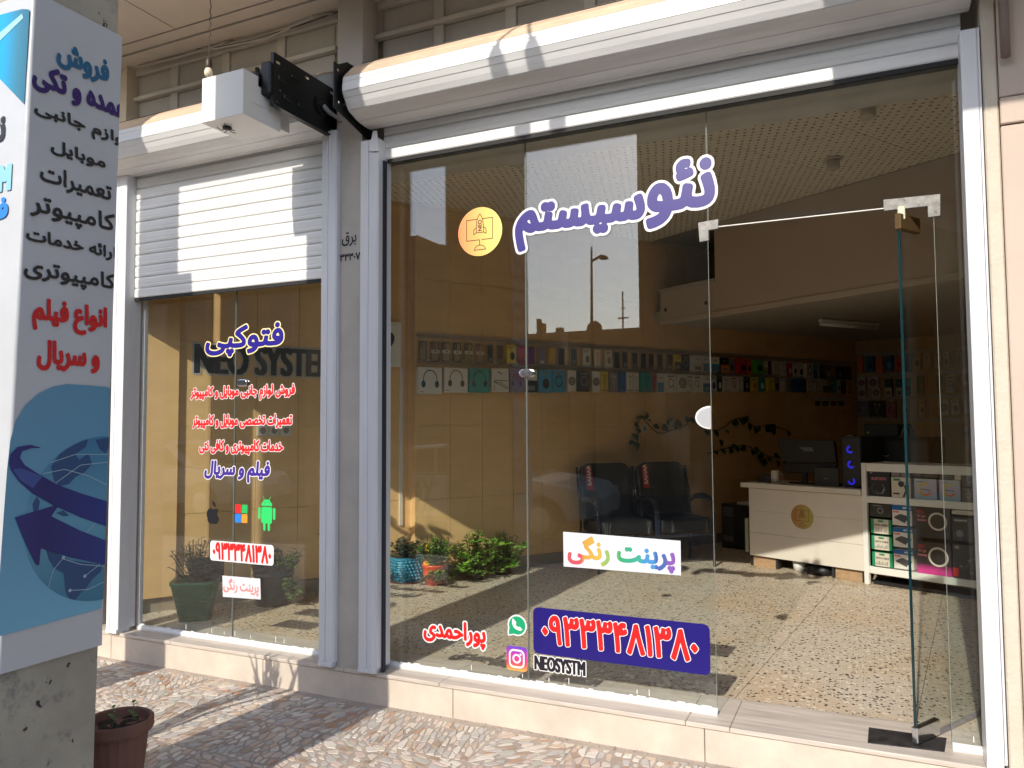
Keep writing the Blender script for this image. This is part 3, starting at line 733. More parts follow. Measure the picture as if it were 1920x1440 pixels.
# ================================================================== brackets, box, bulb, cables
def xframe(x): return Frame((x, 0, 0), (0, 1, 0), (1, 0, 0))
t = thing('shutter_end_plate', 'large embossed black steel end plate of the left shutter housing', 'bracket', (-2.86, 3.4, 3.28))
XF = xframe(-2.86)
slots = [((3.19, 3.53), .016), ((3.43, 3.545), .016), ((3.655, 3.545), .012), ((3.19, 3.31), .012), ((3.66, 3.32), .014)]
hole = [rrect(u-.018, u+.018, v-.008, v+.008, .006) for (u, v), _ in slots]
body_f = S_(rrect(3.155, 3.70, 3.275, 3.575, .004), *hole)
shape(t, 'plate', XF, (3.15, 3.705, 3.27, 3.58), body_f, black_st, .003, .004)
shape(t, 'plate_back', XF, (3.15, 3.705, 3.27, 3.58), body_f, black_st, -.001, .004)
mb = MB(); mb.lathe(XF.p(3.555, 3.43, .003), [(.062, 0), (.062, .006), (.05, .010), (.045, .004), (.02, .004), (.018, .012)], 20, Vector((0, 1, 0)), Vector((0, 0, 1)), Vector((1, 0, 0))); obj('boss', mb, black_st, t, smooth=False)
for (u, v, w_, h_) in ((3.215, 3.45, .05, .03), (3.27, 3.36, .07, .028), (3.33, 3.50, .07, .02), (3.40, 3.36, .09, .02), (3.22, 3.38, .04, .02)):
    mb = MB(); mb.box(XF, u-w_/2, u+w_/2, v-h_/2, v+h_/2, 0, .009); obj('rib', mb, black_st, t, bevel=.006)
mb = MB(); mb.box(XF, 3.155, 3.70, 3.275, 3.283, -.012, .02); mb.box(XF, 3.155, 3.163, 3.28, 3.575, -.02, .002); obj('flange', mb, black_st, t)
mb = MB(); mb.box(xframe(-2.9), 3.13, 3.22, 3.34, 3.52, -.03, .038); mb.box(xframe(-2.95), 3.10, 3.16, 3.37, 3.46, -.02, .03); obj('coupling', mb, blk, t, bevel=.008)
mb = MB(); mb.tube([(-2.95, 3.13, 3.49), (-2.93, 3.12, 3.42), (-2.95, 3.13, 3.35)], .013, 8); obj('cable_loop', mb, blk, t, smooth=True)
mb = MB(); mb.tube([XF.p(3.56, 3.43, .01), XF.p(3.60, 3.40, .03), XF.p(3.68, 3.34, .10), XF.p(3.72, 3.31, .17)], [.016, .014, .006, .004], 7); obj('release_lever', mb, mat('grey lever', (.35, .36, .36), .4), t, smooth=True)
t = thing('shutter_end_plate', 'smaller black steel end plate at the left end of the wide shutter housing', 'bracket', (-2.5, 3.4, 3.18))
XF = xframe(-2.62)
mb = MB(); mb.prism(XF, [(3.361, 3.306), (3.361, 3.563), (3.40, 3.563), (3.48, 3.61), (3.77, 3.62), (3.77, 3.24), (3.69, 3.228)], 0, .004); obj('plate', mb, black_st, t)
for (u, v) in ((3.382, 3.52), (3.392, 3.343), (3.45, 3.353), (3.46, 3.44)):
    mb = MB(); mb.lathe(XF.p(u, v, .004), [(.008, 0), (.008, .012), (.004, .014)], 8, Vector((0, 1, 0)), Vector((0, 0, 1)), Vector((1, 0, 0))); obj('bolt', mb, chrome, t)
t = thing('motor_box', 'white square box with loose wires below it on the left shutter housing', 'box', (-3.05, 3.12, 3.19))
mb = MB(); mb.box(Frame((0, 3.0, 0), (1, 0, 0), (0, -1, 0)), -3.215, -2.92, 3.187, 3.432, -.285, 0); mb.box(Frame((0, 3.0, 0), (1, 0, 0), (0, -1, 0)), -3.12, -3.0, 3.25, 3.40, -.45, -.284); obj('body', mb, mat('white plastic sheet', (.78, .77, .74), .4, var=.03, vs=3), t, bevel=.002)
mb = MB(); mb.box(xframe(-2.92), 3.06, 3.20, 3.272, 3.277, 0, .004); obj('seam', mb, white_old, t)
mb = MB(); mb.lathe((-3.13, 3.10, 3.19), [(.022, 0), (.026, -.012), (.012, -.02)], 9); obj('cable_gland', mb, blk2, t)
mb = MB()
for k in range(5):
    a = k*1.3; p = Vector((-3.13, 3.10, 3.178)); mb.tube([p, p+Vector((.03*math.cos(a), .03*math.sin(a), -.012)), p+Vector((.055*math.cos(a), .05*math.sin(a), -.02+.008*k))], .0022, 5)
obj('loose_wires', mb, blk, t, stuff=True)
t = thing('hanging_bulb', 'bare light bulb hanging on a twisted wire above the white box', 'light bulb', (-3.3, 3.3, 4.1))
BF = Frame((0, 3.25, 0), (1, 0, 0), (0, -1, 0))
pb = BF.p(*BF.at(391, 136)); ps = BF.p(*BF.at(392, 110)); pt = Vector((pb.x+.01, 3.25, 4.12))
mb = MB(); mb.lathe(pb - Vector((0, 0, .03)), [(.001, 0), (.013, .004), (.0225, .015), (.025, .03), (.021, .045), (.014, .058)], 14); obj('globe', mb, mat('opal glass', (.72, .66, .50), .25), t, smooth=True)
mb = MB(); mb.lathe(pb + Vector((0, 0, .022)), [(.016, 0), (.019, .01), (.019, .045), (.012, .06), (.004, .065)], 12); obj('socket', mb, mat('brown bakelite', (.05, .03, .02), .5), t, smooth=True)
pts = []
for k in range(28):
    f = k/27; pts.append(Vector((ps.x + .004*math.sin(k*1.9) + (pt.x-ps.x)*f, 3.25 + .004*math.cos(k*1.9), ps.z - .02 + (pt.z-ps.z+.02)*f)))
mb = MB(); mb.tube(pts, .0028, 5); obj('wire', mb, mat('brown wire', (.06, .045, .03), .7), t, smooth=True)
KF = Frame((0, 3.74, 0), (1, 0, 0), (0, -1, 0))
cabs = [([(236, 98), (330, 92), (400, 88), (470, 74), (540, 52), (640, 4)], .006, 'pale grey cable running along the soffit corner'),
        ([(236, 106), (330, 100), (410, 90), (500, 72), (580, 36), (612, 16)], .005, 'white cable sagging under the soffit'),
        ([(240, 88), (360, 92), (398, 90), (460, 78), (560, 48), (640, 20)], .0035, 'thin black cable crossing the upper wall'),
        ([(262, 124), (330, 108), (400, 88), (512, 42), (560, 33), (625, 25)], .011, 'thick grey pipe along the upper wall corner')]
cm = [mat('grey cable', (.45, .43, .40), .6), mat('white cable', (.6, .58, .54), .6), blk, mat('dirty grey pipe', (.40, .37, .32), .7)]
for (pp, rr, lab), m in zip(cabs, cm):
    q = [KF.p(*KF.at(px, py)) for px, py in pp]
    t = thing('cable', lab, 'cable', tuple(q[0])); mb = MB(); mb.tube(q, rr, 6); obj('sheath', mb, m, t, smooth=True)
t = thing('wooden_block', 'small piece of brown tape stuck on the soffit edge', 'tape', (-3.6, 3.72, 4.0))
u, v = KF.at(430, 70); mb = MB(); mb.box(KF, u-.04, u+.04, v-.03, v+.02, 0, .01); obj('patch', mb, mat('brown tape', (.25, .17, .10), .5), t)

# ================================================================== banner pillar in front
conc = thing('banner_pillar', 'square weathered concrete pillar wrapped in a printed vinyl banner', 'pillar', (-2.88, 1.83, 0))
RX = -2.575
SX = Frame((RX, 0, 0), (0, 1, 0), (1, 0, 0)); SY = Frame((0, 1.652, 0), (1, 0, 0), (0, -1, 0))
y0t, _ = SX.at(60, 40); y1t, _ = SX.at(234, 80); y1b, _ = SX.at(190, 1400)
NF = Frame((0, 0, 0), (1, 0, 0), (0, 0, 1), (0, 1, 0))
sh = MB(); rr = random.Random(3)
def pring(z, g=0.0):
    k_ = max(0, 3-z); xa, xb, ya, yb = -3.18, RX-.012, 1.668-.024*k_, 2.0-.013*k_
    return [(xa-g, ya-g, z), (xb+g, ya-g, z), (xb+g, yb+g, z), (xa-g, yb+g, z)]
zs = [0, .2, .45, .7, 1.2, 2.0, 3.0, 4.0, 5.6]
vs = []
for z in zs: vs += pring(z, rr.uniform(-.002, .002))
sh.add(vs, [tuple(range(4))[::-1]] + [(4*i+k, 4*i+(k+1) % 4, 4*i+4+(k+1) % 4, 4*i+4+k) for i in range(len(zs)-1) for k in range(4)])
def concrete_stained():
    m = mat('stained pillar concrete', (.40, .36, .28), .9, var=.22, vs=3, bump=.5, bs=30); t = m.node_tree; b = t.nodes['Principled BSDF']; N = t.nodes.new; L = t.links.new
    old = b.inputs['Base Color'].links[0].from_socket
    tc = N('ShaderNodeTexCoord'); n1 = N('ShaderNodeTexNoise'); n1.inputs['Scale'].default_value = 7; n1.inputs['Detail'].default_value = 9; n1.inputs['Roughness'].default_value = .7; L(tc.outputs['Object'], n1.inputs['Vector'])
    r1 = N('ShaderNodeMapRange'); r1.inputs['From Min'].default_value = .55; r1.inputs['From Max'].default_value = .68; L(n1.outputs['Fac'], r1.inputs[0])
    m1 = N('ShaderNodeMix'); m1.data_type = 'RGBA'; L(r1.outputs[0], m1.inputs[0]); L(old, m1.inputs[6]); m1.inputs[7].default_value = (.19, .18, .165, 1)
    n2 = N('ShaderNodeTexNoise'); n2.inputs['Scale'].default_value = 26; n2.inputs['Detail'].default_value = 3; L(tc.outputs['Object'], n2.inputs['Vector'])
    r2 = N('ShaderNodeMapRange'); r2.inputs['From Min'].default_value = .68; r2.inputs['From Max'].default_value = .72; L(n2.outputs['Fac'], r2.inputs[0])
    m2 = N('ShaderNodeMix'); m2.data_type = 'RGBA'; L(r2.outputs[0], m2.inputs[0]); L(m1.outputs[2], m2.inputs[6]); m2.inputs[7].default_value = (.03, .03, .03, 1)
    L(m2.outputs[2], b.inputs['Base Color']); return m
cpm = concrete_stained()
obj('shaft', sh, cpm, conc)
ban = thing('printed_banner', 'printed white vinyl banner with Persian service list and blue globe wrapped round the pillar', 'banner', (-2.6, 1.8, .7))
vin = mat('banner vinyl', (.50, .505, .515), .36, var=.05, vs=3, bump=.9, bs=3.2)
# the sheet: side face, front face and the rounded fold between them, gently creased
mb = MB(); LS = [.06*k for k in range(10)] + [.57, .58, .584, .588, .592, .596, .60, .604, .608, .611, .62] + [.65+.031*k for k in range(11)]; NU, NV = len(LS)-1, 60; rows = []
zb, zt = .742, 3.06
def zbot(y): return .742 + (y-2.0)*-.05
for j in range(NV+1):
    f = j/NV; row = []
    for i in range(NU+1):
        s = LS[i]/.96
        L = LS[i]
        if L < .58: x, y, nx, ny = -3.165+L, 1.658, 0, -1
        elif L < .61:
            a = (L-.58)/.03*math.pi/2; x, y, nx, ny = -2.585+.011*math.sin(a), 1.669-.011*math.cos(a), math.sin(a), -math.cos(a)
        else: x, y, nx, ny = -2.574, 1.669+(L-.61)*.965, 1, 0
        z = zbot(1.8)*(1-f) + zt*f
        wob = .0009*math.sin(9*z + 14*y + 3*x) + .0006*math.sin(31*z - 20*y)*(.3+abs(s-.6))
        k_ = min(1, max(0, (L-.61)/.35)); taper = -max(0, 3-z)*(.024*(1-k_) + .013*k_)
        row.append((x+nx*max(wob, -.001), y+ny*max(wob, -.001)+taper, z))
    rows.append(row)
mb.add([p for r_ in rows for p in r_], [(j*(NU+1)+i, j*(NU+1)+i+1, (j+1)*(NU+1)+i+1, (j+1)*(NU+1)+i) for j in range(NV) for i in range(NU)])
obj('sheet', mb, vin, ban, smooth=True)
SP = SX.shift(w=.0034)      # print layer
YR = 2.0 
def bx(l, rgt, bot, top):
    return (SP.at(*l)[0], SP.at(*rgt)[0], SP.at(*bot)[1], SP.at(*top)[1])
def clipR(X, Z): return (2.0066 - .013*(3-Z) - .003) - X
teal = mat('teal ink', (.010, .11, .22), .45); purp = mat('dark purple ink', (.030, .008, .12), .45); gink = mat('charcoal ink', (.016, .015, .017), .5); rink = mat('red ink', (.55, .006, .010), .45)
for name_, txt, l, rg, bo, to, g, m in (
    ('lettering', 'فروش', (108, 115), (203, 135), (172, 151), (143, 88), .0048, teal),
    ('lettering', 'عمده و تکی', (62, 160), (234, 215), (144, 198), (108, 132), .0052, purp),
    ('lettering', 'لوازم جانبی', (65, 215), (239, 290), (152, 251), (126, 211), .0028, gink),
    ('lettering', 'موبایل', (96, 280), (197, 312), (167, 311), (108, 264), .0028, gink),
    ('lettering', 'تعمیرات', (76, 335), (208, 365), (137, 364), (115, 318), .0028, gink),
    ('lettering', 'کامپیوتر', (58, 385), (214, 425), (139, 427), (88, 368), .0028, gink),
    ('lettering', 'ارائه خدمات', (50, 445), (217, 485), (143, 475), (80, 432), .0028, gink),
    ('lettering', 'کامپیوتری', (46, 500), (215, 535), (147, 541), (100, 492), .0028, gink),
    ('lettering', 'انواع فیلم', (62, 600), (199, 600), (170, 628), (116, 566), .0048, rink),
    ('lettering', 'و سریال', (71, 670), (185, 680), (170, 698), (98, 640), .0048, rink)):
    letters(ban, name_, txt, SP, bx(l, rg, bo, to), [(g, m, .001)], clip=clipR, cell=.0019)
q = lambda *l: [SP.at(*p) for p in l]
lblue = ramp_mat('banner light blue', [(0, (.15, .40, .54)), (.45, (.10, .30, .44)), (1, (.10, .27, .40))], axis=2)
pnl = polyf(q((213, 727), (170, 723), (125, 720), (98, 725), (72, 738), (48, 760), (30, 790), (19, 825), (13, 880), (7, 960), (-9, 1195), (190, 1141)))
bxp = (1.58, 2.02, .80, 1.75)
shape(ban, 'print_panel', SP, bxp, I_(pnl, clipR), lblue, .0010, .006)
gu, gv = SP.at(47, 985); gtp = SP.at(205, 818)[1]; gbt = SP.at(160, 1131)[1]; R_ = (gtp-gbt)/2; gc = (gu+R_*.98, (gtp+gbt)/2)
globe = I_(circ(gc[0], gc[1], R_), clipR)
gmat = ramp_mat('banner globe blue', [(0, (.02, .16, .26)), (.5, (.10, .30, .42)), (1, (.03, .16, .30))], axis=2)
shape(ban, 'print_globe', SP, bxp, globe, gmat, .0018, .004)
cont = U_(polyf(q((95, 875), (112, 850), (140, 832), (165, 822), (160, 838), (140, 852), (148, 862), (165, 850), (172, 870), (158, 885), (140, 895), (128, 908), (110, 912), (100, 900))),
          polyf(q((178, 825), (215, 818), (212, 830), (196, 850), (186, 842))), polyf(q((85, 1030), (108, 1038), (130, 1050), (160, 1055), (192, 1058), (188, 1072), (172, 1086), (160, 1104), (150, 1112), (140, 1126), (130, 1125), (122, 1108), (118, 1075), (100, 1065), (90, 1048))),
          polyf(q((60, 945), (68, 930), (74, 940), (70, 965), (64, 975))), polyf(q((103, 962), (118, 957), (130, 967), (118, 968))))
shape(ban, 'print_continents', SP, bxp, I_(cont, globe), mat('banner deep blue', (.010, .060, .17), .45), .0026, .003)
mer = U_(*[pl_(q(*pp), .0012) for pp in (((80, 888), (120, 880), (165, 892), (205, 912)), ((92, 868), (140, 852), (205, 852)), ((104, 905), (150, 872), (205, 866)), ((90, 1100), (98, 1070), (118, 1045)), ((130, 1107), (165, 1105), (195, 1090)), ((158, 1080), (186, 1058)), ((118, 1048), (150, 1058), (200, 1062)), ((160, 1000), (178, 980)))],
         *[circ(*SP.at(*c), .006) for c in ((118, 1045), (158, 1080), (130, 1107))])
shape(ban, 'print_meridians', SP, bxp, I_(mer, globe), mat('banner pale line', (.33, .45, .52), .5), .0034, .0016)
arr1 = polyf(q((80, 840), (55, 834), (32, 838), (18, 852), (16, 870), (20, 882), (34, 902), (60, 925), (100, 948), (150, 970), (208, 990), (207, 942), (150, 925), (105, 908), (70, 888), (45, 872), (36, 858), (40, 846), (58, 840)))
arr2 = polyf(q((27, 970), (60, 960), (110, 945), (95, 968), (150, 995), (204, 1016), (202, 1060), (130, 1045), (75, 1028), (72, 1060), (66, 1059), (45, 1015)))
an = ramp_mat('banner arrow navy', [(0, (.004, .012, .16)), (.35, (.004, .006, .12)), (1, (.006, .03, .20))], axis=1)
shape(ban, 'print_arrow', SP, bxp, I_(U_(arr1, arr2), clipR), an, .0042, .0028)
hi = U_(polyf(q((22, 880), (38, 878), (78, 893), (60, 915), (36, 900))),)
shape(ban, 'print_highlight', SP, bxp, hi, mat('banner arrow highlight', (.03, .07, .26), .45), .005, .003)
# front face print
SPy = Frame((0, 1.6555-.072, 0), (1, 0, 0), (0, -1, .024), (0, .024, 1))
qf = lambda *l: [SPy.at(*p) for p in l]
fb = polyf(qf((-60, 45), (0, 28), (42, 17), (56, 18), (46, 196), (0, 148), (-60, 85)))
shape(ban, 'print_shape', SPy, (-3.15, -2.59, 2.2, 3.1), I_(fb, lambda X, Z: -2.578-X), ramp_mat('banner cyan blend', [(0, (.0, .35, .70)), (.6, (.0, .33, .62)), (.85, (.03, .18, .27)), (1, (.02, .13, .20))]), .001, .005)
st_ = polyf(qf((-60, 140), (0, 62), (42, 26), (45, 34), (0, 78), (-60, 170)))
shape(ban, 'print_ray', SPy, (-3.15, -2.59, 2.2, 3.1), I_(st_, lambda X, Z: -2.582-X), mat('banner pale ray', (.30, .52, .55), .5), .002, .004)
def fbx(x0, x1, yt, yb): return (SPy.at(x0, yt)[0], SPy.at(x1, yt)[0], SPy.at(x1, yb)[1], SPy.at(x1, yt)[1])
letters(ban, 'lettering', 'NEO SYSTEM', SPy, (-3.14,) + fbx(-168, 20, 308, 355)[1:], [(.001, mat('pale blue ink', (.25, .52, .72), .5), .001)], cell=.003, rect=(.008, .004))
letters(ban, 'lettering', 'نئو سیستم', SPy, (-3.12, SPy.at(6, 280)[0], SPy.at(6, 286)[1], SPy.at(6, 220)[1]), [(.008, gink, .001)], cell=.004)
letters(ban, 'lettering', 'فروش', SPy, (-2.98,) + fbx(-90, 15, 370, 418)[1:], [(.005, mat('bright blue ink', (.02, .20, .70), .5), .001)], cell=.003)

# ================================================================== stickers on the wide window
GS = GL.shift(w=.0006)
g_ = lambda px, py: GS.at(px, py)
t = thing('name_sticker', 'large violet Persian shop name sticker with thick white outline on the wide window', 'sticker', tuple(GS.p(-1.2, 2.5)))
violet = mat('violet vinyl', (.030, .018, .19), .35)
letters(t, 'lettering', 'نئو', GS, (-.975, -.655, 2.550, 2.858), [(.028, white_v, 0), (.0145, violet, .001)], cell=.004, slope=0)
letters(t, 'lettering', 'سیستم', GS, (-1.705, -1.005, 2.505, 2.735), [(.028, white_v, .0003), (.0145, violet, .0015)], cell=.004)
def emblem(t, F, u, v, R, grad, ink, off=0.0):
    mb = MB(); mb.disc(F, u, v, R, off, 48); obj('disc', mb, grad, t)
    k = R/.135
    X = lambda a: u + a*k; Z = lambda a: v + a*k
    lw = .0021*k if R > .1 else .0024*k
    scr = pl_([(X(-.014), Z(.07)), (X(-.082), Z(.07)), (X(-.082), Z(-.045)), (X(-.002), Z(-.045)), (X(-.002), Z(-.073))], lw)
    scr2 = pl_([(X(.014), Z(.07)), (X(.078), Z(.07)), (X(.078), Z(-.045)), (X(.012), Z(-.045))], lw)
    rk = [(X(0), Z(.098)), (X(.010), Z(.085)), (X(.018), Z(.062)), (X(.0215), Z(.030)), (X(.0215), Z(-.005)), (X(-.0215), Z(-.005)), (X(-.0215), Z(.030)), (X(-.018), Z(.062)), (X(-.010), Z(.085)), (X(0), Z(.098))]
    rk_ = pl_(rk, lw)
    fins = U_(pl_([(X(.0215), Z(.025)), (X(.038), Z(.012)), (X(.038), Z(-.014)), (X(.0215), Z(-.004))], lw), pl_([(X(-.0215), Z(.025)), (X(-.038), Z(.012)), (X(-.038), Z(-.014)), (X(-.0215), Z(-.004))], lw))
    ft = pl_([(X(-.036), Z(-.10)), (X(-.028), Z(-.086)), (X(-.012), Z(-.075)), (X(.012), Z(-.075)), (X(.028), Z(-.086)), (X(.036), Z(-.10)), (X(-.036), Z(-.10))], lw)
    shape(t, 'line_drawing', F, (u-R, u+R, v-R, v+R), U_(scr, scr2, rk_, fins, ft), ink, off+.001, .0016*k)
    G2 = Frame(F.p(u, v), F.V, F.N, -F.U)
    letters(t, 'lettering', 'NEO', G2, (.004*k, .064*k, -.011*k, .011*k), [(.0014*k, ink, off+.001)], cell=.0012*k)
gold = ramp_mat('orange to yellow vinyl', [(0, (.82, .26, .10)), (.5, (.84, .50, .14)), (1, (.80, .74, .20))])
t = thing('round_sticker', 'round orange and yellow monitor and rocket sticker on the wide window', 'sticker', tuple(GS.p(-1.934, 2.63)))
emblem(t, GS, -1.934, 2.632, .138, gold, mat('brown line ink', (.10, .05, .02), .5))
t = thing('phone_sticker', 'long navy blue sign with red Persian phone number at the foot of the wide window', 'sticker', tuple(GS.p(-1.17, .47)))
shape(t, 'plate', GS, (-1.63, -.70, .34, .60), rrect(-1.627, -.708, .350, .590, .030), navy, 0, .005)
letters(t, 'lettering', '۰۹۳۳۳۴۸۱۳۸۰', GS, (-1.572, -.770, .409, .552), [(.0105, white_v, .001), (.0065, red_v, .002)], cell=.0026)
t = thing('owner_sticker', 'red Persian surname sticker with white outline at the foot of the wide window', 'sticker', tuple(GS.p(-2.1, .4)))
letters(t, 'lettering', 'پوراحمدی', GS, (-2.295, -1.912, .335, .465), [(.013, white_v, 0), (.0055, red_v, .001)], cell=.0026)
t = thing('account_sticker', 'narrow black Latin account name sticker with white outline beside the camera icon', 'sticker', tuple(GS.p(-1.48, .3)))
letters(t, 'lettering', 'NEOSYSTM', GS, (-1.618, -1.342, .268, .338), [(.0065, white_v, 0), (.0018, mat('near black vinyl', (.012, .010, .018), .35), .001)], cell=.002, rect=(.0034, .0016))
t = thing('chat_sticker', 'small round green chat icon sticker with a telephone receiver', 'sticker', tuple(GS.p(-1.72, .48)))
u, v = -1.720, .484
sb = lambda rr_: U_(circ(u, v, rr_), polyf([(u-rr_, v-.02), (u-rr_*1.0, v-rr_*1.08), (u-.01, v-rr_*.9)]))
shape(t, 'outline', GS, (u-.07, u+.07, v-.07, v+.07), sb(.056), white_v, 0, .0018)
shape(t, 'bubble', GS, (u-.07, u+.07, v-.07, v+.07), sb(.048), mat('green vinyl', (.01, .32, .14), .35), .001, .0018)
hs = S_(U_(I_(circ(u+.012, v+.016, .041), lambda X, Z: -(circ(u+.016, v+.020, .029)(X, Z))), circ(u-.015, v+.015, .011), circ(u+.016, v-.016, .011)), lambda X, Z: (X-u) + (Z-v) - .012)
shape(t, 'receiver', GS, (u-.05, u+.05, v-.05, v+.05), hs, white_v, .002, .0014)
t = thing('camera_sticker', 'small square camera icon sticker shading from purple to orange', 'sticker', tuple(GS.p(-1.72, .3)))
u, v = -1.7235, .309; hw = .060
igm = ramp_mat('camera icon blend', [(0, (.78, .34, .06)), (.3, (.70, .05, .10)), (.65, (.45, .03, .32)), (1, (.10, .05, .50))], axis=2)
shape(t, 'square', GS, (u-.065, u+.065, v-.068, v+.068), rrect(u-hw, u+hw, v-.064, v+.064, .018), igm, 0, .0022)
rg = lambda f, w_: (lambda X, Z: w_ - np.abs(f(X, Z)))
shape(t, 'line_drawing', GS, (u-.06, u+.06, v-.06, v+.06), U_(rg(rrect(u-.041, u+.041, v-.044, v+.044, .024), .0048), rg(circ(u, v, .020), .0048), circ(u+.023, v+.024, .006)), white_v, .001, .0016)
t = thing('paper_sign', 'white paper sheet with rainbow coloured Persian lettering on the wide window', 'paper sign', tuple(GS.p(-1.15, .9)))
c = [g_(1056, 997), g_(1057, 1062), g_(1277, 1079), g_(1276, 1014)]
mb = MB(); mb.prism(GS, [c[0], c[1], c[2], c[3]], 0, .0006); obj('sheet', mb, paper_m, t)
rain = ramp_mat('rainbow print', [(0, (0.496, 0.062, 0.087)), (.13, (0.496, 0.062, 0.087)), (.165, (0.527, 0.273, 0.037)), (.32, (0.533, 0.360, 0.050)), (.345, (0.223, 0.372, 0.074)), (.45, (0.248, 0.384, 0.087)), (.50, (0.019, 0.310, 0.124)), (.70, (0.025, 0.310, 0.260)), (.705, (0.037, 0.236, 0.496)), (.81, (0.043, 0.223, 0.496)), (.83, (0.037, 0.099, 0.341)), (.92, (0.050, 0.099, 0.322)), (.93, (0.186, 0.074, 0.341)), (1, (0.186, 0.074, 0.341))], rough=.7)
letters(t, 'lettering', 'پرینت رنگی', GS, (-1.425, -.872, .823, .972), [(.0055, rain, .0012)], cell=.0024)

# ================================================================== stickers on the small window
t = thing('copy_sticker', 'dark blue Persian sticker with pale yellow outline on the small left window', 'sticker', tuple(GS.p(-3.7, 2.1)))
letters(t, 'lettering', 'فتوکپی', GS, (-3.985, -3.335, 2.015, 2.205), [(.0165, mat('pale yellow vinyl', (.84, .72, .36), .4), 0), (.0085, mat('royal blue vinyl', (.018, .010, .23), .35), .001)], cell=.003, slope=0)
for txt, a, c, vv, lab in (('فروش لوازم جانبی موبایل و کامپیوتر', -4.115, -3.235, (1.722, 1.815), 'upper line of red Persian lettering on the small left window'),
                      ('تعمیرات تخصصی موبایل و کامپیوتر', -4.095, -3.255, (1.536, 1.628), 'middle line of red Persian lettering on the small left window'),
                      ('خدمات کامپیوتری و کافی نتی', -4.03, -3.325, (1.370, 1.462), 'lowest line of red Persian lettering on the small left window')):
    t = thing('service_sticker', lab, 'sticker', tuple(GS.p(a, vv[0])), 'red lettering lines on the small window')
    letters(t, 'lettering', txt, GS, (a, c, vv[0], vv[1]), [(.0085, white_v, 0), (.0042, red_v, .001)], cell=.0022)
t = thing('film_sticker', 'dark blue slanted Persian lettering with white outline below the red lines', 'sticker', tuple(GS.p(-3.7, 1.2)))
letters(t, 'lettering', 'فیلم و سریال', GS, (-3.985, -3.44, 1.195, 1.325), [(.0115, white_v, 0), (.0055, mat('deep violet vinyl', (.05, .02, .26), .35), .001)], cell=.0026, shear=.12)
t = thing('apple_sticker', 'small black bitten apple sticker on the small left window', 'sticker', tuple(GS.p(-3.9, .97)))
u, v = -3.900, .972
ap = S_(U_(circ(u-.020, v+.006, .038), circ(u+.020, v+.006, .038), circ(u-.014, v-.022, .036), circ(u+.014, v-.022, .036)), circ(u+.062, v+.010, .026), circ(u, v+.050, .012), circ(u, v-.068, .013))
lf = I_(circ(u-.010, v+.062, .030), circ(u+.022, v+.084, .030))
shape(t, 'print', GS, (u-.09, u+.09, v-.07, v+.1), U_(ap, lf), mat('black vinyl', (.012, .012, .016), .3), 0, .002)
t = thing('window_logo_sticker', 'small sticker of four red green blue and orange squares', 'sticker', tuple(GS.p(-3.66, .99)))
u, v = -3.660, .993
for dx, dz, cc in ((-1, 1, (.75, .02, .02)), (1, 1, (.02, .42, .10)), (-1, -1, (.02, .20, .75)), (1, -1, (.80, .28, .03))):
    mb = MB(); xa, xb = sorted((u+dx*.003, u+dx*.052)); za, zb2 = sorted((v+dz*.003, v+dz*.058)); mb.quad(GS, xa, xb, za, zb2, 0); obj('square', mb, mat('vinyl %d%d' % (dx, dz), cc, .4), t)
t = thing('robot_sticker', 'small bright green robot sticker on the small left window', 'sticker', tuple(GS.p(-3.45, 1.0)))
u, v = -3.449, .990; gr = mat('robot green vinyl', (.03, .58, .14), .35)
hd = I_(circ(u, v+.058, .043), lambda X, Z: Z-(v+.060))
rb = S_(U_(hd, rrect(u-.043, u+.043, v-.050, v+.053, .012), rrect(u-.070, u-.050, v-.025, v+.050, .010), rrect(u+.050, u+.070, v-.025, v+.050, .010), rrect(u-.027, u-.009, v-.096, v-.02, .009), rrect(u+.009, u+.027, v-.096, v-.02, .009),
           seg(u-.018, v+.09, u-.030, v+.118, .0022), seg(u+.018, v+.09, u+.030, v+.118, .0022)), circ(u-.017, v+.080, .0038), circ(u+.017, v+.080, .0038), lambda X, Z: .0022-np.abs(Z-(v+.0565)))
shape(t, 'print', GS, (u-.08, u+.08, v-.1, v+.125), rb, gr, 0, .0018)
t = thing('phone_sticker', 'white rounded plate with tall red Persian phone number on the small left window', 'sticker', tuple(GS.p(-3.65, .74)))
shape(t, 'plate', GS, (-3.94, -3.38, .66, .82), rrect(-3.922, -3.389, .680, .808, .022), white_v, 0, .004)
letters(t, 'lettering', '۰۹۳۳۳۴۸۱۳۸۰', GS, (-3.895, -3.412, .692, .797), [(.0052, red_v, .001)], cell=.002)
t = thing('paper_sign', 'small white paper with faded red Persian lettering on the small left window', 'paper sign', tuple(GS.p(-3.65, .5)))
c = [g_(417, 1079), g_(418, 1119), g_(489, 1124), g_(488, 1085)]
mb = MB(); mb.prism(GS, c, 0, .0006); obj('sheet', mb, paper_m, t)
letters(t, 'lettering', 'پرینت رنگی', GS, (-3.80, -3.508, .480, .575), [(.0026, mat('faded red ink', (.72, .22, .20), .7), .0012)], cell=.0016)
# lettering on the inner side wall
WR = WALL.shift(w=-.10 + .004)
t = thing('wall_lettering', 'large dark Latin shop name lettering with grey outline on the inner side wall', 'lettering', tuple(WR.p(-.5, 2)))
u0, v0 = WR.at(363, 702); _, v1 = WR.at(363, 642); u1, _ = WR.at(603, 690)
fulls = (u1-u0)/.91
letters(t, 'lettering', 'NEO SYSTEM', WR, (u0+.015, u0+fulls, v0+.012, v1-.012), [(.016, mat('pale grey wall vinyl', (.42, .40, .38), .5), 0), (.002, mat('black wall vinyl', (.010, .008, .018), .4), .001)], cell=.006, rect=(.014, .005))

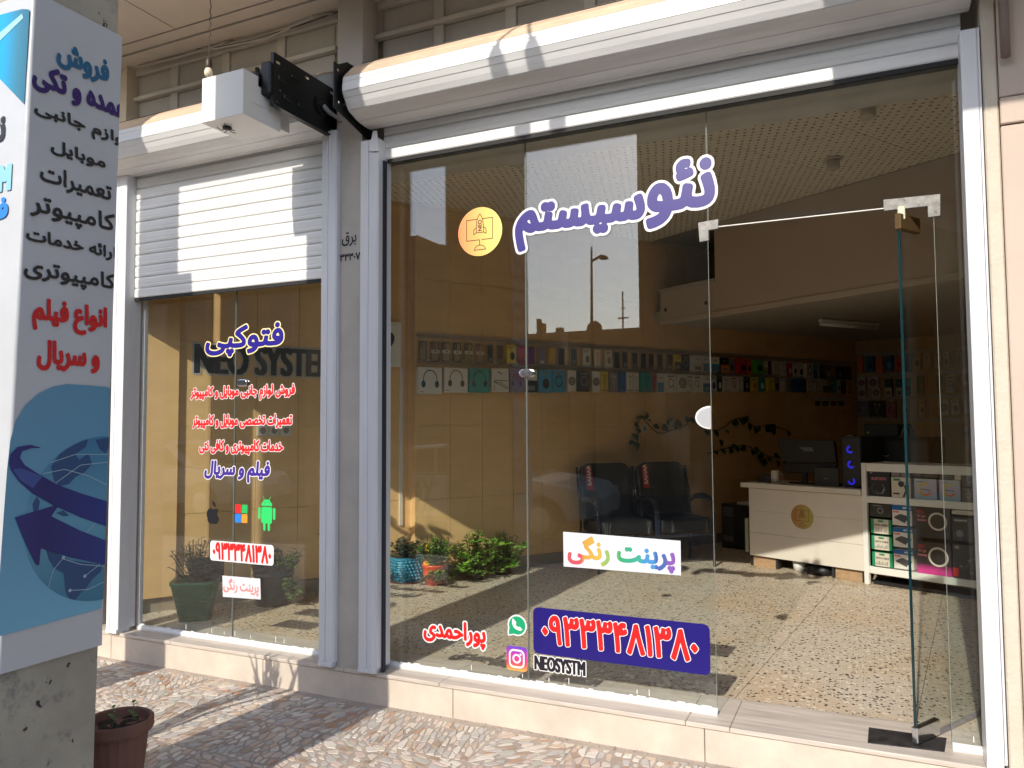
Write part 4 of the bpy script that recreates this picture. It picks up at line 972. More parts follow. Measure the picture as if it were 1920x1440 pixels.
# ================================================================== shop shell
CZ = 3.58; MZ = 2.67; SFA = 3.79; REC = -.10; SJ = WALL.at(779, 980)[0]
wl = MB(); wl.box(WALL, SJ, S_END+.3, .05, 3.8, -.4, -.010); wl.box(WALL, -2.1, SJ, .05, 3.8, -.5, REC-.010)
wall_left = struct('side_wall', wl, grout_m)
def tiles(F, parent, u0, u1, ph, v0, v1, m, w0=-.010, w1=0.0, du=.345, dv=.665, vph=.885, nm='tile'):
    us = [u0]; k = math.ceil((u0-ph)/du + 1e-6)
    while ph + k*du < u1-.01: us.append(ph+k*du); k += 1
    us.append(u1)
    vs = [v0]; k = math.ceil((v0-vph)/dv + 1e-6)
    while vph + k*dv < v1-.01: vs.append(vph+k*dv); k += 1
    vs.append(v1)
    for a, c in zip(us[:-1], us[1:]):
        for e, f in zip(vs[:-1], vs[1:]):
            if c-a < .02 or f-e < .02: continue
            d = rnd.uniform(-.0006, .0006); mb = MB(); mb.box(F, a+.0016, c-.0016, e+.0016, f-.0016, w0, w1+d); obj(nm, mb, m, parent)
tiles(WALL, wall_left, SJ, S_END, 1.25, .285, CZ, tan_tile)
WREC = WALL.shift(w=REC)
tiles(WREC, wall_left, -1.58, SJ-.001, 1.25, .285, CZ, tan_tile)
mb = MB(); mb.box(PERP(SJ), REC-.01, .001, FLOOR, CZ, -.01, .004); obj('tile', mb, tan_tile, wall_left)
bm_ = mat('grey brown skirting tile', (.33, .27, .20), .3, var=.12, vs=5)
mb = MB(); mb.box(WALL, SJ, S_END, FLOOR, .282, -.01, .003); mb.box(WREC, -1.58, SJ, FLOOR, .282, -.01, .003); obj('skirting', mb, bm_, wall_left)
# second shallow pier at the street end of the side wall
mb = MB(); s1 = WREC.at(333, 800)[0]; mb.box(WREC, -1.6, s1, .283, CZ, -.01, .035); obj('pier', mb, tan_tile, wall_left, bevel=.002)
bk = MB(); bk.box(BACK, -.4, 3.2, .05, 3.8, -.4, -.010); back_wall = struct('back_wall', bk, grout_m)
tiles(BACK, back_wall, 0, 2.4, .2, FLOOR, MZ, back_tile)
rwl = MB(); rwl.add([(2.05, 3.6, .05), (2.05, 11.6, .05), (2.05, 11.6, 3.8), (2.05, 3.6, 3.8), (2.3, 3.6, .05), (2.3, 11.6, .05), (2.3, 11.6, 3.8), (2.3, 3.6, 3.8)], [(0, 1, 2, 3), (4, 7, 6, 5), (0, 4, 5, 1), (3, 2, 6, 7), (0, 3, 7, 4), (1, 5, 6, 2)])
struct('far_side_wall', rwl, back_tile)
mb = MB(); mb.box(FAC, .53, 2.3, .05, 3.8, -.40, -.02); struct('inner_front_wall', mb, plaster)
cb = MB(); cb.add([(-7, 3.81, CZ+.02), (3, 3.81, CZ+.02), (3, 14, CZ+.02), (-7, 14, CZ+.02), (-7, 3.81, CZ+.3), (3, 3.81, CZ+.3), (3, 14, CZ+.3), (-7, 14, CZ+.3)], [(0, 1, 2, 3), (4, 7, 6, 5), (0, 4, 5, 1), (1, 5, 6, 2), (2, 6, 7, 3), (3, 7, 4, 0)])
ceiling = struct('ceiling', cb, mat('ceiling joint', (.20, .17, .12), .9))
T_ = .645; cs, cd = WALL.o, None
jp = Vector(( -.052, 5.721, 0)); js = (jp - WALL.o).dot(WU); jd = (jp - WALL.o).dot(WN)
for i in range(-8, 8):
    for j in range(-8, 10):
        s0 = js + i*T_; d0 = jd + j*T_
        if s0 > SFA or s0+T_ < -2: continue
        P = [(s0+.002, d0+.002), (min(s0+T_, SFA)-.002, d0+.002), (min(s0+T_, SFA)-.002, d0+T_-.002), (s0+.002, d0+T_-.002)]
        W = [WALL.p(a, 0, b) for a, b in P]; W = [(p.x, p.y) for p in W]
        for h in ((0, -1, -3.82), (1, 0, 2.05), (-WN.x, -WN.y, -(WN.x*WALL.p(0, 0, REC).x + WN.y*WALL.p(0, 0, REC).y))):
            W = clip_half(W, *h)
            if len(W) < 3: break
        if len(W) < 3: continue
        n = len(W); mb = MB(); mb.add([(p[0], p[1], CZ) for p in W] + [(p[0], p[1], CZ+.018) for p in W], [tuple(range(n))[::-1]] + [(k, (k+1) % n, n+(k+1) % n, n+k) for k in range(n)])
        obj('tile', mb, ceil_m, ceiling)
mzc = mat('mezzanine soffit', (.42, .38, .32), .55, var=.06, vs=2)
mb = MB(); mb.prism(Frame((0, 0, 0), (1, 0, 0), (0, 0, 1), (0, 1, 0)), [tuple(WALL.p(SFA+.03, 0, -.02))[:2], tuple(WALL.p(S_END+.2, 0, -.02))[:2], tuple(BACK.p(3.0, 0, -.05))[:2], tuple(WALL.p(SFA+.03, 0, 5.2))[:2]], MZ, MZ+.12)
mezz = struct('mezzanine_floor', mb, mzc)
fs = thing('mezzanine_front', 'warm grey board front of the mezzanine with an open parapet at its left end', 'mezzanine front', tuple(WALL.p(SFA, MZ, 1)))
FP = PERP(SFA)
dL = FP.at(1238, 600)[0]; dM = FP.at(1340, 500)[0]; zP = FP.at(1238, 549)[1]; zB = FP.at(1238, 606)[1]; zB2 = FP.at(1500, 561)[1]
mb = MB(); mb.box(FP, dL, dM-.002, MZ-.03, zP, -.02, 0); obj('parapet_board', mb, fascia_m, fs, bevel=.003)
mb = MB(); mb.box(FP, dL-.01, dM, zP, zP+.035, -.05, .012); obj('parapet_cap', mb, mat('grey cap strip', (.40, .37, .33), .5), fs, bevel=.003)
mb = MB(); mb.box(FP, dM, 5.4, MZ-.03, CZ-.002, -.02, .001); obj('board', mb, fascia_m, fs, bevel=.003)
mb = MB(); mb.box(FP, dL, 5.4, MZ-.045, MZ+.01, .001, .012); obj('lower_trim', mb, mat('pale board trim', (.50, .44, .37), .6), fs, bevel=.002)
for px, py in ((1248, 581), (1324, 568)):
    u, v = FP.at(px, py); mb = MB(); mb.disc(FP, u, v, .022, .002, 14); mb.disc(FP, u+.006, v+.004, .012, .003, 12); obj('cable_hole', mb, blk2, fs)
mb = MB(); mb.box(PERP(5.2), .0, 3.5, MZ+.12, CZ, -.03, 0); struct('mezzanine_back_panel', mb, dotted('dotted panel', (.40, .37, .32), (.16, .12, .09), .085, .13))

# ================================================================== ceiling lamps
for px, py, lab in ((970, 291, 'round ceiling spot fitting nearest the plaster pillar'), (1562, 297, 'round ceiling spot fitting above the open doorway, deeper in the room'), (1627, 197, 'round ceiling spot fitting nearest the right post of the wide window')):
    g = ground(px, py, CZ); t = thing('ceiling_spot', lab, 'ceiling light', tuple(g), 'ceiling spots')
    o_ = Vector((g.x, g.y, CZ))
    mb = MB(); mb.lathe(o_, [(.002, -.002), (.062, -.003), (.070, -.010), (.066, -.014), (.050, -.012)], 22); obj('rim', mb, mat('cream spot rim', (.55, .50, .42), .4), t, smooth=True)
    mb = MB(); mb.lathe(o_, [(.046, -.012), (.048, -.075), (.040, -.085), (.01, -.088)], 18); obj('glass_cup', mb, mat('frosted lamp cup', (.50, .45, .38), .3), t, smooth=True)
g1 = ground(1537, 603, MZ-.04); g2 = ground(1646, 611, MZ-.04)
t = thing('tube_lamp', 'long white unlit tube lamp under the mezzanine', 'tube lamp', tuple(g1))
dd = (g2-g1).normalized(); LF = Frame(g1, dd, Vector((-dd.y, dd.x, 0)))
L_ = (g2-g1).length
mb = MB(); mb.box(LF, 0, L_, .0, .032, -.03, .03); obj('body', mb, mat('white lamp body', (.72, .70, .66), .4), t, bevel=.01)
mb = MB(); mb.tube([LF.p(.02, -.02, 0), LF.p(L_-.02, -.02, 0)], .026, 10); obj('diffuser', mb, mat('lamp diffuser', (.78, .76, .72), .3), t, smooth=True)

# ================================================================== goods on the side wall
def ring_rect(mb, F, u0, u1, v0, v1, t, w0, w1):
    mb.box(F, u0, u0+t, v0, v1, w0, w1); mb.box(F, u1-t, u1, v0, v1, w0, w1); mb.box(F, u0+t, u1-t, v0, v0+t, w0, w1); mb.box(F, u0+t, u1-t, v1-t, v1, w0, w1)
CC = {'white': (.70, .67, .62), 'cream': (.62, .56, .46), 'black': (.015, .015, .017), 'charcoal': (.045, .042, .042), 'dark grey': (.07, .068, .07), 'grey': (.22, .21, .21), 'navy': (.018, .022, .06), 'blue': (.012, .11, .34),
      'sky blue': (.05, .32, .55), 'teal': (.015, .30, .30), 'dark teal': (.02, .07, .09), 'yellow': (.68, .52, .03), 'mustard': (.62, .38, .02), 'crimson': (.60, .015, .06), 'red': (.55, .02, .02), 'maroon': (.16, .01, .02), 'purple': (.14, .03, .25), 'lavender': (.24, .20, .30),
      'orange': (.72, .13, .02), 'green': (.08, .38, .03), 'olive': (.26, .24, .09), 'brown': (.10, .06, .04), 'pink': (.50, .16, .18), 'amber': (.60, .22, .02), 'lime': (.30, .42, .08)}
def cm_(c): return mat('print ' + c, CC[c], .42)
ORD = ['first', 'second', 'third', 'fourth', 'fifth', 'sixth', 'seventh', 'eighth', 'ninth', 'tenth', 'eleventh', 'twelfth']
USED = set()
def art(t, F, u0, u1, v0, v1, w, style, c2, r_):
    W = u1-u0; H = v1-v0; uc, vc = (u0+u1)/2, (v0+v1)/2
    ink = cm_(c2)
    if style == 'clear':
        mb = MB(); ring_rect(mb, F, u0+W*.10, u1-W*.08, v0+H*.04, v1-H*.05, .0045, w, w+.006); obj('case_rim', mb, ink, t, bevel=.001)
        mb = MB(); ring_rect(mb, F, u0+W*.16, u0+W*.46, v1-H*.36, v1-H*.09, .003, w+.001, w+.007); obj('camera_rim', mb, ink, t)
        if r_.random() < .85: mb = MB(); mb.quad(F, u0+W*.06, u1-W*.02, v0+H*.42, v0+H*.58, w+.0075); obj('label_band', mb, cm_('cream'), t); mb = MB(); mb.box(F, u0+W*.36, u0+W*.68, v0+H*.48, v0+H*.53, w+.0076, w+.008); obj('print', mb, cm_('dark grey'), t)
    elif style == 'case':
        mb = MB(); mb.box(F, u0+W*.12, u1-W*.12, v0+H*.04, v1-H*.06, w, w+.009); obj('phone_case', mb, ink, t, bevel=.004)
        mb = MB()
        for k in range(3): mb.disc(F, u0+W*.27, v1-H*(.15+.1*k), W*.055, w+.0095, 8)
        obj('camera_holes', mb, cm_('dark grey' if c2 in ('black', 'charcoal', 'navy') else 'black'), t)
        if r_.random() < .6: mb = MB(); mb.quad(F, u0+W*.3, u1-W*.3, v0+H*.12, v0+H*(.2+.15*r_.random()), w+.0096); obj('print', mb, cm_('grey' if c2 != 'lavender' else 'white'), t)
    elif style == 'head':
        R_ = min(W, H)*.30
        mb = MB(); mb.ring(F, uc, vc+H*.08, R_*.88, R_, w+.001, 0, 180, 16, 1.1); obj('print_headband', mb, ink, t)
        mb = MB()
        for s in (-1, 1): mb.disc(F, uc+s*R_*.95, vc-H*.13, R_*.30, w+.0015, 14, R_*.46); mb.quad(F, uc+s*R_*.95-R_*.05, uc+s*R_*.95+R_*.05, vc-H*.05, vc+H*.10, w+.001)
        obj('print_earcups', mb, ink, t)
        mb = MB(); mb.quad(F, u0+W*.07, u0+W*.22, v0+H*.06, v0+H*.09, w+.001); mb.quad(F, u0+W*.3, u0+W*.42, v1-H*.09, v1-H*.07, w+.001); obj('print', mb, cm_('grey'), t)
    elif style == 'neck':
        mb = MB(); mb.line(F, [(u0+W*.1, vc), (u0+W*.9, vc-H*.02)], .006, w+.001); mb.line(F, [(u0+W*.1, vc-H*.08), (uc, vc-H*.2), (u0+W*.85, vc-H*.36), (u0+W*.92, vc-H*.3), (uc, vc-H*.10), (u0+W*.12, vc-H*.06)], .006, w+.001)
        mb.quad(F, u0+W*.35, u0+W*.5, v1-H*.18, v1-H*.13, w+.001); mb.quad(F, u0+W*.52, u0+W*.62, v1-H*.24, v1-H*.19, w+.001); obj('print_neckband', mb, ink, t)
        mb = MB()
        for k in range(3): mb.disc(F, u0+W*.14, v0+H*(.10+.08*k), W*.035, w+.001, 8)
        obj('print', mb, cm_('grey'), t)
    elif style == 'ear':
        mb = MB(); mb.line(F, [(uc-W*.12, v1-H*.2), (uc-W*.10, vc), (uc-W*.02, v0+H*.3), (uc, v0+H*.14)], .0035, w+.001); mb.line(F, [(uc+W*.16, v1-H*.24), (uc+W*.06, vc), (uc, v0+H*.3)], .0035, w+.001)
        mb.disc(F, uc-W*.13, v1-H*.2, W*.07, w+.0012, 10, H*.045); mb.disc(F, uc+W*.17, v1-H*.24, W*.07, w+.0012, 10, H*.045); obj('print_earphones', mb, ink, t)
        mb = MB(); mb.quad(F, u0+W*.1, u1-W*.1, v0+H*.04, v0+H*.09, w+.001); obj('print', mb, cm_('grey'), t)
    elif style == 'disc':
        R_ = min(W, H)*.40
        mb = MB(); mb.disc(F, uc, vc, R_, w+.001, 22); obj('print_disc', mb, ink, t)
        mb = MB(); mb.ring(F, uc, vc, R_*.55, R_*.68, w+.002, n=18); mb.disc(F, uc, vc, R_*.22, w+.002, 12); obj('print_ring', mb, cm_('cream'), t)
    elif style == 'split':
        mb = MB(); mb.quad(F, u0+.001, u1-.001, v0+.001, vc+H*.02, w+.0008); obj('print_band', mb, ink, t)
        mb = MB(); mb.quad(F, u0+W*.2, u1-W*.2, v0+H*.1, v0+H*.3, w+.0014); obj('print', mb, cm_('grey'), t); mb = MB(); mb.quad(F, u0+W*.3, u1-W*.3, v1-H*.25, v1-H*.2, w+.0014); obj('print_line', mb, cm_('grey'), t)
    elif style == 'pod':
        mb = MB(); mb.disc(F, uc+W*.05, vc-H*.10, W*.26, w+.0012, 16, H*.22); obj('print_pod', mb, ink, t)
        mb = MB(); mb.quad(F, u0+W*.12, u0+W*.7, v1-H*.16, v1-H*.10, w+.001); mb.quad(F, u0+W*.12, u0+W*.5, v1-H*.24, v1-H*.21, w+.001); mb.quad(F, u0+W*.1, u1-W*.1, v0+H*.05, v0+H*.08, w+.001); obj('print', mb, cm_('grey'), t)
    elif style == 'cable':
        mb = MB(); mb.ring(F, uc, vc, W*.24, W*.31, w+.001, n=16, sy=1.2); mb.line(F, [(uc+W*.28, vc), (uc+W*.3, v0+H*.12)], .006, w+.001); obj('print_cable', mb, ink, t)
        mb = MB(); mb.quad(F, u0+W*.15, u1-W*.15, v1-H*.18, v1-H*.10, w+.001); obj('print', mb, cm_('grey'), t)
def goods(F, u0, u1, v0, v1, body, style, c2, label, group, depth=.03, w=.02, tilt=0, hook=True, name='accessory_pack', cat='pack'):
    r_ = random.Random(int(abs(u0)*977) + int(v0*331))
    t = thing(name, label, cat, tuple(F.p((u0+u1)/2, v0, w)), group)
    if tilt:
        U = (F.U*math.cos(tilt) + F.V*math.sin(tilt)); V = (F.V*math.cos(tilt) - F.U*math.sin(tilt)); c = F.p((u0+u1)/2, v1, 0); F = Frame(c - U*((u0+u1)/2) - V*v1, U, F.N, V)
    m = cm_(body)
    if style == 'clear' or style == 'case':
        mb = MB(); mb.box(F, u0, u1, v0, v1, w, w+.006); obj('blister_card', mb, mat('clear blister over card', (.34, .27, .19), .18, coat=.4), t, bevel=.002); art(t, F, u0, u1, v0, v1, w+.0065, style, c2, r_)
    else:
        mb = MB(); mb.box(F, u0, u1, v0, v1, w, w+depth); obj('box', mb, m, t, bevel=.0015); art(t, F, u0, u1, v0, v1, w+depth+.0005, style, c2, r_)
    if hook:
        mb = MB(); uc = (u0+u1)/2; mb.box(F, uc-.008, uc+.008, v1-.002, v1+.018, w, w+.003); mb.tube([F.p(uc, v1+.012, 0), F.p(uc, v1+.012, w+depth+.012), F.p(uc, v1+.020, w+depth+.016)], .0018, 4); obj('hook', mb, alu, t)
    return t
UP = [(410, 490, 'clear phone case with black rim', 'clear', 'black', 'black rimmed case'), (515, 600, 'clear phone case with dark red rim', 'clear', 'maroon', 'red rimmed case'), (615, 700, 'clear phone case with brown rim', 'clear', 'brown', 'brown rimmed case'), (715, 798, 'clear phone case with thick black rim', 'clear', 'black', 'thick rimmed case'),
      (820, 900, 'clear phone case with charcoal rim', 'clear', 'charcoal', 'charcoal rimmed case'), (920, 1000, 'clear phone case with maroon rim', 'clear', 'maroon', 'maroon rimmed case'), (1018, 1090, 'black phone case with label band', 'case', 'black', 'black case'), (1112, 1182, 'dark brown phone case', 'case', 'brown', 'brown case'),
      (1195, 1278, 'yellow printed box', 'yellow:pod', 'black', 'yellow box'), (1297, 1370, 'crimson phone case', 'case', 'crimson', 'crimson case'), (1388, 1462, 'purple phone case', 'case', 'purple', 'purple case'), (1480, 1555, 'lavender phone case', 'case', 'lavender', 'lavender case'), (1570, 1640, 'yellow phone case', 'case', 'mustard', 'yellow case'), (1662, 1732, 'black phone case with camera holes', 'case', 'black', 'black case'), (1770, 1840, 'dark teal phone case', 'case', 'dark teal', 'dark teal case'), (1880, 1950, 'white boxed pods', 'white:pod', 'grey', 'white box')]
UP = [((700+a/4.8), (700+b_/4.8), *r_) for a, b_, *r_ in UP]
U2 = [(62, 115, 'white earphone box with red print', 'white:ear', 'red', 'red printed box'), (160, 222, 'white earphone box', 'white:pod', 'grey', 'white earphone box'), (242, 305, 'black phone case with silver label', 'case', 'black', 'black case'), (315, 375, 'black phone case with white tag', 'case', 'charcoal', 'white tagged case'),
      (405, 465, 'dark olive phone case', 'case', 'charcoal', 'olive case'), (485, 543, 'dark blue phone case', 'case', 'navy', 'dark blue case'), (555, 612, 'jet black phone case', 'case', 'black', 'jet black case'), (633, 692, 'slate grey phone case', 'case', 'dark grey', 'slate case'), (718, 778, 'brown black phone case', 'case', 'brown', 'brown black case'),
      (783, 845, 'yellow and brown cable box', 'yellow:split', 'brown', 'yellow cable box'), (850, 918, 'navy cable pack', 'navy:cable', 'grey', 'navy pack'), (925, 1025, 'white and purple wide pack', 'white:split', 'cream', 'purple topped pack'), (1030, 1090, 'white and blue card', 'white:split', 'sky blue', 'blue footed card'), (1098, 1172, 'white and sky blue card beside the pane joint', 'white:split', 'sky blue', 'sky blue card'),
      (1178, 1255, 'black and orange pack', 'black:split', 'amber', 'orange footed pack'), (1265, 1325, 'grey card pack', 'grey:pod', 'charcoal', 'grey card'), (1335, 1425, 'bright red orange pack', 'red:pod', 'black', 'red orange pack'), (1428, 1480, 'orange and black pack', 'orange:pod', 'black', 'orange pack'), (1490, 1572, 'bright green pack', 'green:pod', 'black', 'green pack'),
      (1575, 1625, 'white and lime box', 'white:split', 'lime', 'lime box'), (1628, 1658, 'maroon narrow pack', 'maroon:ear', 'grey', 'maroon pack'), (1665, 1725, 'white pack with red top', 'cream:ear', 'red', 'red topped pack'), (1735, 1790, 'plain white pack', 'white:cable', 'grey', 'plain white pack'), (1797, 1840, 'red and white pack', 'red:pod', 'cream', 'red pack'), (1845, 1888, 'white pod box', 'white:pod', 'charcoal', 'pod box')]
UP += [((1100+a/4.8), (1100+b_/4.8), *r_) for a, b_, *r_ in U2]
U3 = [(445, 515, 'second white pod box', 'white:pod', 'maroon', 'second pod box'), (530, 640, 'wide white pack', 'white:cable', 'maroon', 'wide pack'), (660, 725, 'blue pack', 'sky blue:split', 'blue', 'blue pack'), (728, 765, 'cream narrow pack', 'cream:ear', 'black', 'cream pack'), (775, 830, 'dark and white pack', 'charcoal:ear', 'cream', 'dark pack'), (840, 920, 'pale yellow pack', 'olive:pod', 'cream', 'pale yellow pack'), (930, 1010, 'olive pack', 'olive:cable', 'mustard', 'olive pack'), (1020, 1100, 'black pack near the corner', 'black:pod', 'grey', 'black pack'), (1115, 1205, 'dark red pack in the room corner', 'maroon:split', 'brown', 'dark red pack')]
UP += [((1440+a/8), (1440+b_/8), *r_) for a, b_, *r_ in U3]
LO = [(385, 600, 'white headphone box with dark green headphones', 'white:head', 'dark teal', 'green headphone box'), (620, 832, 'white headphone box with brown headphones', 'white:head', 'brown', 'brown headphone box'), (845, 1027, 'teal headset box', 'teal:head', 'black', 'teal box'), (1045, 1198, 'white neckband earphone box', 'white:neck', 'black', 'neckband box'), (1205, 1332, 'purple and white headset box', 'lavender:head', 'purple', 'purple headset box'), (1340, 1455, 'white and black box behind the oval clamp', 'white:split', 'black', 'clamp hidden box'),
      (1465, 1585, 'blue edged black pack', 'sky blue:pod', 'black', 'blue edged pack'), (1588, 1705, 'second blue edged black pack', 'sky blue:cable', 'black', 'second blue edged pack'), (1740, 1820, 'white box with grey headphone', 'white:disc', 'dark grey', 'grey headphone box'), (1825, 1925, 'dark patterned box', 'charcoal:cable', 'grey', 'dark patterned box')]
LO = [((700+a/4.8), (700+b_/4.8), *r_) for a, b_, *r_ in LO]
L2 = [(42, 118, 'white box with navy headphone', 'white:disc', 'navy', 'navy headphone box'), (120, 187, 'yellow earphone box', 'yellow:ear', 'black', 'yellow earphone box'), (198, 275, 'grey earphone pack', 'grey:ear', 'white', 'grey pack'), (280, 342, 'deep blue earphone pack', 'blue:ear', 'sky blue', 'deep blue pack'), (350, 408, 'white earphone pack with black wires', 'white:ear', 'black', 'black wired pack'), (415, 463, 'white earphone pack with grey wires', 'white:ear', 'grey', 'grey wired pack'),
      (468, 562, 'wide teal earphone pack', 'teal:ear', 'black', 'teal pack'), (565, 622, 'salmon and white earphone pack', 'pink:ear', 'black', 'salmon pack'), (627, 685, 'white pack with blue edge', 'white:split', 'sky blue', 'blue edged white pack'), (690, 775, 'white cable box with red print', 'white:cable', 'red', 'red printed cable box'), (795, 885, 'white box with round grey fan', 'white:disc', 'grey', 'fan box'), (890, 950, 'white box with orange top', 'white:cable', 'olive', 'orange topped box'), (955, 1012, 'slim white box', 'white:cable', 'grey', 'slim white box'),
      (1020, 1100, 'white box with blue foot', 'white:split', 'blue', 'blue footed box'), (1105, 1160, 'white box with purple print', 'white:pod', 'purple', 'purple printed box'), (1165, 1212, 'dark teal box with white label', 'dark teal:pod', 'white', 'dark teal box'), (1215, 1280, 'white earphone box with black dots', 'white:ear', 'charcoal', 'dotted box'), (1287, 1345, 'white box with red spine', 'white:cable', 'red', 'red spined box'), (1350, 1402, 'tall white box', 'white:ear', 'grey', 'tall white box'), (1405, 1458, 'black and silver pack', 'black:pod', 'grey', 'black silver pack'),
      (1475, 1535, 'yellow pack with orange print', 'yellow:pod', 'amber', 'orange printed yellow pack'), (1540, 1598, 'teal pack with white print', 'teal:pod', 'white', 'white printed teal pack'), (1605, 1668, 'yellow and black pack', 'yellow:ear', 'black', 'yellow black pack'), (1675, 1727, 'mottled grey pack', 'grey:pod', 'maroon', 'mottled pack'), (1735, 1790, 'clean white box', 'white:cable', 'cream', 'clean white box'), (1795, 1842, 'grey white box', 'grey:ear', 'charcoal', 'grey white box')]
LO += [((1100+a/4.8), (1100+b_/4.8), *r_) for a, b_, *r_ in L2]
L3 = [(380, 480, 'solid blue pack', 'blue:pod', 'blue', 'solid blue pack'), (487, 560, 'black pack with white print', 'black:pod', 'grey', 'black printed pack'), (568, 632, 'white striped box', 'white:ear', 'charcoal', 'striped box'), (645, 715, 'plain cream box', 'cream:pod', 'white', 'plain cream box'), (730, 800, 'cream and brown box', 'cream:ear', 'brown', 'cream brown box'), (810, 882, 'cream and charcoal box', 'cream:split', 'charcoal', 'cream charcoal box'), (890, 948, 'dull green box', 'olive:pod', 'charcoal', 'dull green box'), (955, 1020, 'small teal box', 'teal:split', 'sky blue', 'small teal box'), (1025, 1075, 'small cream box', 'cream:pod', 'brown', 'small cream box'), (1080, 1150, 'dark slim box', 'charcoal:ear', 'grey', 'dark slim box'), (1175, 1250, 'narrow yellow box', 'mustard:ear', 'brown', 'narrow yellow box')]
LO += [((1440+a/8), (1440+b_/8), *r_) for a, b_, *r_ in L3]
def row(items, F, where, ytop, ybot, group, w=.02):
    for k, (xa, xb, desc, st, c2, short) in enumerate(items):
        xc = (xa+xb)/2; yt = np.interp(xc, *ytop); yb = np.interp(xc, *ybot)
        u0 = F.at(xa, yt, w+.015)[0]; u1 = F.at(xb, yt, w+.015)[0]; v1 = F.at(xc, yt, w+.015)[1]; v0 = F.at(xc, yb, w+.015)[1]
        j = random.Random(k*7+len(items)); v0 += j.uniform(-.006, .006)
        L = items[k-1][5] if k else None; R = items[k+1][5] if k < len(items)-1 else None
        lab = desc + ' on the ' + where + (' between ' + L + ' and ' + R if L and R else ' after the ' + L if L else ' before the ' + R)
        if len(lab.split()) > 16: lab = desc + ' on the ' + where + ' before the ' + (R or L)
        if len(lab.split()) > 16: lab = desc + ' on the ' + where
        body, sty = st.split(':') if ':' in st else ('white', st)
        big = (u1-u0) > .13
        goods(F, u0+.002, u1-.002, v0, v1, body, sty, c2, lab, group, depth=.055 if big else .028, w=w, tilt=j.uniform(-.03, .03) if not big else j.uniform(-.008, .008),
              name='phone_case_pack' if 'case' in desc and 'phone' in desc else 'accessory_box', cat='phone case' if 'phone case' in desc else 'accessory box')
row(UP, WALL, 'upper wall rail', ([785, 1100, 1150, 1300, 1450, 1590], [638, 654, 658, 667, 678, 688]), ([785, 1100, 1150, 1290, 1450, 1560], [676.5, 687, 689.5, 695, 704, 712]), 'goods hanging on the upper wall rail')
row(LO, WALL, 'lower wall rail', ([785, 950, 1150, 1300, 1450, 1590], [689, 692, 697, 703, 709, 714]), ([785, 900, 1150, 1350, 1450, 1590], [739, 736, 735, 735, 734, 738]), 'goods hanging on the lower wall rail')
def rail(F, u0, u1, z, lab, dip=0.0):
    t = thing('display_rail', lab, 'display rail', tuple(F.p(u0, z, 0)))
    for dz, wd in ((0, .018), (-.022, .010)):
        mb = MB(); mb.box(F, u0, u1, z+dz-.006, z+dz+.006, .001, wd); obj('profile', mb, alu, t, bevel=.001)
rail(WALL, WALL.at(779, 630)[0], S_END-.05, 2.375, 'upper aluminium hanging rail along the side wall')
rail(WALL, WALL.at(784, 678)[0], S_END-.05, 2.145, 'lower aluminium hanging rail along the side wall')
for k, (xa, xb, c) in enumerate(((700, 780, 'black'), (815, 905, 'charcoal'), (940, 1025, 'maroon'), (1055, 1135, 'brown'))):
    F = WALL; xa, xb = 1440+xa/8, 1440+xb/8
    u0, v1 = F.at(xa, 744, .03); u1, v0 = F.at(xb, 761, .03)
    goods(F, u0, u1, v0, v1, 'cream', 'split', c, 'small black and cream card, %s of four below the lower wall rail' % ORD[k], 'small cards below the rail', depth=.01, name='accessory_card', cat='card')
# ------------------------------------------------------------------ back wall racks
for k, y_ in enumerate((665, 705, 747, 787)):
    z = BACK.at(1625, y_)[1]
    t = thing('display_rail', '%s hanging rail from the top on the back wall' % ORD[k], 'display rail', tuple(BACK.p(.05, z, 0)), 'back wall rails')
    mb = MB(); mb.box(BACK, .03, 1.9, z-.022, z+.022, .001, .014); obj('profile', mb, mat('cream rail', (.50, .43, .33), .5), t, bevel=.002)
B1 = [(425, 478, 515, 662, 'orange:pod', 'amber', 'orange bottle pack'), (500, 575, 520, 660, 'blue:pod', 'navy', 'blue bottle pack'), (590, 655, 520, 662, 'orange:cable', 'amber', 'second orange bottle pack'), (672, 745, 515, 655, 'blue:pod', 'sky blue', 'second blue bottle pack'), (762, 832, 515, 650, 'orange:pod', 'red', 'third orange bottle pack'), (848, 912, 510, 650, 'blue:pod', 'blue', 'third blue bottle pack'), (930, 992, 500, 640, 'cream:pod', 'grey', 'cream pack behind the door glass'), (1020, 1085, 490, 632, 'cream:ear', 'grey', 'slim cream pack behind the door glass'), (1120, 1178, 490, 625, 'cream:cable', 'grey', 'third cream pack behind the door glass'), (1195, 1255, 485, 625, 'cream:pod', 'grey', 'fourth cream pack behind the door glass'), (1310, 1370, 480, 620, 'cream:ear', 'grey', 'fifth cream pack behind the door glass'), (1415, 1462, 475, 612, 'cream:pod', 'grey', 'last cream pack behind the door glass')]
B2 = [(425, 500, 715, 800, 'cream:disc', 'maroon', 'upper card with red disc in the corner'), (430, 502, 808, 895, 'cream:disc', 'maroon', 'lower card with red disc in the corner'), (520, 612, 710, 800, 'cream:disc', 'maroon', 'upper wide card with red disc'), (555, 635, 805, 890, 'cream:disc', 'maroon', 'lower wide card with red disc'), (672, 738, 725, 880, 'dark teal:split', 'cream', 'teal bottle with white foot'), (770, 832, 725, 880, 'dark teal:split', 'cream', 'second teal bottle with white foot'), (850, 905, 715, 870, 'teal:split', 'dark teal', 'teal bottle behind the door edge'), (960, 1020, 700, 850, 'teal:pod', 'olive', 'pale teal pack behind the glass'), (1130, 1190, 690, 850, 'olive:cable', 'brown', 'dull pack behind the glass'), (1220, 1302, 690, 840, 'cream:cable', 'charcoal', 'cream pack with black picture behind glass'), (1325, 1422, 685, 830, 'brown:split', 'amber', 'brown pack behind the glass')]
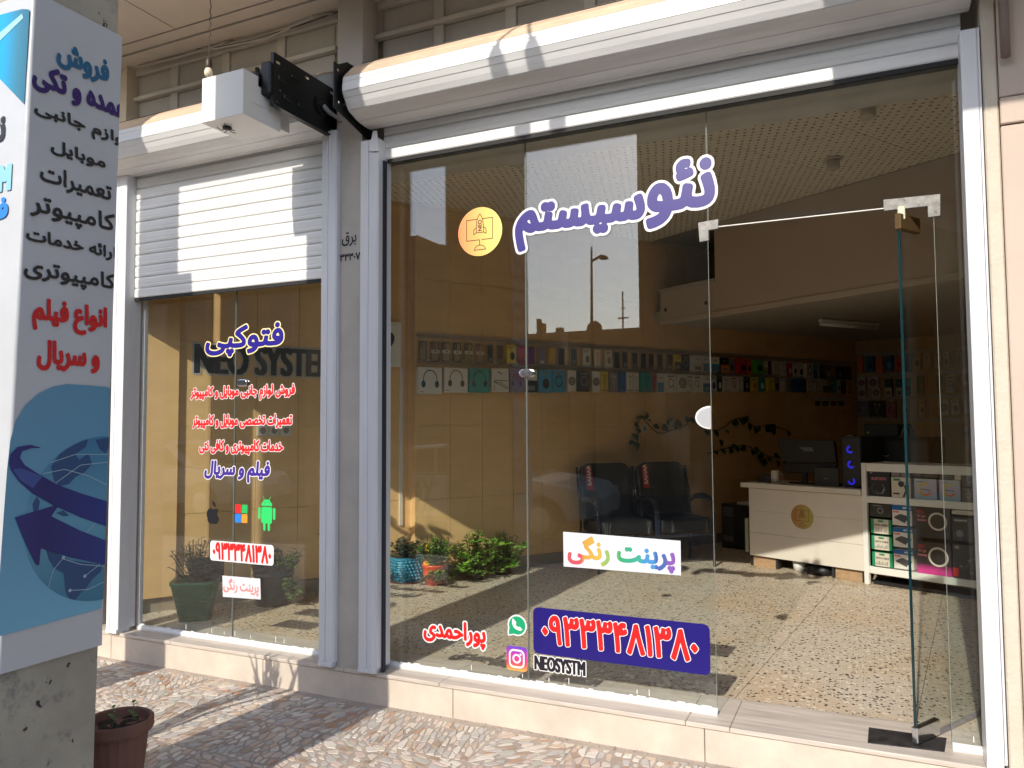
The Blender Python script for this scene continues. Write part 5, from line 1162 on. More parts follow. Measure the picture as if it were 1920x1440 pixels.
B3 = [(425, 528, 925, 1060, 'lavender:head', 'charcoal', 'lilac headset pack'), (538, 672, 920, 1070, 'black:ear', 'yellow', 'black pack with yellow cable'), (686, 772, 925, 1080, 'pink:cable', 'maroon', 'pink cable pack'), (830, 885, 925, 1070, 'cream:pod', 'brown', 'cream pack with dark window'), (980, 1035, 915, 1060, 'cream:pod', 'grey', 'pale pack behind the door glass'), (1150, 1252, 910, 1050, 'cream:disc', 'grey', 'pale pack with disc behind the glass'), (1265, 1348, 908, 1045, 'white:pod', 'grey', 'white pack behind the glass'), (1385, 1445, 905, 1040, 'cream:ear', 'grey', 'slim pale pack behind the glass')]
for rn, items in (('top', B1), ('second', B2), ('third', B3)):
    for xa, xb, ya, yb, st, c2, desc in items:
        body, sty = st.split(':'); w = .03
        u0, v1 = BACK.at(1520+xa/4.8, 560+ya/4.8, w); u1, v0 = BACK.at(1520+xb/4.8, 560+yb/4.8, w)
        goods(BACK, u0, u1, v0+.0, v1, body, sty, c2, desc + ' on the %s back wall rail' % rn, 'goods on the back wall', depth=.035, w=.02, name='accessory_pack', cat='accessory pack')

# ================================================================== wall fixtures
EF = WREC
t = thing('fuse_box', 'white metal wall cupboard with a heart shaped cut-out beside the plaster pillar', 'wall cupboard', tuple(EF.p(.6, 2.2)))
u0, v1 = EF.at(690, 600, .06); u1, v0 = EF.at(752, 688, .06)
mb = MB(); mb.box(EF, u0, u1, v0, v1, .0, .06); obj('cabinet', mb, case_w, t, bevel=.004)
mb = MB(); mb.box(EF, u0+.02, u1-.022, v0+.025, v1-.03, .0605, .068); obj('door', mb, case_w, t, bevel=.003)
hu, hv = EF.at(725, 642, .07)
heart = lambda X, Z: .05 - np.sqrt(((X-hu)*1.05)**2 + ((Z-hv) - .55*np.abs(X-hu) - .004)**2*1.0)
shape(t, 'heart', EF, (hu-.08, hu+.08, hv-.08, hv+.1), lambda X, Z: np.minimum(.075-np.hypot(X-hu, (Z-hv)-.62*np.sqrt(np.abs(X-hu)*.055)), .09), blk2, .0695, .003)
mb = MB(); mb.quad(EF, hu-.03, hu+.035, hv-.02, hv+.015, .0705); obj('meter_window', mb, mat('grey meter window', (.16, .17, .18), .2), t)
for pp, lab in ((((752, 690), (751, 985)), 'white cable duct running down from the wall cupboard to the floor'), (((726, 380), (726, 598)), 'white cable duct running from the ceiling to the wall cupboard')):
    (xa, ya), (xb, yb) = pp; ua, va = EF.at(xa, ya, .01); ub, vb = EF.at(xb, yb, .01)
    t = thing('cable_duct', lab, 'cable duct', tuple(EF.p(ua, min(va, vb))))
    mb = MB(); mb.box(EF, ua-.016, ua+.016, min(va, vb), max(va, vb), 0, .018); obj('duct', mb, mat('cream plastic duct', (.62, .56, .47), .45), t, bevel=.002)
def socket(F, x0, x1, y0, y1, lab, m=None, dark=None):
    u0, v1 = F.at(x0, y0, .01); u1, v0 = F.at(x1, y1, .01)
    t = thing('wall_socket', lab, 'socket', tuple(F.p(u0, v0))); mb = MB(); mb.box(F, u0, u1, v0, v1, 0, .010); obj('plate', mb, m or mat('cream socket', (.62, .58, .50), .4), t, bevel=.003)
    mb = MB(); mb.disc(F, (u0+u1)/2, (v0+v1)/2, (u1-u0)*.30, .0105, 14); obj('well', mb, dark or mat('socket shade', (.28, .25, .21), .5), t); return t
socket(EF, 482, 503, 797, 818, 'first of three wall sockets seen through the small window, nearest its joint')
socket(EF, 505, 524, 797, 818, 'middle of three wall sockets seen through the small window')
socket(EF, 527, 546, 796, 818, 'last of three wall sockets, nearest the right post of the small window')
socket(WALL, 1203, 1215, 796, 811, 'white wall socket inside the loop of the climbing plant')
socket(WALL, 1436, 1455, 796, 810, 'black wall switch with a white plug near the monitor', blk2, blk)
socket(BACK, 1802, 1822, 800, 828, 'pale green socket plate on the back wall near the right post', mat('pale green plate', (.30, .36, .28), .4))
wood = mat('raw timber', (.42, .27, .15), .7, var=.2, vs=6, streak=(1, 8, 8))

# ================================================================== climbing plants
leafm = mat('dark vine leaf', (.022, .052, .014), .45, var=.25, vs=30)
leafm2 = mat('mid vine leaf', (.030, .075, .016), .45, var=.25, vs=30)
stemm = mat('brown green stem', (.055, .045, .018), .6)
def leaf_geo(mb, p, d, n, L, W, fold=.25):
    """a pointed leaf with a folded midrib: p base, d direction, n face normal"""
    d = d.normalized(); s = d.cross(n).normalized(); n = s.cross(d).normalized()
    pts = [p, p + d*L*.22 + s*W*.42 + n*W*fold*.4, p + d*L*.5 + s*W*.5 + n*W*fold*.5, p + d*L*.8 + s*W*.25 + n*W*fold*.2, p + d*L - n*L*.08,
           p + d*L*.8 - s*W*.25 + n*W*fold*.2, p + d*L*.5 - s*W*.5 + n*W*fold*.5, p + d*L*.22 - s*W*.42 + n*W*fold*.4, p + d*L*.5, p + d*L*.8 - n*L*.03, p + d*L*.22]
    return mb.add(pts, [(0, 10, 1), (10, 8, 2, 1), (8, 9, 3, 2), (9, 4, 3), (0, 7, 10), (10, 7, 6, 8), (8, 6, 5, 9), (9, 5, 4)])
def vine(lab, path, leaves):
    q = [WALL.p(*WALL.at(px, py, .03), .03) for px, py in path]
    t = thing('climbing_plant', lab, 'climbing plant', tuple(q[0]))
    mb = MB(); mb.tube(q, .0055, 5); obj('stem', mb, stemm, t, smooth=True)
    for k, (X, Y) in enumerate(leaves):
        c = WALL.p(*WALL.at(1100+X/4.8, 600+Y/4.8, .045), .045); j = random.Random(k*3+5)
        near = min(q, key=lambda a: (a-c).length); d = (c-near)*.6 + WU*j.uniform(-.04, .04) + Vector((0, 0, -.03 + j.uniform(-.03, .03))); d = d + WN*j.uniform(-.01, .03)
        mb = MB(); L = j.uniform(.075, .11); leaf_geo(mb, c - d.normalized()*L*.45, d, (WN + Vector((0, 0, .4))).normalized(), L, L*.85); obj('leaf', mb, leafm2 if j.random() < .4 else leafm, t)
vine('upper climbing plant trailing along the tan side wall under the hanging goods', [(1184, 831), (1195, 830), (1196, 815), (1195, 800), (1198, 787), (1204, 783), (1212, 792), (1222, 803), (1232, 811), (1240, 813), (1252, 809), (1264, 805), (1276, 803), (1285, 797), (1293, 788), (1305, 790), (1318, 800), (1332, 807), (1345, 807), (1358, 801), (1368, 792), (1380, 785), (1392, 784), (1402, 786), (1408, 797), (1418, 800), (1435, 798), (1452, 800), (1466, 804), (1480, 810)],
     [(475, 880), (530, 870), (550, 900), (450, 945), (462, 995), (435, 1050), (405, 1105), (450, 1130), (625, 960), (705, 970), (750, 920), (785, 965), (825, 930), (855, 945), (905, 895), (945, 900), (1080, 1010), (1165, 1020), (1260, 1000), (1325, 935), (1345, 920), (1385, 910), (1415, 905), (1440, 885), (1465, 955), (1520, 990), (1548, 978), (1680, 1010), (1660, 975), (1815, 1015)])
vine('lower climbing plant trailing on the side wall towards the monitor', [(1326, 850), (1340, 848), (1352, 843), (1368, 839), (1385, 836), (1402, 836), (1412, 841), (1424, 845), (1436, 854), (1448, 857), (1462, 857), (1474, 860)],
     [(1150, 1190), (1210, 1110), (1225, 1180), (1295, 1170), (1325, 1140), (1345, 1155), (1400, 1165), (1415, 1150), (1490, 1190), (1525, 1170), (1555, 1240), (1575, 1215), (1600, 1280), (1640, 1255), (1705, 1220), (1720, 1290), (1780, 1290)])

# ================================================================== potted plants in the window
def tuft(mb, base, n, H, spread, L, W, j, droop=.3, dirv=None, lean=Vector((0, 0, 0)), perstem=7, start=.25):
    stems = MB()
    for k in range(n):
        a = j.uniform(0, 2*math.pi); r0 = spread*j.uniform(.1, 1)
        tip = base + Vector((math.cos(a)*r0, math.sin(a)*r0, H*j.uniform(.5, 1)*(1-.35*r0/spread))) + lean*j.uniform(.3, 1)
        b0 = base + Vector((math.cos(a), math.sin(a), 0))*r0*.15; mid = (b0+tip)/2 + Vector((j.uniform(-1, 1), j.uniform(-1, 1), j.uniform(0, 1)))*spread*.15
        pts = [b0*(1-f)**2 + mid*2*f*(1-f) + tip*f*f for f in (0, .25, .5, .75, 1)]
        stems.tube(pts, .0025, 4)
        for q in range(perstem):
            f = start + (1-start)*(q+j.random())/perstem; p = b0*(1-f)**2 + mid*2*f*(1-f) + tip*f*f
            a2 = j.uniform(0, 2*math.pi); d = Vector((math.cos(a2), math.sin(a2), j.uniform(-droop, .7))); s_ = j.uniform(.6, 1.1)
            leaf_geo(mb, p, d, Vector((j.uniform(-.4, .4), j.uniform(-.4, .4), 1)), L*s_, W*s_)
    return stems
def leafy(n, c, v=.3): return mat(n, c, .5, var=v, vs=25)
j = random.Random(21)
# blue woven pot
g = ground(750, 1094, FLOOR); t = thing('potted_plant', 'plant with dark leaves in a woven sky blue pot beside the plaster pillar', 'potted plant', tuple(g)); g = Vector((g.x, g.y+.10, FLOOR))
mb = MB(); prof = [(.002, .0), (.095, 0), (.10, .02)]
for k in range(9): prof += [(.104+.0055*k, .03+.021*k), (.112+.0055*k, .04+.021*k)]
prof += [(.158, .225), (.150, .228), (.140, .21), (.002, .205)]
ca = mat('sky blue glazed plastic', (.035, .27, .42), .35)
mb.lathe(g, prof, 28, WU, WN, sq=5.0)
# diamond relief
o_ = obj('pot', mb, ca, t, smooth=False)
rel = MB()
for fi in range(4):
    a = fi*math.pi/2; ux = WU*math.cos(a) + WN*math.sin(a); nx = -WU*math.sin(a) + WN*math.cos(a)
    for r_ in range(6):
        for c in range(6):
            w_ = .10+.04*r_/6; u_ = (c-2.5+(.5 if r_ % 2 else 0))*.030*(1+.05*r_); 
            if abs(u_) > w_-.02: continue
            cpt = g + nx*(.105+.0095*r_*.85+.012) + ux*u_ + Vector((0, 0, .04+.031*r_))
            rel.add([cpt + ux*.014, cpt + Vector((0, 0, .013)), cpt - ux*.014, cpt - Vector((0, 0, .013)), cpt + nx*.010], [(0, 1, 4), (1, 2, 4), (2, 3, 4), (3, 0, 4)])
obj('relief', rel, ca, t, stuff=True)
mb = MB(); mb.lathe(g, [(.002, -.0), (.14, 0), (.15, .012), (.002, .010)], 20); obj('saucer', mb, mat('brown saucer', (.12, .06, .04), .6), t)
mb = MB(); st = tuft(mb, g+Vector((0, 0, .2)), 44, .23, .17, .06, .032, j); obj('foliage', mb, leafy('dark bronze leaf', (.075, .095, .035)), t, stuff=True); obj('stems', st, stemm, t, stuff=True)
# orange pot
g = ground(806, 1098, FLOOR); g = Vector((g.x, g.y+.07, FLOOR)); t = thing('potted_plant', 'bright orange pot with trailing fine green plant and yellow ornament', 'potted plant', tuple(g))
mb = MB(); mb.lathe(g, [(.002, 0), (.075, 0), (.088, .05), (.095, .10), (.10, .155), (.108, .16), (.108, .175), (.098, .175), (.09, .15), (.002, .15)], 24); obj('pot', mb, mat('orange plastic', (.72, .085, .010), .35), t, smooth=True)
mb = MB(); mb.lathe(g+Vector((-.03, -.05, .155)), [(.035, 0), (.045, .03), (.04, .07), (.05, .10), (.03, .15), (.012, .20), (.002, .21)], 9); obj('yellow_ornament', mb, mat('yellow petals', (.80, .42, .01), .5), t)
mb = MB(); mb.lathe(g+Vector((.055, -.03, .155)), [(.02, 0), (.03, .03), (.022, .07), (.03, .10), (.004, .14)], 8); obj('yellow_ornament', mb, mat('yellow petals', (.80, .42, .01), .5), t)
mb = MB(); st = tuft(mb, g+Vector((.02, -.02, .15)), 70, .32, .20, .046, .024, j, perstem=13, start=.1); st2 = tuft(mb, g+Vector((.05, -.07, .13)), 26, -.14, .14, .044, .024, j, perstem=9, start=.1)
obj('foliage', mb, leafy('fine green leaf', (.13, .26, .03)), t, stuff=True); obj('stems', st, stemm, t, stuff=True); obj('stems', st2, stemm, t, stuff=True)
# bright bush
for (px, py, lab, n, H, sp, c, big) in ((880, 1090, 'bright green bushy plant on the floor right of the orange pot', 62, .42, .27, (.15, .30, .030), 60), (932, 1080, 'second bright green bushy plant standing nearest the middle of the wide window', 60, .38, .25, (.17, .34, .035), 60), (917, 1066, 'dark green plant with rosette leaves at the back of the plant group', 18, .52, .20, (.030, .075, .025), 14)):
    g = ground(px, py, FLOOR); g = Vector((g.x, g.y+.12, FLOOR)); t = thing('potted_plant', lab, 'potted plant', tuple(g))
    mb = MB(); mb.lathe(g, [(.002, 0), (.07, 0), (.085, .12), (.09, .12), (.09, .13), (.002, .115)], 18); obj('pot', mb, mat('brown nursery pot', (.045, .03, .022), .7), t, smooth=True)
    m1 = leafy('bush leaf %d' % px, c)
    mb = MB(); st = tuft(mb, g+Vector((0, 0, .05)), n, H, sp, .058, .030, j, perstem=11, start=.05); st3 = tuft(mb, g+Vector((0, -.02, .12)), n//2, -.10, sp*.95, .055, .028, j, perstem=6, start=.3); obj('foliage', mb, m1, t, stuff=True); obj('stems', st, stemm, t, stuff=True); obj('stems', st3, stemm, t, stuff=True)
    m2 = leafy('bright leaf %d' % px, tuple(min(1, x*1.5) for x in c), .15)
    for k in range(big // 5):
        a = j.uniform(0, 6.28); rr_ = sp*j.uniform(.3, 1); p = g + Vector((math.cos(a)*rr_, math.sin(a)*rr_ - .05, H*j.uniform(.2, .95)*(1-.3*rr_/sp)))
        for q in range(5):
            a2 = q*1.256 + j.random(); d = Vector((math.cos(a2), math.sin(a2), j.uniform(.1, .8))); mb = MB(); leaf_geo(mb, p, d, Vector((0, 0, 1)), j.uniform(.085, .115), .044); obj('leaf', mb, m2, t)
# green planter behind the small window
g = ground(340, 1166, FLOOR); g = Vector((g.x+.02, g.y+.11, FLOOR)); t = thing('potted_plant', 'translucent square green planter with feathery plant inside the small window', 'potted plant', tuple(g))
mb = MB(); mb.lathe(g, [(.002, 0), (.10, 0), (.155, .26), (.162, .262), (.162, .285), (.150, .285), (.148, .25), (.002, .24)], 32, Vector((.8, .6, 0)), Vector((-.6, .8, 0)), sq=7.0); obj('pot', mb, mat('green plastic', (.012, .13, .05), .3), t, smooth=True)
mb = MB(); st = tuft(mb, g+Vector((0, 0, .24)), 60, .38, .20, .036, .011, j, perstem=20, start=.03); obj('foliage', mb, leafy('feather leaf', (.05, .09, .03)), t, stuff=True); obj('stems', st, stemm, t, stuff=True)
mb = MB(); mb.box(Frame(g+Vector((.02, .1, .32)), (.8, .6, 0), (.6, -.8, 0)), -.10, .10, -.08, .10, -.02, .0); obj('label_card', mb, blk2, t)
# black bucket
g = ground(492, 1139, FLOOR); g = Vector((g.x-.01, g.y+.13, FLOOR)); t = thing('potted_plant', 'black bucket with a leafy plant hanging over its right side inside the small window', 'potted plant', tuple(g))
mb = MB(); mb.lathe(g, [(.002, 0), (.125, 0), (.148, .22), (.158, .225), (.158, .24), (.150, .242), (.165, .29), (.172, .30), (.165, .305), (.150, .28), (.002, .20)], 26); obj('bucket', mb, mat('black bucket plastic', (.018, .019, .020), .35), t, smooth=True)
mb = MB(); st = tuft(mb, g+Vector((.12, .0, .24)), 34, .22, .17, .050, .034, j, perstem=8); st2 = tuft(mb, g+Vector((.19, -.03, .22)), 16, -.20, .10, .062, .045, j, perstem=6)
obj('foliage', mb, leafy('olive leaf', (.10, .15, .035)), t, stuff=True); obj('stems', st, stemm, t, stuff=True); obj('stems', st2, stemm, t, stuff=True)
g = ground(628, 1112, FLOOR); g = Vector((g.x, g.y+.06, FLOOR)); t = thing('potted_plant', 'plant with red and green sword leaves half hidden behind the plaster pillar', 'potted plant', tuple(g))
mb = MB(); mb.lathe(g, [(.002, 0), (.08, 0), (.10, .16), (.108, .165), (.002, .15)], 18); obj('pot', mb, terra_m, t, smooth=True)
mb = MB(); mb2 = MB()
for k in range(22):
    a = j.uniform(0, 6.28); d = Vector((math.cos(a), math.sin(a), j.uniform(.1, 1.0))); leaf_geo(mb if k % 3 else mb2, g+Vector((0, 0, .34+.006*k)), d, Vector((0, 0, 1)), j.uniform(.16, .24), .05)
obj('foliage', mb, leafy('sword leaf green', (.035, .085, .025)), t, stuff=True); obj('red_foliage', mb2, leafy('sword leaf red', (.12, .02, .02)), t, stuff=True)
mb = MB(); mb.tube([g+Vector((0, 0, .14)), g+Vector((0, 0, .48))], .008, 6); obj('stem', mb, stemm, t)

# ================================================================== chairs
a_g = ground(1122, 1077, FLOOR); b_g = ground(1344, 1063, FLOOR)
cu = (b_g - a_g); cu.z = 0; CW = cu.length/2; cu.normalize(); cn = Vector((cu.y, -cu.x, 0))
tag_red = mat('red cloth label', (.42, .012, .018), .6); lab_w = mat('label lettering', (.60, .56, .50), .6)
tubem = mat('dark blue lacquered tube', (.010, .014, .030), .25, coat=.6)
def chair(k, lab):
    o = a_g + cu*(CW*k); CF = Frame((o.x, o.y, FLOOR), cu, cn)
    t = thing('waiting_chair', lab, 'chair', tuple(CF.p(CW/2, 0, -.25)), 'black waiting chairs by the side wall')
    W = CW
    prof = [(.03, .33), (.03, .47), (.06, .50), (W-.06, .50), (W-.03, .47), (W-.03, .33)]
    mb = MB(); mb.box(CF, .04, W-.04, .335, .475, -.50, -.015); obj('seat', mb, leather, t, bevel=.03, seg=3)
    # reclined backrest
    V = Vector((0, 0, 1)) - cn*.20; BF_ = Frame(CF.p(0, .44, -.45), cu, cn + Vector((0, 0, .20)), V)
    mb = MB(); n_ = 8; pts = []
    Wb, Hb, R_ = W-.07, .56, .10
    for cxx, czz, a0 in ((Wb-R_, Hb-R_, 0), (R_, Hb-R_, 90)):
        for q in range(7): a = math.radians(a0+q*15); pts.append((.035+cxx+R_*math.cos(a), czz+R_*math.sin(a)))
    pts += [(.035, 0), (.035+Wb, 0)]
    mb.prism(BF_, pts, -.05, .02); obj('backrest', mb, leather, t, bevel=.018, seg=3)
    mb = MB(); mb.line(BF_, [(.035+Wb*.30, Hb-.01), (.035+Wb*.30, .02)], .004, .0215); obj('seam', mb, blk2, t)
    for s, nm in ((0, 'leg'), (1, 'leg')):
        x = .012 + s*(W-.024)
        q = [CF.p(x, .0, -.02), CF.p(x, .30, -.015), CF.p(x, .52, -.02), CF.p(x, .60, -.05), CF.p(x, .64, -.11), CF.p(x, .65, -.22), CF.p(x, .63, -.40), CF.p(x, .58, -.50)]
        mb = MB(); mb.tube(q, .014, 8); obj('leg', mb, tubem, t, smooth=True)
        mb = MB(); mb.tube([CF.p(x, .0, -.50), CF.p(x, .40, -.47), CF.p(x, .66, -.50), CF.p(x, .95, -.57)], .013, 8); obj('leg', mb, tubem, t, smooth=True)
        mb = MB(); mb.tube([CF.p(x, .615, -.06), CF.p(x, .652, -.11), CF.p(x, .668, -.2), CF.p(x, .658, -.32), CF.p(x, .64, -.42)], [.018, .026, .028, .026, .018], 10); obj('armrest', mb, leather if (k, s) != (0, 0) else mat('brown wrapped armrest', (.06, .045, .035), .4, var=.4, vs=12, bump=.4, bs=30), t, smooth=True)
    mb = MB(); mb.box(CF, .02, W-.02, .30, .325, -.03, -.01); mb.box(CF, .02, W-.02, .30, .325, -.50, -.48); obj('seat_frame', mb, tubem, t)
    # crumpled wrapping film at the seat edge
    j2 = random.Random(k+40); mb = MB()
    for q in range(5):
        u = j2.choice((.09, .14, .22, W-.10, W-.07))+j2.uniform(-.02, .02); mb.line(CF, [(u, .34), (u+j2.uniform(-.01, .01), .39), (u+j2.uniform(-.015, .015), .46)], .0022, -.0128)
    obj('film_creases', mb, mat('shiny film crease', (.30, .30, .30), .2), t, stuff=True)
    Ft = Frame(BF_.p(.035+Wb*.16, Hb-.035, .0225), (BF_.U*1 + BF_.V*(.0)), BF_.N, BF_.V)
    mb = MB(); mb.quad(Ft, -.034, .034, -.23, 0, 0); obj('label_strip', mb, tag_red, t)
    G2 = Frame(Ft.p(0, -.19, .001), Ft.V, Ft.N, -Ft.U); letters(t, 'lettering', 'SAHAR', G2, (.0, .20, -.017, .017), [(.0026, lab_w, 0)], cell=.0018)
chair(0, 'black waiting chair nearer the plants, with a brown wrapped left armrest')
chair(1, 'black waiting chair nearer the counter with red brand strip')

# ================================================================== counter and glass case
cg = ground(1627, 1096, FLOOR)
cdv = Vector((.898, -.439, 0)).normalized(); CN = Vector((cdv.y, -cdv.x, 0))
CF = Frame((cg.x, cg.y, 0), cdv, CN)
zt = CF.at(1626, 868)[1]; ztb = CF.at(1637, 884)[1]; zm = CF.at(1636, 930)[1]; zmb = CF.at(1636, 943)[1]; zb_ = CF.at(1640, 1063)[1]; zbb = CF.at(1640, 1076)[1]; zb_ = CF.at(1640, 1063)[1]
cs_ = thing('display_case', 'white framed display case full of boxed gadgets behind the open door', 'display case', (cg.x, cg.y, FLOOR))
UL = CF.at(1618, 1000)[0]; UR = 1.25; D_ = .40
for u in (UL, UR): 
    for w in (0, -D_): mb = MB(); mb.box(CF, u, u+.042, FLOOR+.001, zt, w-.035, w); obj('post', mb, case_w, cs_, bevel=.003)
for z0, z1, nm in ((ztb, zt-.001, 'top_rail'), (zmb, zm, 'shelf'), (zbb, zb_, 'shelf')):
    mb = MB(); mb.box(CF, UL+.043, UR-.001, z0, z1, -D_, -.002); obj(nm, mb, case_w, cs_, bevel=.003)
mb = MB(); mb.box(CF, UL, UR+.04, FLOOR+.02, zt-.01, -D_-.05, -D_-.036); obj('back_panel', mb, blk2, cs_)
mb = MB(); mb.box(CF, UL+.05, UR, FLOOR+.001, FLOOR+.03, -.30, -.06); obj('kick_board', mb, blk, cs_)
def cbox(x0, x1, y0, y1, body, lab, fn=None, w=-.012, F=None, depth=.25, top=None):
    F = F or CF
    u0, v1 = F.at(x0, y0, w); u1, v0 = F.at(x1, y1, w)
    t = thing('boxed_gadget', lab, 'box', tuple(F.p(u0, v0, w)), 'boxes in the display case')
    mb = MB(); mb.box(F, u0+.0015, u1-.0015, v0+.0, v1, w-depth, w); obj('carton', mb, body if not isinstance(body, str) else cm_(body), t, bevel=.002)
    if fn: fn(t, F, u0, u1, v0, v1, w+.0008)
    return t
wt_ = lambda n='white print': wht
def tx(t, F, s, u0, u1, v0, v1, w, m, g=.0012): letters(t, 'lettering', s, F, (u0, u1, v0, v1), [(g, m, w)], cell=max(.0012, (v1-v0)/12))
def pic_headset(t, F, u0, u1, v0, v1, w):
    W, H = u1-u0, v1-v0; m = cm_('white'); tx(t, F, 'BLUETOOTH', u0+W*.16, u0+W*.82, v0+H*.60, v0+H*.70, w, cm_('pink'))
    mb = MB(); mb.ring(F, u0+W*.52, v0+H*.30, H*.16, H*.18, w, 200, 420, 18); mb.ring(F, u0+W*.40, v0+H*.30, H*.19, H*.20, w, 120, 300, 14); mb.line(F, [(u0+W*.62, v0+H*.12), (u0+W*.72, v0+H*.30)], .014, w); obj('print_headset', mb, cm_('grey'), t)
    mb = MB(); mb.disc(F, u0+W*.30, v1-H*.08, .012, w, 12, .006); mb.disc(F, u0+W*.5, v1-H*.06, .010, w, 12); mb.disc(F, u0+W*.78, v1-H*.06, .010, w, 12); mb.quad(F, u0+W*.08, u0+W*.2, v1-H*.16, v1-H*.145, w); obj('print', mb, m, t)
def pic_bm(t, F, u0, u1, v0, v1, w):
    W, H = u1-u0, v1-v0; mb = MB(); mb.disc(F, u0+W*.52, v0+H*.68, H*.12, w+.0004, 16); mb.ring(F, u0+W*.52, v0+H*.68, H*.12, H*.15, w, n=16); mb.line(F, [(u0+W*.7, v0+H*.6), (u0+W*.78, v0+H*.4), (u0+W*.62, v0+H*.05)], .016, w); mb.disc(F, u0+W*.80, v0+H*.55, .02, w, 12); obj('print_earpiece', mb, cm_('charcoal'), t)
    mb = MB(); mb.quad(F, u0+W*.13, u0+W*.48, v1-H*.17, v1-H*.06, w); obj('print_badge', mb, mat('badge green', (.04, .22, .10), .5), t); tx(t, F, 'BM50', u0+W*.12, u0+W*.42, v0+H*.17, v0+H*.25, w, cm_('charcoal'), .002)
def pic_ring(t, F, u0, u1, v0, v1, w):
    W, H = u1-u0, v1-v0; mb = MB(); mb.ring(F, u0+W*.5, v0+H*.52, H*.22, H*.30, w, 60, 250, 18); obj('print_arc', mb, cm_('yellow'), t); mb = MB(); mb.ring(F, u0+W*.5, v0+H*.52, H*.20, H*.29, w, 210, 330, 14); obj('print_arc', mb, cm_('orange'), t)
    mb = MB(); mb.line(F, [(u0+W*.28, v0+H*.53), (u0+W*.72, v0+H*.49)], .006, w+.001); mb.quad(F, u0+W*.08, u0+W*.4, v1-H*.14, v1-H*.12, w); obj('print', mb, cm_('charcoal'), t)
def pic_blank(t, F, u0, u1, v0, v1, w):
    W, H = u1-u0, v1-v0; mb = MB(); mb.ring(F, u0+W*.5, v0+H*.5, min(W, H)*.16, min(W, H)*.25, w, n=14); mb.quad(F, u0+W*.15, u0+W*.6, v1-H*.16, v1-H*.10, w); obj('print', mb, cm_('grey'), t)
def pic_cable(t, F, u0, u1, v0, v1, w):
    W, H = u1-u0, v1-v0; mb = MB(); mb.quad(F, u0+W*.16, u1-W*.14, v0, v1-.002, w); obj('print_panel', mb, cm_('cream'), t)
    mb = MB(); mb.quad(F, u0+W*.36, u0+W*.62, v1-H*.20, v1-H*.07, w+.0006); obj('print_badge', mb, mat('badge green', (.04, .22, .10), .5), t)
    tx(t, F, 'DATA CABLE', u0+W*.20, u0+W*.82, v1-H*.46, v1-H*.34, w+.0006, cm_('dark grey'))
    mb = MB()
    for q in range(8): mb.quad(F, u0+W*(.2+.075*q), u0+W*(.24+.075*q), v0+H*.12, v0+H*(.22+.2*((q*37) % 5)/5), w+.0006)
    obj('print', mb, cm_('grey'), t)
def pic_pad(t, F, u0, u1, v0, v1, w):
    W, H = u1-u0, v1-v0; mb = MB(); mb.quad(F, u0, u1, v1-H*.24, v1, w); obj('print_band', mb, cm_('blue'), t)
    mb = MB(); mb.poly(F, [(u0+W*.12, v0+H*.42), (u0+W*.42, v0+H*.58), (u0+W*.95, v0+H*.44), (u0+W*.66, v0+H*.20)], w+.0006); mb.poly(F, [(u0+W*.12, v0+H*.42), (u0+W*.66, v0+H*.20), (u0+W*.66, v0+H*.13), (u0+W*.12, v0+H*.35)], w+.0004); obj('print_cooling_pad', mb, cm_('dark grey'), t)
    tx(t, F, 'HATRON', u0+W*.05, u0+W*.36, v0+H*.63, v0+H*.70, w, cm_('red')); tx(t, F, 'HATRON', u0+W*.55, u0+W*.95, v1-H*.16, v1-H*.07, w+.0006, wht)
def pic_lamp(t, F, u0, u1, v0, v1, w):
    W, H = u1-u0, v1-v0; R_ = H*.30; mb = MB(); mb.ring(F, u0+W*.64, v0+H*.56, R_*.80, R_, w+.0006, n=28, sy=1.0); obj('print_ring_light', mb, cm_('cream'), t)
    mb = MB(); tx(t, F, 'RING', u0+W*.05, u0+W*.25, v1-H*.20, v1-H*.10, w, cm_('red')); tx(t, F, 'Fill Light', u0+W*.05, u0+W*.30, v1-H*.36, v1-H*.25, w, cm_('pink')); mb.quad(F, u0+W*.04, u0+W*.32, v1-H*.46, v1-H*.40, w); obj('print', mb, cm_('pink'), t)
pinkm = ramp_mat('black to pink carton', [(0, (.65, .05, .28)), (.12, (.65, .05, .28)), (.32, (.02, .015, .018)), (1, (.02, .018, .02))], axis=2)
iri = ramp_mat('iridescent carton', [(0, (.16, .36, .48)), (.5, (.42, .40, .52)), (1, (.50, .50, .54))], axis=2)
Z6 = lambda X, Y: (1620+X/6, 860+Y/6)
def z6(X0, X1, Y0, Y1): a = Z6(X0, Y0); b_ = Z6(X1, Y1); return a[0], b_[0], a[1], b_[1]
cbox(*z6(45, 300, 110, 440), 'black', 'black bluetooth headset carton at the left of the upper shelf', pic_headset)
cbox(*z6(302, 530, 205, 452), 'cream', 'white earpiece carton with green badge on the upper shelf', pic_bm)
cbox(*z6(305, 405, 125, 200), 'grey', 'small grey picture box lying above the white earpiece carton', pic_blank, depth=.12)
cbox(*z6(410, 520, 130, 210), 'grey', 'second small grey picture box touching the door edge', pic_blank, depth=.12)
cbox(*z6(560, 825, 222, 485), iri, 'first iridescent carton with coloured ring just right of the door edge', pic_ring)
cbox(*z6(838, 1092, 235, 495), iri, 'second iridescent carton with coloured ring on the upper shelf', pic_ring)
cbox(*z6(555, 670, 130, 215), 'charcoal', 'small dark box with white earbuds on the first iridescent carton', pic_blank, depth=.12)
cbox(*z6(675, 830, 135, 220), 'charcoal', 'small dark box between the earbud box and the pale one', pic_blank, depth=.12)
cbox(*z6(838, 1008, 140, 235), 'charcoal', 'small dark box with pale watch on the second iridescent carton', pic_blank, depth=.12)
cbox(*z6(1012, 1095, 148, 240), 'cream', 'small plain white box at the end of the top row', None, depth=.12)
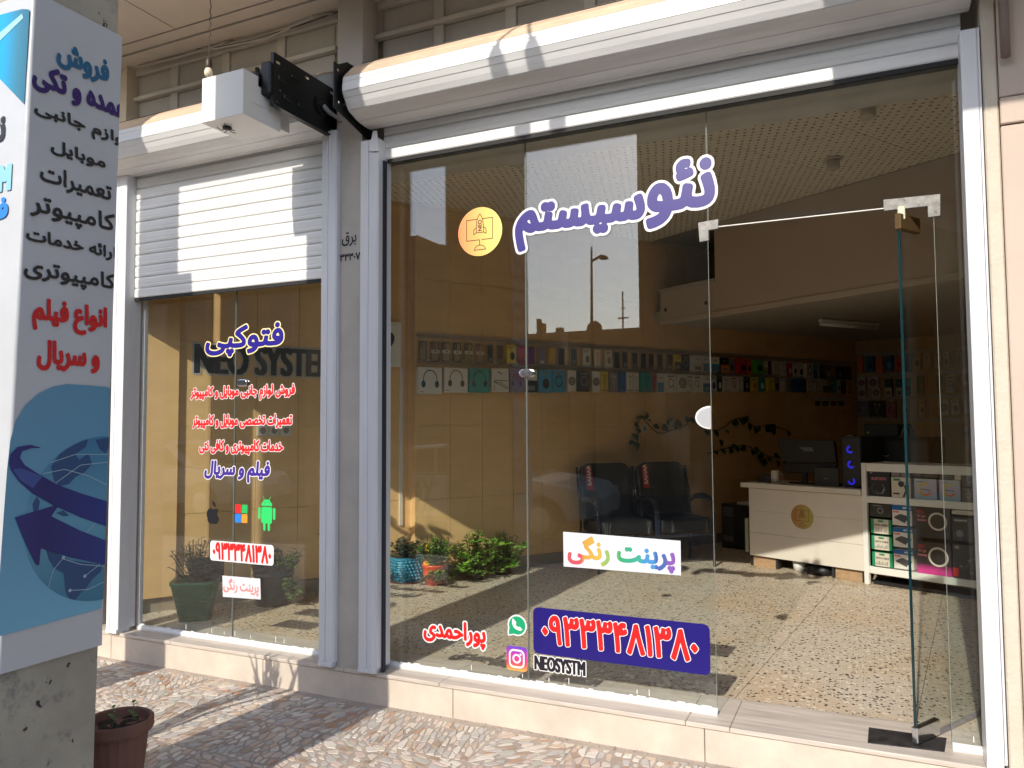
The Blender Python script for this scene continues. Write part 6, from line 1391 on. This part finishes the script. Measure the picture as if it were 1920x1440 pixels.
cbox(*z6(1098, 1285, 150, 318), 'dark grey', 'upper dark robot vacuum style box near the white post', pic_blank)
cbox(*z6(1098, 1258, 322, 508), 'dark grey', 'lower dark camera box near the white post', pic_blank)
cbox(*z6(1262, 1330, 325, 520), 'cream', 'pale box cut off by the white post', None)
cbox(*z6(60, 308, 505, 668), mat('camouflage print', (.035, .035, .025), .5, var=.6, vs=30), 'black camouflage box on top of the green cable boxes', pic_blank)
grn = mat('bright green carton', (.01, .26, .11), .45)
cbox(*z6(72, 312, 670, 858), grn, 'green and white data cable box, top of three', pic_cable)
cbox(*z6(80, 320, 860, 1042), grn, 'green and white data cable box, middle of three', pic_cable)
cbox(*z6(88, 326, 1044, 1230), grn, 'green and white data cable box, bottom of three', pic_cable)
cbox(*z6(310, 545, 518, 765), 'white', 'blue banded cooling pad box, top of three', pic_pad)
cbox(*z6(322, 556, 767, 1012), 'white', 'blue banded cooling pad box, middle of three', pic_pad)
cbox(*z6(330, 565, 1014, 1262), 'white', 'blue banded cooling pad box, bottom of three', pic_pad)
cbox(*z6(575, 980, 540, 915), 'black', 'black ring light box with white circle, upper', pic_lamp)
cbox(*z6(585, 988, 920, 1335), pinkm, 'black and pink ring light box, lower', pic_lamp)
cbox(*z6(985, 1340, 575, 650), 'cream', 'flat cream box lying on the mainboard box', None)
def pic_giga(t, F, u0, u1, v0, v1, w):
    W, H = u1-u0, v1-v0; tx(t, F, 'GIGABYTE', u0+W*.08, u0+W*.5, v1-H*.17, v1-H*.10, w, cm_('cream')); mb = MB(); mb.disc(F, u0+W*.25, v0+H*.30, H*.15, w, 18); obj('print_disc', mb, cm_('grey'), t)
def pic_xp(t, F, u0, u1, v0, v1, w):
    W, H = u1-u0, v1-v0; tx(t, F, 'XP-', u0+W*.08, u0+W*.25, v1-H*.13, v1-H*.06, w, cm_('cream')); mb = MB(); mb.quad(F, u0+.002, u0+W*.20, v0+H*.05, v0+H*.30, w); obj('print_badge', mb, cm_('red'), t)
    mb = MB()
    for a, b_ in ((.55, .55), (.75, .62), (.82, .70), (.28, .36), (.62, .20)): mb.disc(F, u0+W*a, v0+H*b_, .012, w, 9, .007)
    mb.line(F, [(u0+W*.4, v0+H*.3), (u0+W*.6, v0+H*.55), (u0+W*.9, v0+H*.75)], .004, w); obj('print', mb, cm_('grey'), t)
cbox(*z6(988, 1340, 652, 950), mat('dark mainboard carton', (.025, .030, .040), .4), 'black mainboard carton with silver disc', pic_giga)
cbox(*z6(990, 1350, 955, 1385), 'black', 'black gamepad carton with red badge at the foot of the display case', pic_xp)
# counter
ct = thing('counter', 'white panelled shop counter with round gold monitor emblem', 'counter', tuple(CF.p(-.5, FLOOR, -.2)))
UA = CF.at(1405, 980, -.015)[0]; UB = UL-.004; zc = CF.at(1404, 915)[1]; zc0 = CF.at(1408, 1041)[1]; s1_ = CF.at(1410, 998)[1]; s2_ = CF.at(1410, 957)[1]
for a, c in ((zc0, s1_-.001), (s1_+.001, s2_-.0005), (s2_+.0005, zc)):
    mb = MB(); mb.box(CF, UA, UB, a, c, -.035, -.015); obj('front_panel', mb, ply_w, ct, bevel=.0015)
mb = MB(); mb.box(CF, UA, UA+.018, zc0, zc, -.50, -.036); obj('side_panel', mb, ply_w, ct)
zct = CF.at(1390, 904)[1]
mb = MB(); mb.box(CF, UA-.07, UB, zc+.006, zct, -.55, .02); obj('worktop', mb, ply_w, ct, bevel=.003)
u_, v_ = CF.at(1504, 969, -.014)
EMF = CF.shift(w=-.0145); emblem(ct, EMF, u_, v_, .112, ramp_mat('dull gold disc', [(0, (.42, .17, .05)), (.5, (.45, .30, .09)), (1, (.44, .40, .10))]), mat('brown line ink', (.10, .05, .02), .5))
for xa, xb in ((1413, 1456), (1566, 1619)):
    u0 = CF.at(xa, 1050, -.05)[0]; u1 = CF.at(xb, 1050, -.05)[0]
    mb = MB(); mb.box(CF, u0, u1, FLOOR+.001, zc0-.012, -.08, -.05); obj('plinth_board', mb, wood, ct)
for xa in (1410, 1457, 1562, 1619):
    u0 = CF.at(xa, 1050, -.05)[0]; mb = MB(); mb.box(CF, u0-.012, u0+.012, FLOOR+.0015, zc0, -.10, -.045); obj('foot', mb, blk2, ct)
u0, v0 = CF.at(1497, 1064, -.1); t = thing('floor_pot', 'small white pot standing under the counter', 'pot', tuple(CF.p(u0, FLOOR, -.12)))
mb = MB(); mb.lathe(CF.p(u0, FLOOR+.001, -.12), [(.002, 0), (.05, 0), (.065, .11), (.055, .11), (.002, .1)], 18); obj('body', mb, wht, t, smooth=True)
t = thing('floor_bag', 'black bundle with cables lying under the counter', 'bag', tuple(CF.p(u0+.2, FLOOR, -.2)))
mb = MB(); mb.lathe(CF.p(u0+.2, FLOOR+.001, -.16), [(.002, 0), (.13, .0), (.15, .04), (.10, .09), (.02, .10)], 12); obj('body', mb, blk, t, smooth=True)
# on the counter
zc = zct + .0015
def onc(px, w): return CF.at(px, 905, w)[0]
u = onc(1454, -.12); t = thing('mug', 'white straight mug on the left end of the counter', 'mug', tuple(CF.p(u, zc, -.12)))
mb = MB(); mb.lathe(CF.p(u, zc, -.12), [(.002, 0), (.040, 0), (.040, .118), (.036, .118), (.034, .01), (.002, .008)], 20); obj('body', mb, mat('warm white ceramic', (.66, .58, .47), .4), t, smooth=True)
mb = MB(); mb.tube([CF.p(u+.038, zc+.09, -.14), CF.p(u+.062, zc+.08, -.15), CF.p(u+.062, zc+.04, -.15), CF.p(u+.038, zc+.03, -.14)], .005, 6); obj('handle', mb, mat('warm white ceramic', (.66, .58, .47), .4), t, smooth=True)
u0, u1 = onc(1421, -.10), onc(1444, -.10); t = thing('card_reader', 'small black device left of the white mug', 'device', tuple(CF.p(u0, zc, -.1)))
mb = MB(); mb.box(CF, u0, u1, zc, zc+.075, -.20, -.10); obj('body', mb, blk2, t, bevel=.006); mb = MB(); mb.disc(CF, u1-.025, zc+.045, .006, -.0995, 8); obj('button', mb, cm_('grey'), t)
t = thing('paper_slip', 'white paper slip under the small black device', 'paper', tuple(CF.p(u0, zc, -.06))); mb = MB(); mb.box(CF, u0-.01, u1+.02, zc-.0012, zc+.0008, -.09, -.03); obj('sheet', mb, wht, t)
MF = Frame(CF.p(0, 0, -.22), cdv, CN + Vector((0, 0, .05)))
t = thing('monitor', 'large black curved monitor seen from behind on the counter', 'monitor', tuple(MF.p(-.4, zc, 0)))
q = [MF.at(*p) for p in ((1467, 822), (1573, 826), (1577, 868), (1475, 866))]
mb = MB(); mb.prism(MF, q[::-1], -.02, .025); obj('shell', mb, mat('black monitor shell', (.014, .017, .016), .35), t, bevel=.008)
lo = [MF.at(*p) for p in ((1475, 867), (1577, 869), (1574, 886), (1480, 886))]
mb = MB(); mb.prism(MF, lo[::-1], -.02, .012); obj('lower_shell', mb, blk, t, bevel=.006)
uu = (lo[2][0]+lo[3][0])/2; mb = MB(); mb.box(MF, uu-.09, uu-.04, zc+.01, lo[2][1]+.01, -.015, .01); obj('stand', mb, blk, t); mb = MB(); mb.box(MF, uu-.18, uu+.05, zc, zc+.012, -.09, .09); obj('foot', mb, blk, t, bevel=.004)
lu, lv = MF.at(1506, 842, .026); ru, _ = MF.at(1532, 842, .026); letters(t, 'lettering', 'TWISTED', MF, (lu, ru-.01, lv, lv+.016), [(.0015, cm_('grey'), .0262)], cell=.002); letters(t, 'lettering', 'MINDS', MF, (lu+.04, ru, lv-.018, lv-.002), [(.0015, cm_('grey'), .0262)], cell=.002)
t = thing('laptop', 'closed dark laptop stand between monitor and computer tower', 'laptop', tuple(CF.p(-.2, zc, -.1)))
q0 = onc(1528, -.12); q1 = onc(1573, -.12); LFm = Frame(CF.p(0, 0, -.12), cdv, CN + Vector((0, 0, .25)))
mb = MB(); mb.box(LFm, q0, q1, zc+.0, zc+.165, -.012, .006); obj('lid', mb, mat('dark grey lid', (.030, .034, .036), .3), t, bevel=.004); mb = MB(); mb.box(CF, q0, q1, zc, zc+.018, -.32, -.13); obj('base', mb, blk, t)
letters(t, 'lettering', 'ASUS', LFm, (q0+.09, q0+.125, zc+.062, zc+.072), [(.001, cm_('grey'), .0068)], cell=.0015)
# tower with blue fans
TFm = CF.shift(w=-.10); ua, va = TFm.at(1577, 818); ub, _ = TFm.at(1614, 820)
t = thing('computer_tower', 'black computer tower with three blue lit fans at the right end of the counter', 'computer tower', tuple(TFm.p(ua, zc, 0)))
mb = MB(); mb.box(TFm, ua, ub, zc, va, -.40, 0); obj('case', mb, blk, t, bevel=.006)
mb = MB(); mb.box(TFm, ua+.02, ub-.012, zc+.02, va-.02, .0005, .004); obj('front_mesh', mb, blk2, t)
ledm = mat('blue fan light', (.01, .01, .03), .4, emit=((.03, .025, 1.0), .28))
for px, py in ((1594, 843), (1596, 871), (1597, 902)):
    u, v = TFm.at(px, py); mb = MB(); mb.ring(TFm, u, v, .018, .033, .0045, 30*(py % 7), 30*(py % 7)+230, 20); obj('fan_ring', mb, ledm, t)
    mb = MB(); mb.disc(TFm, u, v, .014, .0044, 12); mb.ring(TFm, u, v, .052, .058, .0044, n=24); obj('fan', mb, blk, t)
mb = MB(); u, v = TFm.at(1592, 818); mb.box(TFm, u-.03, u+.02, va+.001, va+.012, -.12, -.02); obj('cable_stub', mb, cm_('grey'), t)
PFm = CF.shift(w=-.62)
t = thing('printer', 'large black printer behind the display case', 'printer', tuple(PFm.p(0, 1.2, 0)))
ua, va = PFm.at(1608, 795); ub, vb = PFm.at(1722, 868)
mb = MB(); mb.box(PFm, ua, ub+.1, .75, va-.12, -.35, 0); obj('body', mb, blk, t, bevel=.02)
mb = MB(); mb.box(PFm, ua+.02, ua+.35, va-.12, va, -.35, -.06); obj('lid', mb, blk2, t, bevel=.01)
u, v = PFm.at(1645, 852); mb = MB(); mb.box(PFm, u-.02, ub+.1, .8, PFm.at(1670, 826)[1], .0005, .03); obj('front_tray', mb, blk2, t, bevel=.006)
u, v = PFm.at(1650, 845, .03); mb = MB(); mb.ring(PFm, u+.05, v+.01, .055, .062, .0312, 190, 300, 12); obj('smile_print', mb, cm_('white'), t)
u, v = PFm.at(1627, 811); mb = MB(); mb.poly(PFm, [(u-.012, v-.008), (u+.012, v-.008), (u, v+.014)], .001); obj('yellow_mark', mb, cm_('yellow'), t)
t = thing('stand_table', 'dark low table carrying the printer behind the display case', 'table', tuple(PFm.p(0, FLOOR, -.2)))
mb = MB(); mb.box(PFm, ua-.1, ub+.2, .70, .745, -.5, .05); obj('top', mb, wood, t)
for u in (ua-.06, ub+.12):
    mb = MB(); mb.box(PFm, u, u+.05, FLOOR+.001, .70, -.45, 0); obj('leg', mb, wood, t)
t = thing('handbag', 'black bag with white straps standing on the printer', 'bag', tuple(PFm.p(ub, 1.3, 0)))
ua2, va2 = PFm.at(1682, 797); ub2, vb2 = PFm.at(1700, 822)
mb = MB(); mb.box(PFm, ua2, ub2, vb2-.03, va2-.02, -.2, -.05); obj('body', mb, blk, t, bevel=.02); mb = MB(); mb.line(PFm, [(ua2, vb2), (ua2+.05, va2), (ub2, vb2)], .008, -.049); obj('strap', mb, cm_('grey'), t)
# tower on the floor left of the counter
TW_ = Frame(ground(1352, 1026, FLOOR), cdv, CN); TW_.o.z = 0
ua, va = TW_.at(1352, 944); ub, _ = TW_.at(1377, 944); uc, _ = TW_.at(1400, 944)
t = thing('computer_tower', 'black computer tower standing on the floor left of the counter', 'computer tower', tuple(TW_.p(0, FLOOR, -.2)))
mb = MB(); mb.box(TW_, ua, uc, FLOOR+.001, va, -.42, 0); obj('case', mb, blk, t, bevel=.005)
mb = MB(); mb.box(TW_, ua+.015, ub, FLOOR+.03, va-.02, .0005, .006); obj('front_panel', mb, blk2, t)
mb = MB()
for za, zb3 in [(va-.06-.035*q, va-.035-.035*q) for q in range(3)] + [(FLOOR+.08, FLOOR+.14)]:
    mb = MB(); mb.box(TW_, ua+.03, ub-.02, za, zb3, .0065, .009); obj('drive_cover', mb, mat('silver grey plastic', (.09, .09, .095), .4), t)
t = thing('paper_stack', 'white papers lying on the floor tower', 'papers', tuple(TW_.p(ub, va, -.1))); mb = MB(); mb.box(TW_, ub, uc-.01, va+.001, va+.02, -.25, -.05); mb.box(TW_, ub+.02, uc+.02, va+.0205, va+.03, -.22, -.03); obj('sheets', mb, cm_('cream'), t)
t = thing('leaning_panel', 'cream board leaning between the floor tower and the counter', 'board', tuple(TW_.p(uc, FLOOR, 0)))
ua3 = CF.at(1396, 1000, -.05)[0]; mb = MB(); mb.box(CF, ua3, ua3+.035, FLOOR+.12, .62, -.20, -.06); obj('board', mb, mat('dull cream board', (.34, .33, .24), .6), t)

# ================================================================== things on the pavement
g = Vector((-3.03, 2.32, 0)); gg = Frame((0, 0, 0), (1, 0, 0), (0, 0, 1), (0, 1, 0))
pc = ground(222, 1346, .31); g = Vector((pc.x, pc.y, 0))
t = thing('flower_pot', 'old terracotta pot with a small seedling at the foot of the banner pillar', 'flower pot', tuple(g))
mb = MB(); prof = [(.002, 0), (.095, 0), (.118, .22), (.120, .255), (.136, .258), (.140, .27), (.139, .305), (.132, .312), (.124, .305), (.118, .272), (.002, .268)]
n = 40; b0 = len(mb.v)
for i, (r_, hh) in enumerate(prof):
    for k in range(n):
        a = 2*math.pi*k/n; rr_ = r_ - (.0022 if (k % 2 and 1 <= i <= 3) else 0) + .0012*math.sin(3*a+i)
        mb.v.append((g.x+rr_*math.cos(a), g.y+rr_*math.sin(a), hh))
for i in range(len(prof)-1):
    for k in range(n): mb.f.append((i*n+k, i*n+(k+1) % n, (i+1)*n+(k+1) % n, (i+1)*n+k))
obj('pot', mb, terra_m, t, smooth=False)
mb = MB(); j = random.Random(9)
vs = [(g.x+.117*f*math.cos(a), g.y+.117*f*math.sin(a), .272+j.uniform(-.008, .010)) for f in (1, .75, .5, .25) for a in [2*math.pi*k/18 for k in range(18)]] + [(g.x, g.y, .28)]
fs_ = [(i*18+k, i*18+(k+1) % 18, (i+1)*18+(k+1) % 18, (i+1)*18+k) for i in range(3) for k in range(18)] + [(54+k, 54+(k+1) % 18, 72) for k in range(18)]
mb.add(vs, fs_); obj('soil', mb, soil_m, t, stuff=True)
for (dx, dy, H) in ((-.01, -.02, .085), (.05, .03, .10)):
    mb = MB(); b_ = g + Vector((dx, dy, .275)); mb.tube([b_, b_+Vector((.004, 0, H*.5)), b_+Vector((0, .003, H))], .0015, 4)
    for q in range(8):
        a = q*1.2; d = Vector((math.cos(a), math.sin(a), .35)); leaf_geo(mb, b_+Vector((0, 0, H*(.25+.1*q))), d, Vector((0, 0, 1)), .026, .016)
    obj('seedling', mb, leafy('seedling leaf', (.10, .22, .05)), t)
t = thing('bare_shrub', 'bare twiggy shrub in a pot behind the banner pillar', 'shrub', (-3.33, 2.22, 0)); b_ = Vector((-3.36, 2.22, 0))
mb = MB(); mb.lathe(b_, [(.002, 0), (.09, 0), (.12, .22), (.002, .20)], 16); obj('pot', mb, terra_m, t, smooth=True)
mb = MB(); j = random.Random(4)
for k in range(9):
    a = j.uniform(-.9, .9); tip = b_ + Vector((.26*math.sin(a)+.05, j.uniform(-.08, .08), 1.18*j.uniform(.88, 1.02))); m_ = b_ + Vector((.10*math.sin(a)-.05, 0, .7))
    p_ = [b_+Vector((0, 0, .2)), b_*.5+m_*.5+Vector((0, 0, .1)), m_, m_*.5+tip*.5+Vector((.02, 0, 0)), tip]; mb.tube(p_, [.020, .017, .014, .011, .005], 5)
    for q in range(2):
        s_ = m_*(.5-.2*q)+tip*(.5+.2*q); mb.tube([s_, s_+Vector((j.uniform(-.09, .09), .02, .13))], [.010, .004], 4)
obj('twigs', mb, mat('dry twig bark', (.14, .10, .06), .8), t)
# the narrow pillar further left
t = thing('street_pillar', 'narrow concrete pillar further along the pavement outside the left border', 'pillar', (-4.6, 1.83, 0))
mb = MB(); mb.box(WF, -4.63, -4.28, 0, 5.6, -2.01, -1.66); obj('shaft', mb, conc_m, t)
mb = MB(); mb.box(WF, -4.27, -4.14, 3.55, 3.80, -1.9, -1.7); mb.box(WF, -4.27, -4.20, 3.42, 3.545, -1.9, -1.7); obj('junction_box', mb, white_old, t)
# street lamp bracket whose shadow lies on the long housing
t = thing('spot_bracket', 'pair of small floodlights on a bracket under the upper floor', 'floodlight', (-1.2, 1.5, 5.4))
for dx in (-.10, .10):
    mb = MB(); mb.lathe(Vector((-1.66+dx, 1.62, 4.50)), [(.01, 0), (.05, .03), (.045, .12), (.02, .18)], 10); mb.tube([(-1.66+dx, 1.62, 4.66), (-1.66, 1.62, 5.0)], .012, 6); obj('lamp_head', mb, blk2, t)
mb = MB(); mb.tube([(-1.66, 1.62, 5.0), (-1.66, 1.62, 5.6)], .015, 6); obj('rod', mb, blk2, t)

# ================================================================== across the street (seen in the panes)
def block(name, lab, x0, x1, y0, y1, z1, m, wins=(), par=.0, cat='building'):
    t = thing(name, lab, cat, ((x0+x1)/2, y0, ROADZ)); mb = MB(); mb.box(WF, x0, x1, ROADZ, z1, -y1, -y0); obj('wall', mb, m, t)
    Fy = Frame((0, y1, 0), (-1, 0, 0), (0, 1, 0))
    if par: mb = MB(); mb.box(WF, x0-.05, x1+.05, z1, z1+par, -y1-.05, -y1+.25); obj('parapet', mb, m, t)
    for (a, c, z0, z2) in wins:
        mb = MB(); mb.box(Fy, -c, -a, z0, z2, .001, .03); w_ = obj('window', mb, mat('far window frame', (.25, .24, .22), .5), t)
        mb = MB(); mb.box(Fy, -c+.06, -a-.06, z0+.06, z2-.06, .0305, .034); obj('pane', mb, mat('far window glass', (.02, .025, .03), .1), w_)
    return t
fb1 = mat('far beige render', (.24, .19, .13), .9, var=.15, vs=.6); fb2 = mat('far tan render', (.20, .155, .10), .9, var=.15, vs=.8); fb3 = mat('far grey render', (.30, .27, .23), .9, var=.15, vs=.7)
bm = bpy.data.materials.new('far yellow brick'); bm.use_nodes = True; tt = bm.node_tree; bb = tt.nodes['Principled BSDF']; br = tt.nodes.new('ShaderNodeTexBrick'); tcx = tt.nodes.new('ShaderNodeTexCoord'); mpx = tt.nodes.new('ShaderNodeMapping'); mpx.inputs['Rotation'].default_value = (math.pi/2, 0, 0)
tt.links.new(tcx.outputs['Object'], mpx.inputs[0]); tt.links.new(mpx.outputs[0], br.inputs['Vector']); br.inputs['Scale'].default_value = 2.2; br.inputs['Color1'].default_value = (.25, .185, .11, 1); br.inputs['Color2'].default_value = (.20, .145, .085, 1); br.inputs['Mortar'].default_value = (.09, .07, .05, 1); br.inputs['Mortar Size'].default_value = .012
tt.links.new(br.outputs[0], bb.inputs['Base Color']); bb.inputs['Roughness'].default_value = .9
YB = -9.2; V = 7.58 - YB
X = lambda r_: r_*V
Zs = lambda s_: EYE + s_*V
block('far_house', 'tall beige house across the street at the far left of the reflections', X(-1.45), -.637*(V+4), YB-4, YB, Zs(.40), fb2, [(X(-1.1)+k*1.6, X(-1.1)+k*1.6+.9, 1+2.9*r_, 2.5+2.9*r_) for k in range(4) for r_ in range(2)])
block('far_house', 'stepped tan house across the street beside the tall one', -.637*(V+4)+.02, X(-.618), YB-2, YB, Zs(.292), fb1)
block('far_house', 'lower tan house across the street with flat roof', X(-.618)+.02, X(-.575), YB-2, YB-.02, Zs(.274), fb1)
block('far_house', 'long low house across the street under open sky', X(-.575)+.02, X(-.2725), YB-7, YB, Zs(.122), fb1, [(X(-.50), X(-.50)+1.2, .9, 2.1), (X(-.41), X(-.41)+1.2, .9, 2.1)], par=.12)
block('brick_house', 'tall yellow brick house across the street at the right of the reflections', X(-.272), X(.55), YB-8, YB, Zs(.395), bm, [(X(-.1), X(-.1)+1.4, 1.2, 2.8), (X(.1), X(.1)+1.4, 1.2, 2.8), (X(-.1), X(-.1)+1.4, 4.4, 5.9), (X(.1), X(.1)+1.4, 4.4, 5.9)])
block('far_house', 'plain low house across the street beyond the brick house', X(.56), X(1.3), YB-7, YB, Zs(.2), fb3)
block('far_house', 'grey low house far left across the street', X(-2.4), X(-1.36), YB-7, YB, Zs(.25), fb3)
t = thing('water_tank', 'round water tank on the low roof across the street', 'water tank', (X(-.355), YB-1, Zs(.13))); mb = MB(); mb.lathe((X(-.355), YB-1.0, Zs(.122)), [(.01, 0), (.19, 0), (.20, .25), (.17, .38), (.09, .46), (.01, .48)], 20); obj('tank', mb, fb2, t, smooth=True)
for r_, s_, lb in ((-.432, .155, 'tallest small chimney on the low roof across the street'), (-.425, .148, 'second small chimney beside the tallest one across the street'), (-.402, .14, 'left of two low chimneys on the roof across the street'), (-.397, .14, 'right of two low chimneys on the roof across the street')):
    t = thing('chimney_pot', lb, 'chimney', (X(r_), YB-.6, Zs(.12)), 'chimneys across the street'); mb = MB(); mb.box(WF, X(r_)-.03, X(r_)+.03, Zs(.12), Zs(s_), .5-YB, .7-YB); obj('stack', mb, fb2, t)
t = thing('roof_aerial', 'thin television aerial on the roof across the street', 'aerial', (X(-.312), YB-1, Zs(.12))); mb = MB(); xx = X(-.312); mb.tube([(xx, YB-1, Zs(.12)), (xx, YB-1, Zs(.19))], .02, 5); mb.tube([(xx-.13, YB-1, Zs(.152)), (xx+.13, YB-1, Zs(.152))], .02, 5); mb.tube([(xx-.06, YB-1, Zs(.166)), (xx+.06, YB-1, Zs(.166))], .015, 5); obj('mast', mb, blk2, t)
yl = -6.6; Vl = 7.58-yl; xl = -.338*Vl; t = thing('street_lamp', 'tall street lamp across the road with a single arm', 'street lamp', (xl, yl, ROADZ))
mb = MB(); mb.tube([(xl, yl, ROADZ), (xl-.02, yl, 2.5), (xl, yl, EYE+.245*Vl)], [.05, .04, .02], 8); obj('pole', mb, blk2, t)
mb = MB(); mb.tube([(xl, yl, EYE+.225*Vl), (xl+.22, yl, EYE+.232*Vl)], .025, 6); mb.lathe((xl+.25, yl, EYE+.225*Vl), [(.01, 0), (.09, .02), (.07, .07), (.01, .10)], 10); obj('lamp_head', mb, blk2, t)
# parked cars
carp = mat('white car paint', (.62, .61, .58), .25, coat=.6)
cgl = mat('dark car glass', (.02, .025, .03), .05)
def car(x, y, lab):
    t = thing('parked_car', lab, 'car', (x, y, ROADZ)); z = ROADZ; yn = y+.85
    F = Frame((x, y, z), (1, 0, 0), (0, 1, 0))
    low = [(-2.15, .32), (-2.18, .62), (-2.05, .86), (-1.35, .92), (1.0, .93), (1.95, .80), (2.15, .60), (2.12, .32), (1.82, .30), (1.72, .52), (1.50, .66), (1.26, .66), (1.05, .50), (.97, .28), (-.95, .28), (-1.03, .50), (-1.24, .66), (-1.48, .66), (-1.68, .52), (-1.76, .30)]
    mb = MB(); mb.prism(F, low, -.82, .82); obj('body', mb, carp, t, bevel=.04, seg=2)
    top = [(-1.55, .925), (-1.05, 1.36), (.05, 1.42), (.45, 1.36), (1.12, .93)]
    mb = MB(); mb.prism(F, top, -.70, .70); obj('cabin', mb, carp, t, bevel=.05, seg=2)
    for w0, sg in ((.704, 1), (-.716, -1)):
        for pts in ([(-1.66, .96), (-1.0, 1.30), (-.42, 1.34), (-.42, .96)], [(-.36, .96), (-.36, 1.34), (.08, 1.35), (.38, 1.30), (.86, .96)]):
            mb = MB(); mb.prism(F, pts, w0, w0+.012); obj('side_window', mb, cgl, t)
    mb = MB(); mb.add([F.p(.50, 1.335, -.62), F.p(.50, 1.335, .62), F.p(1.10, .96, .66), F.p(1.10, .96, -.66)], [(0, 1, 2, 3)]); mb.v = [(a+.015, b_, c+.02) for a, b_, c in mb.v]; obj('windscreen', mb, cgl, t)
    for cx_ in (-1.36, 1.38):
        for w0 in (-.80, .62):
            mb = MB(); mb.lathe(F.p(cx_, .31, w0), [(.02, 0), (.31, 0), (.32, .04), (.32, .14), (.31, .18), (.02, .18)], 22, Vector((1, 0, 0)), Vector((0, 0, 1)), Vector((0, 1, 0))); w_ = obj('wheel', mb, blk2, t, smooth=False)
            mb = MB(); mb.lathe(F.p(cx_, .31, w0 + (.183 if w0 > 0 else -.003)), [(.02, 0), (.19, 0), (.17, .004)], 16, Vector((1, 0, 0)), Vector((0, 0, 1)), Vector((0, 1, 0))); obj('rim', mb, alu, w_)
    for w0 in (-.6, .45): mb = MB(); mb.box(Frame((x+2.14, y, z), (0, 1, 0), (1, 0, 0)), w0, w0+.2, .6, .74, 0, .02); obj('headlight', mb, cm_('cream'), t)
car(-5.75, -3.6, 'white parked saloon car across the street, reflected in the wide window')
car(-12.5, -3.7, 'white parked saloon car further down the street')

# grit and dry leaf bits gathered against the step
gr_ = MB(); j = random.Random(77)
for k in range(420):
    x = j.uniform(-5.0, .5); y = 3.647 - abs(j.gauss(0, .035)) - .003; s = j.uniform(.0012, .0045)
    gr_.add([(x+s*math.cos(a+k), y+s*math.sin(a+k)*.7, .0045) for a in (0, 2.1, 4.2)] + [(x, y, .0045+s*.9)], [(0, 1, 3), (1, 2, 3), (2, 0, 3)])
for k in range(90):
    x = j.uniform(-5.0, .3); y = j.uniform(2.3, 3.6); s = j.uniform(.0015, .004)
    gr_.add([(x+s*math.cos(a+k), y+s*math.sin(a+k)*.7, .0045) for a in (0, 2.1, 4.2)] + [(x, y, .0045+s*.9)], [(0, 1, 3), (1, 2, 3), (2, 0, 3)])
g_o = obj('grit', gr_, mat('dark grit', (.09, .07, .05), .9), None, stuff=True); g_o['label'] = 'fine dark grit gathered on the pavement against the step'; g_o['category'] = 'grit'
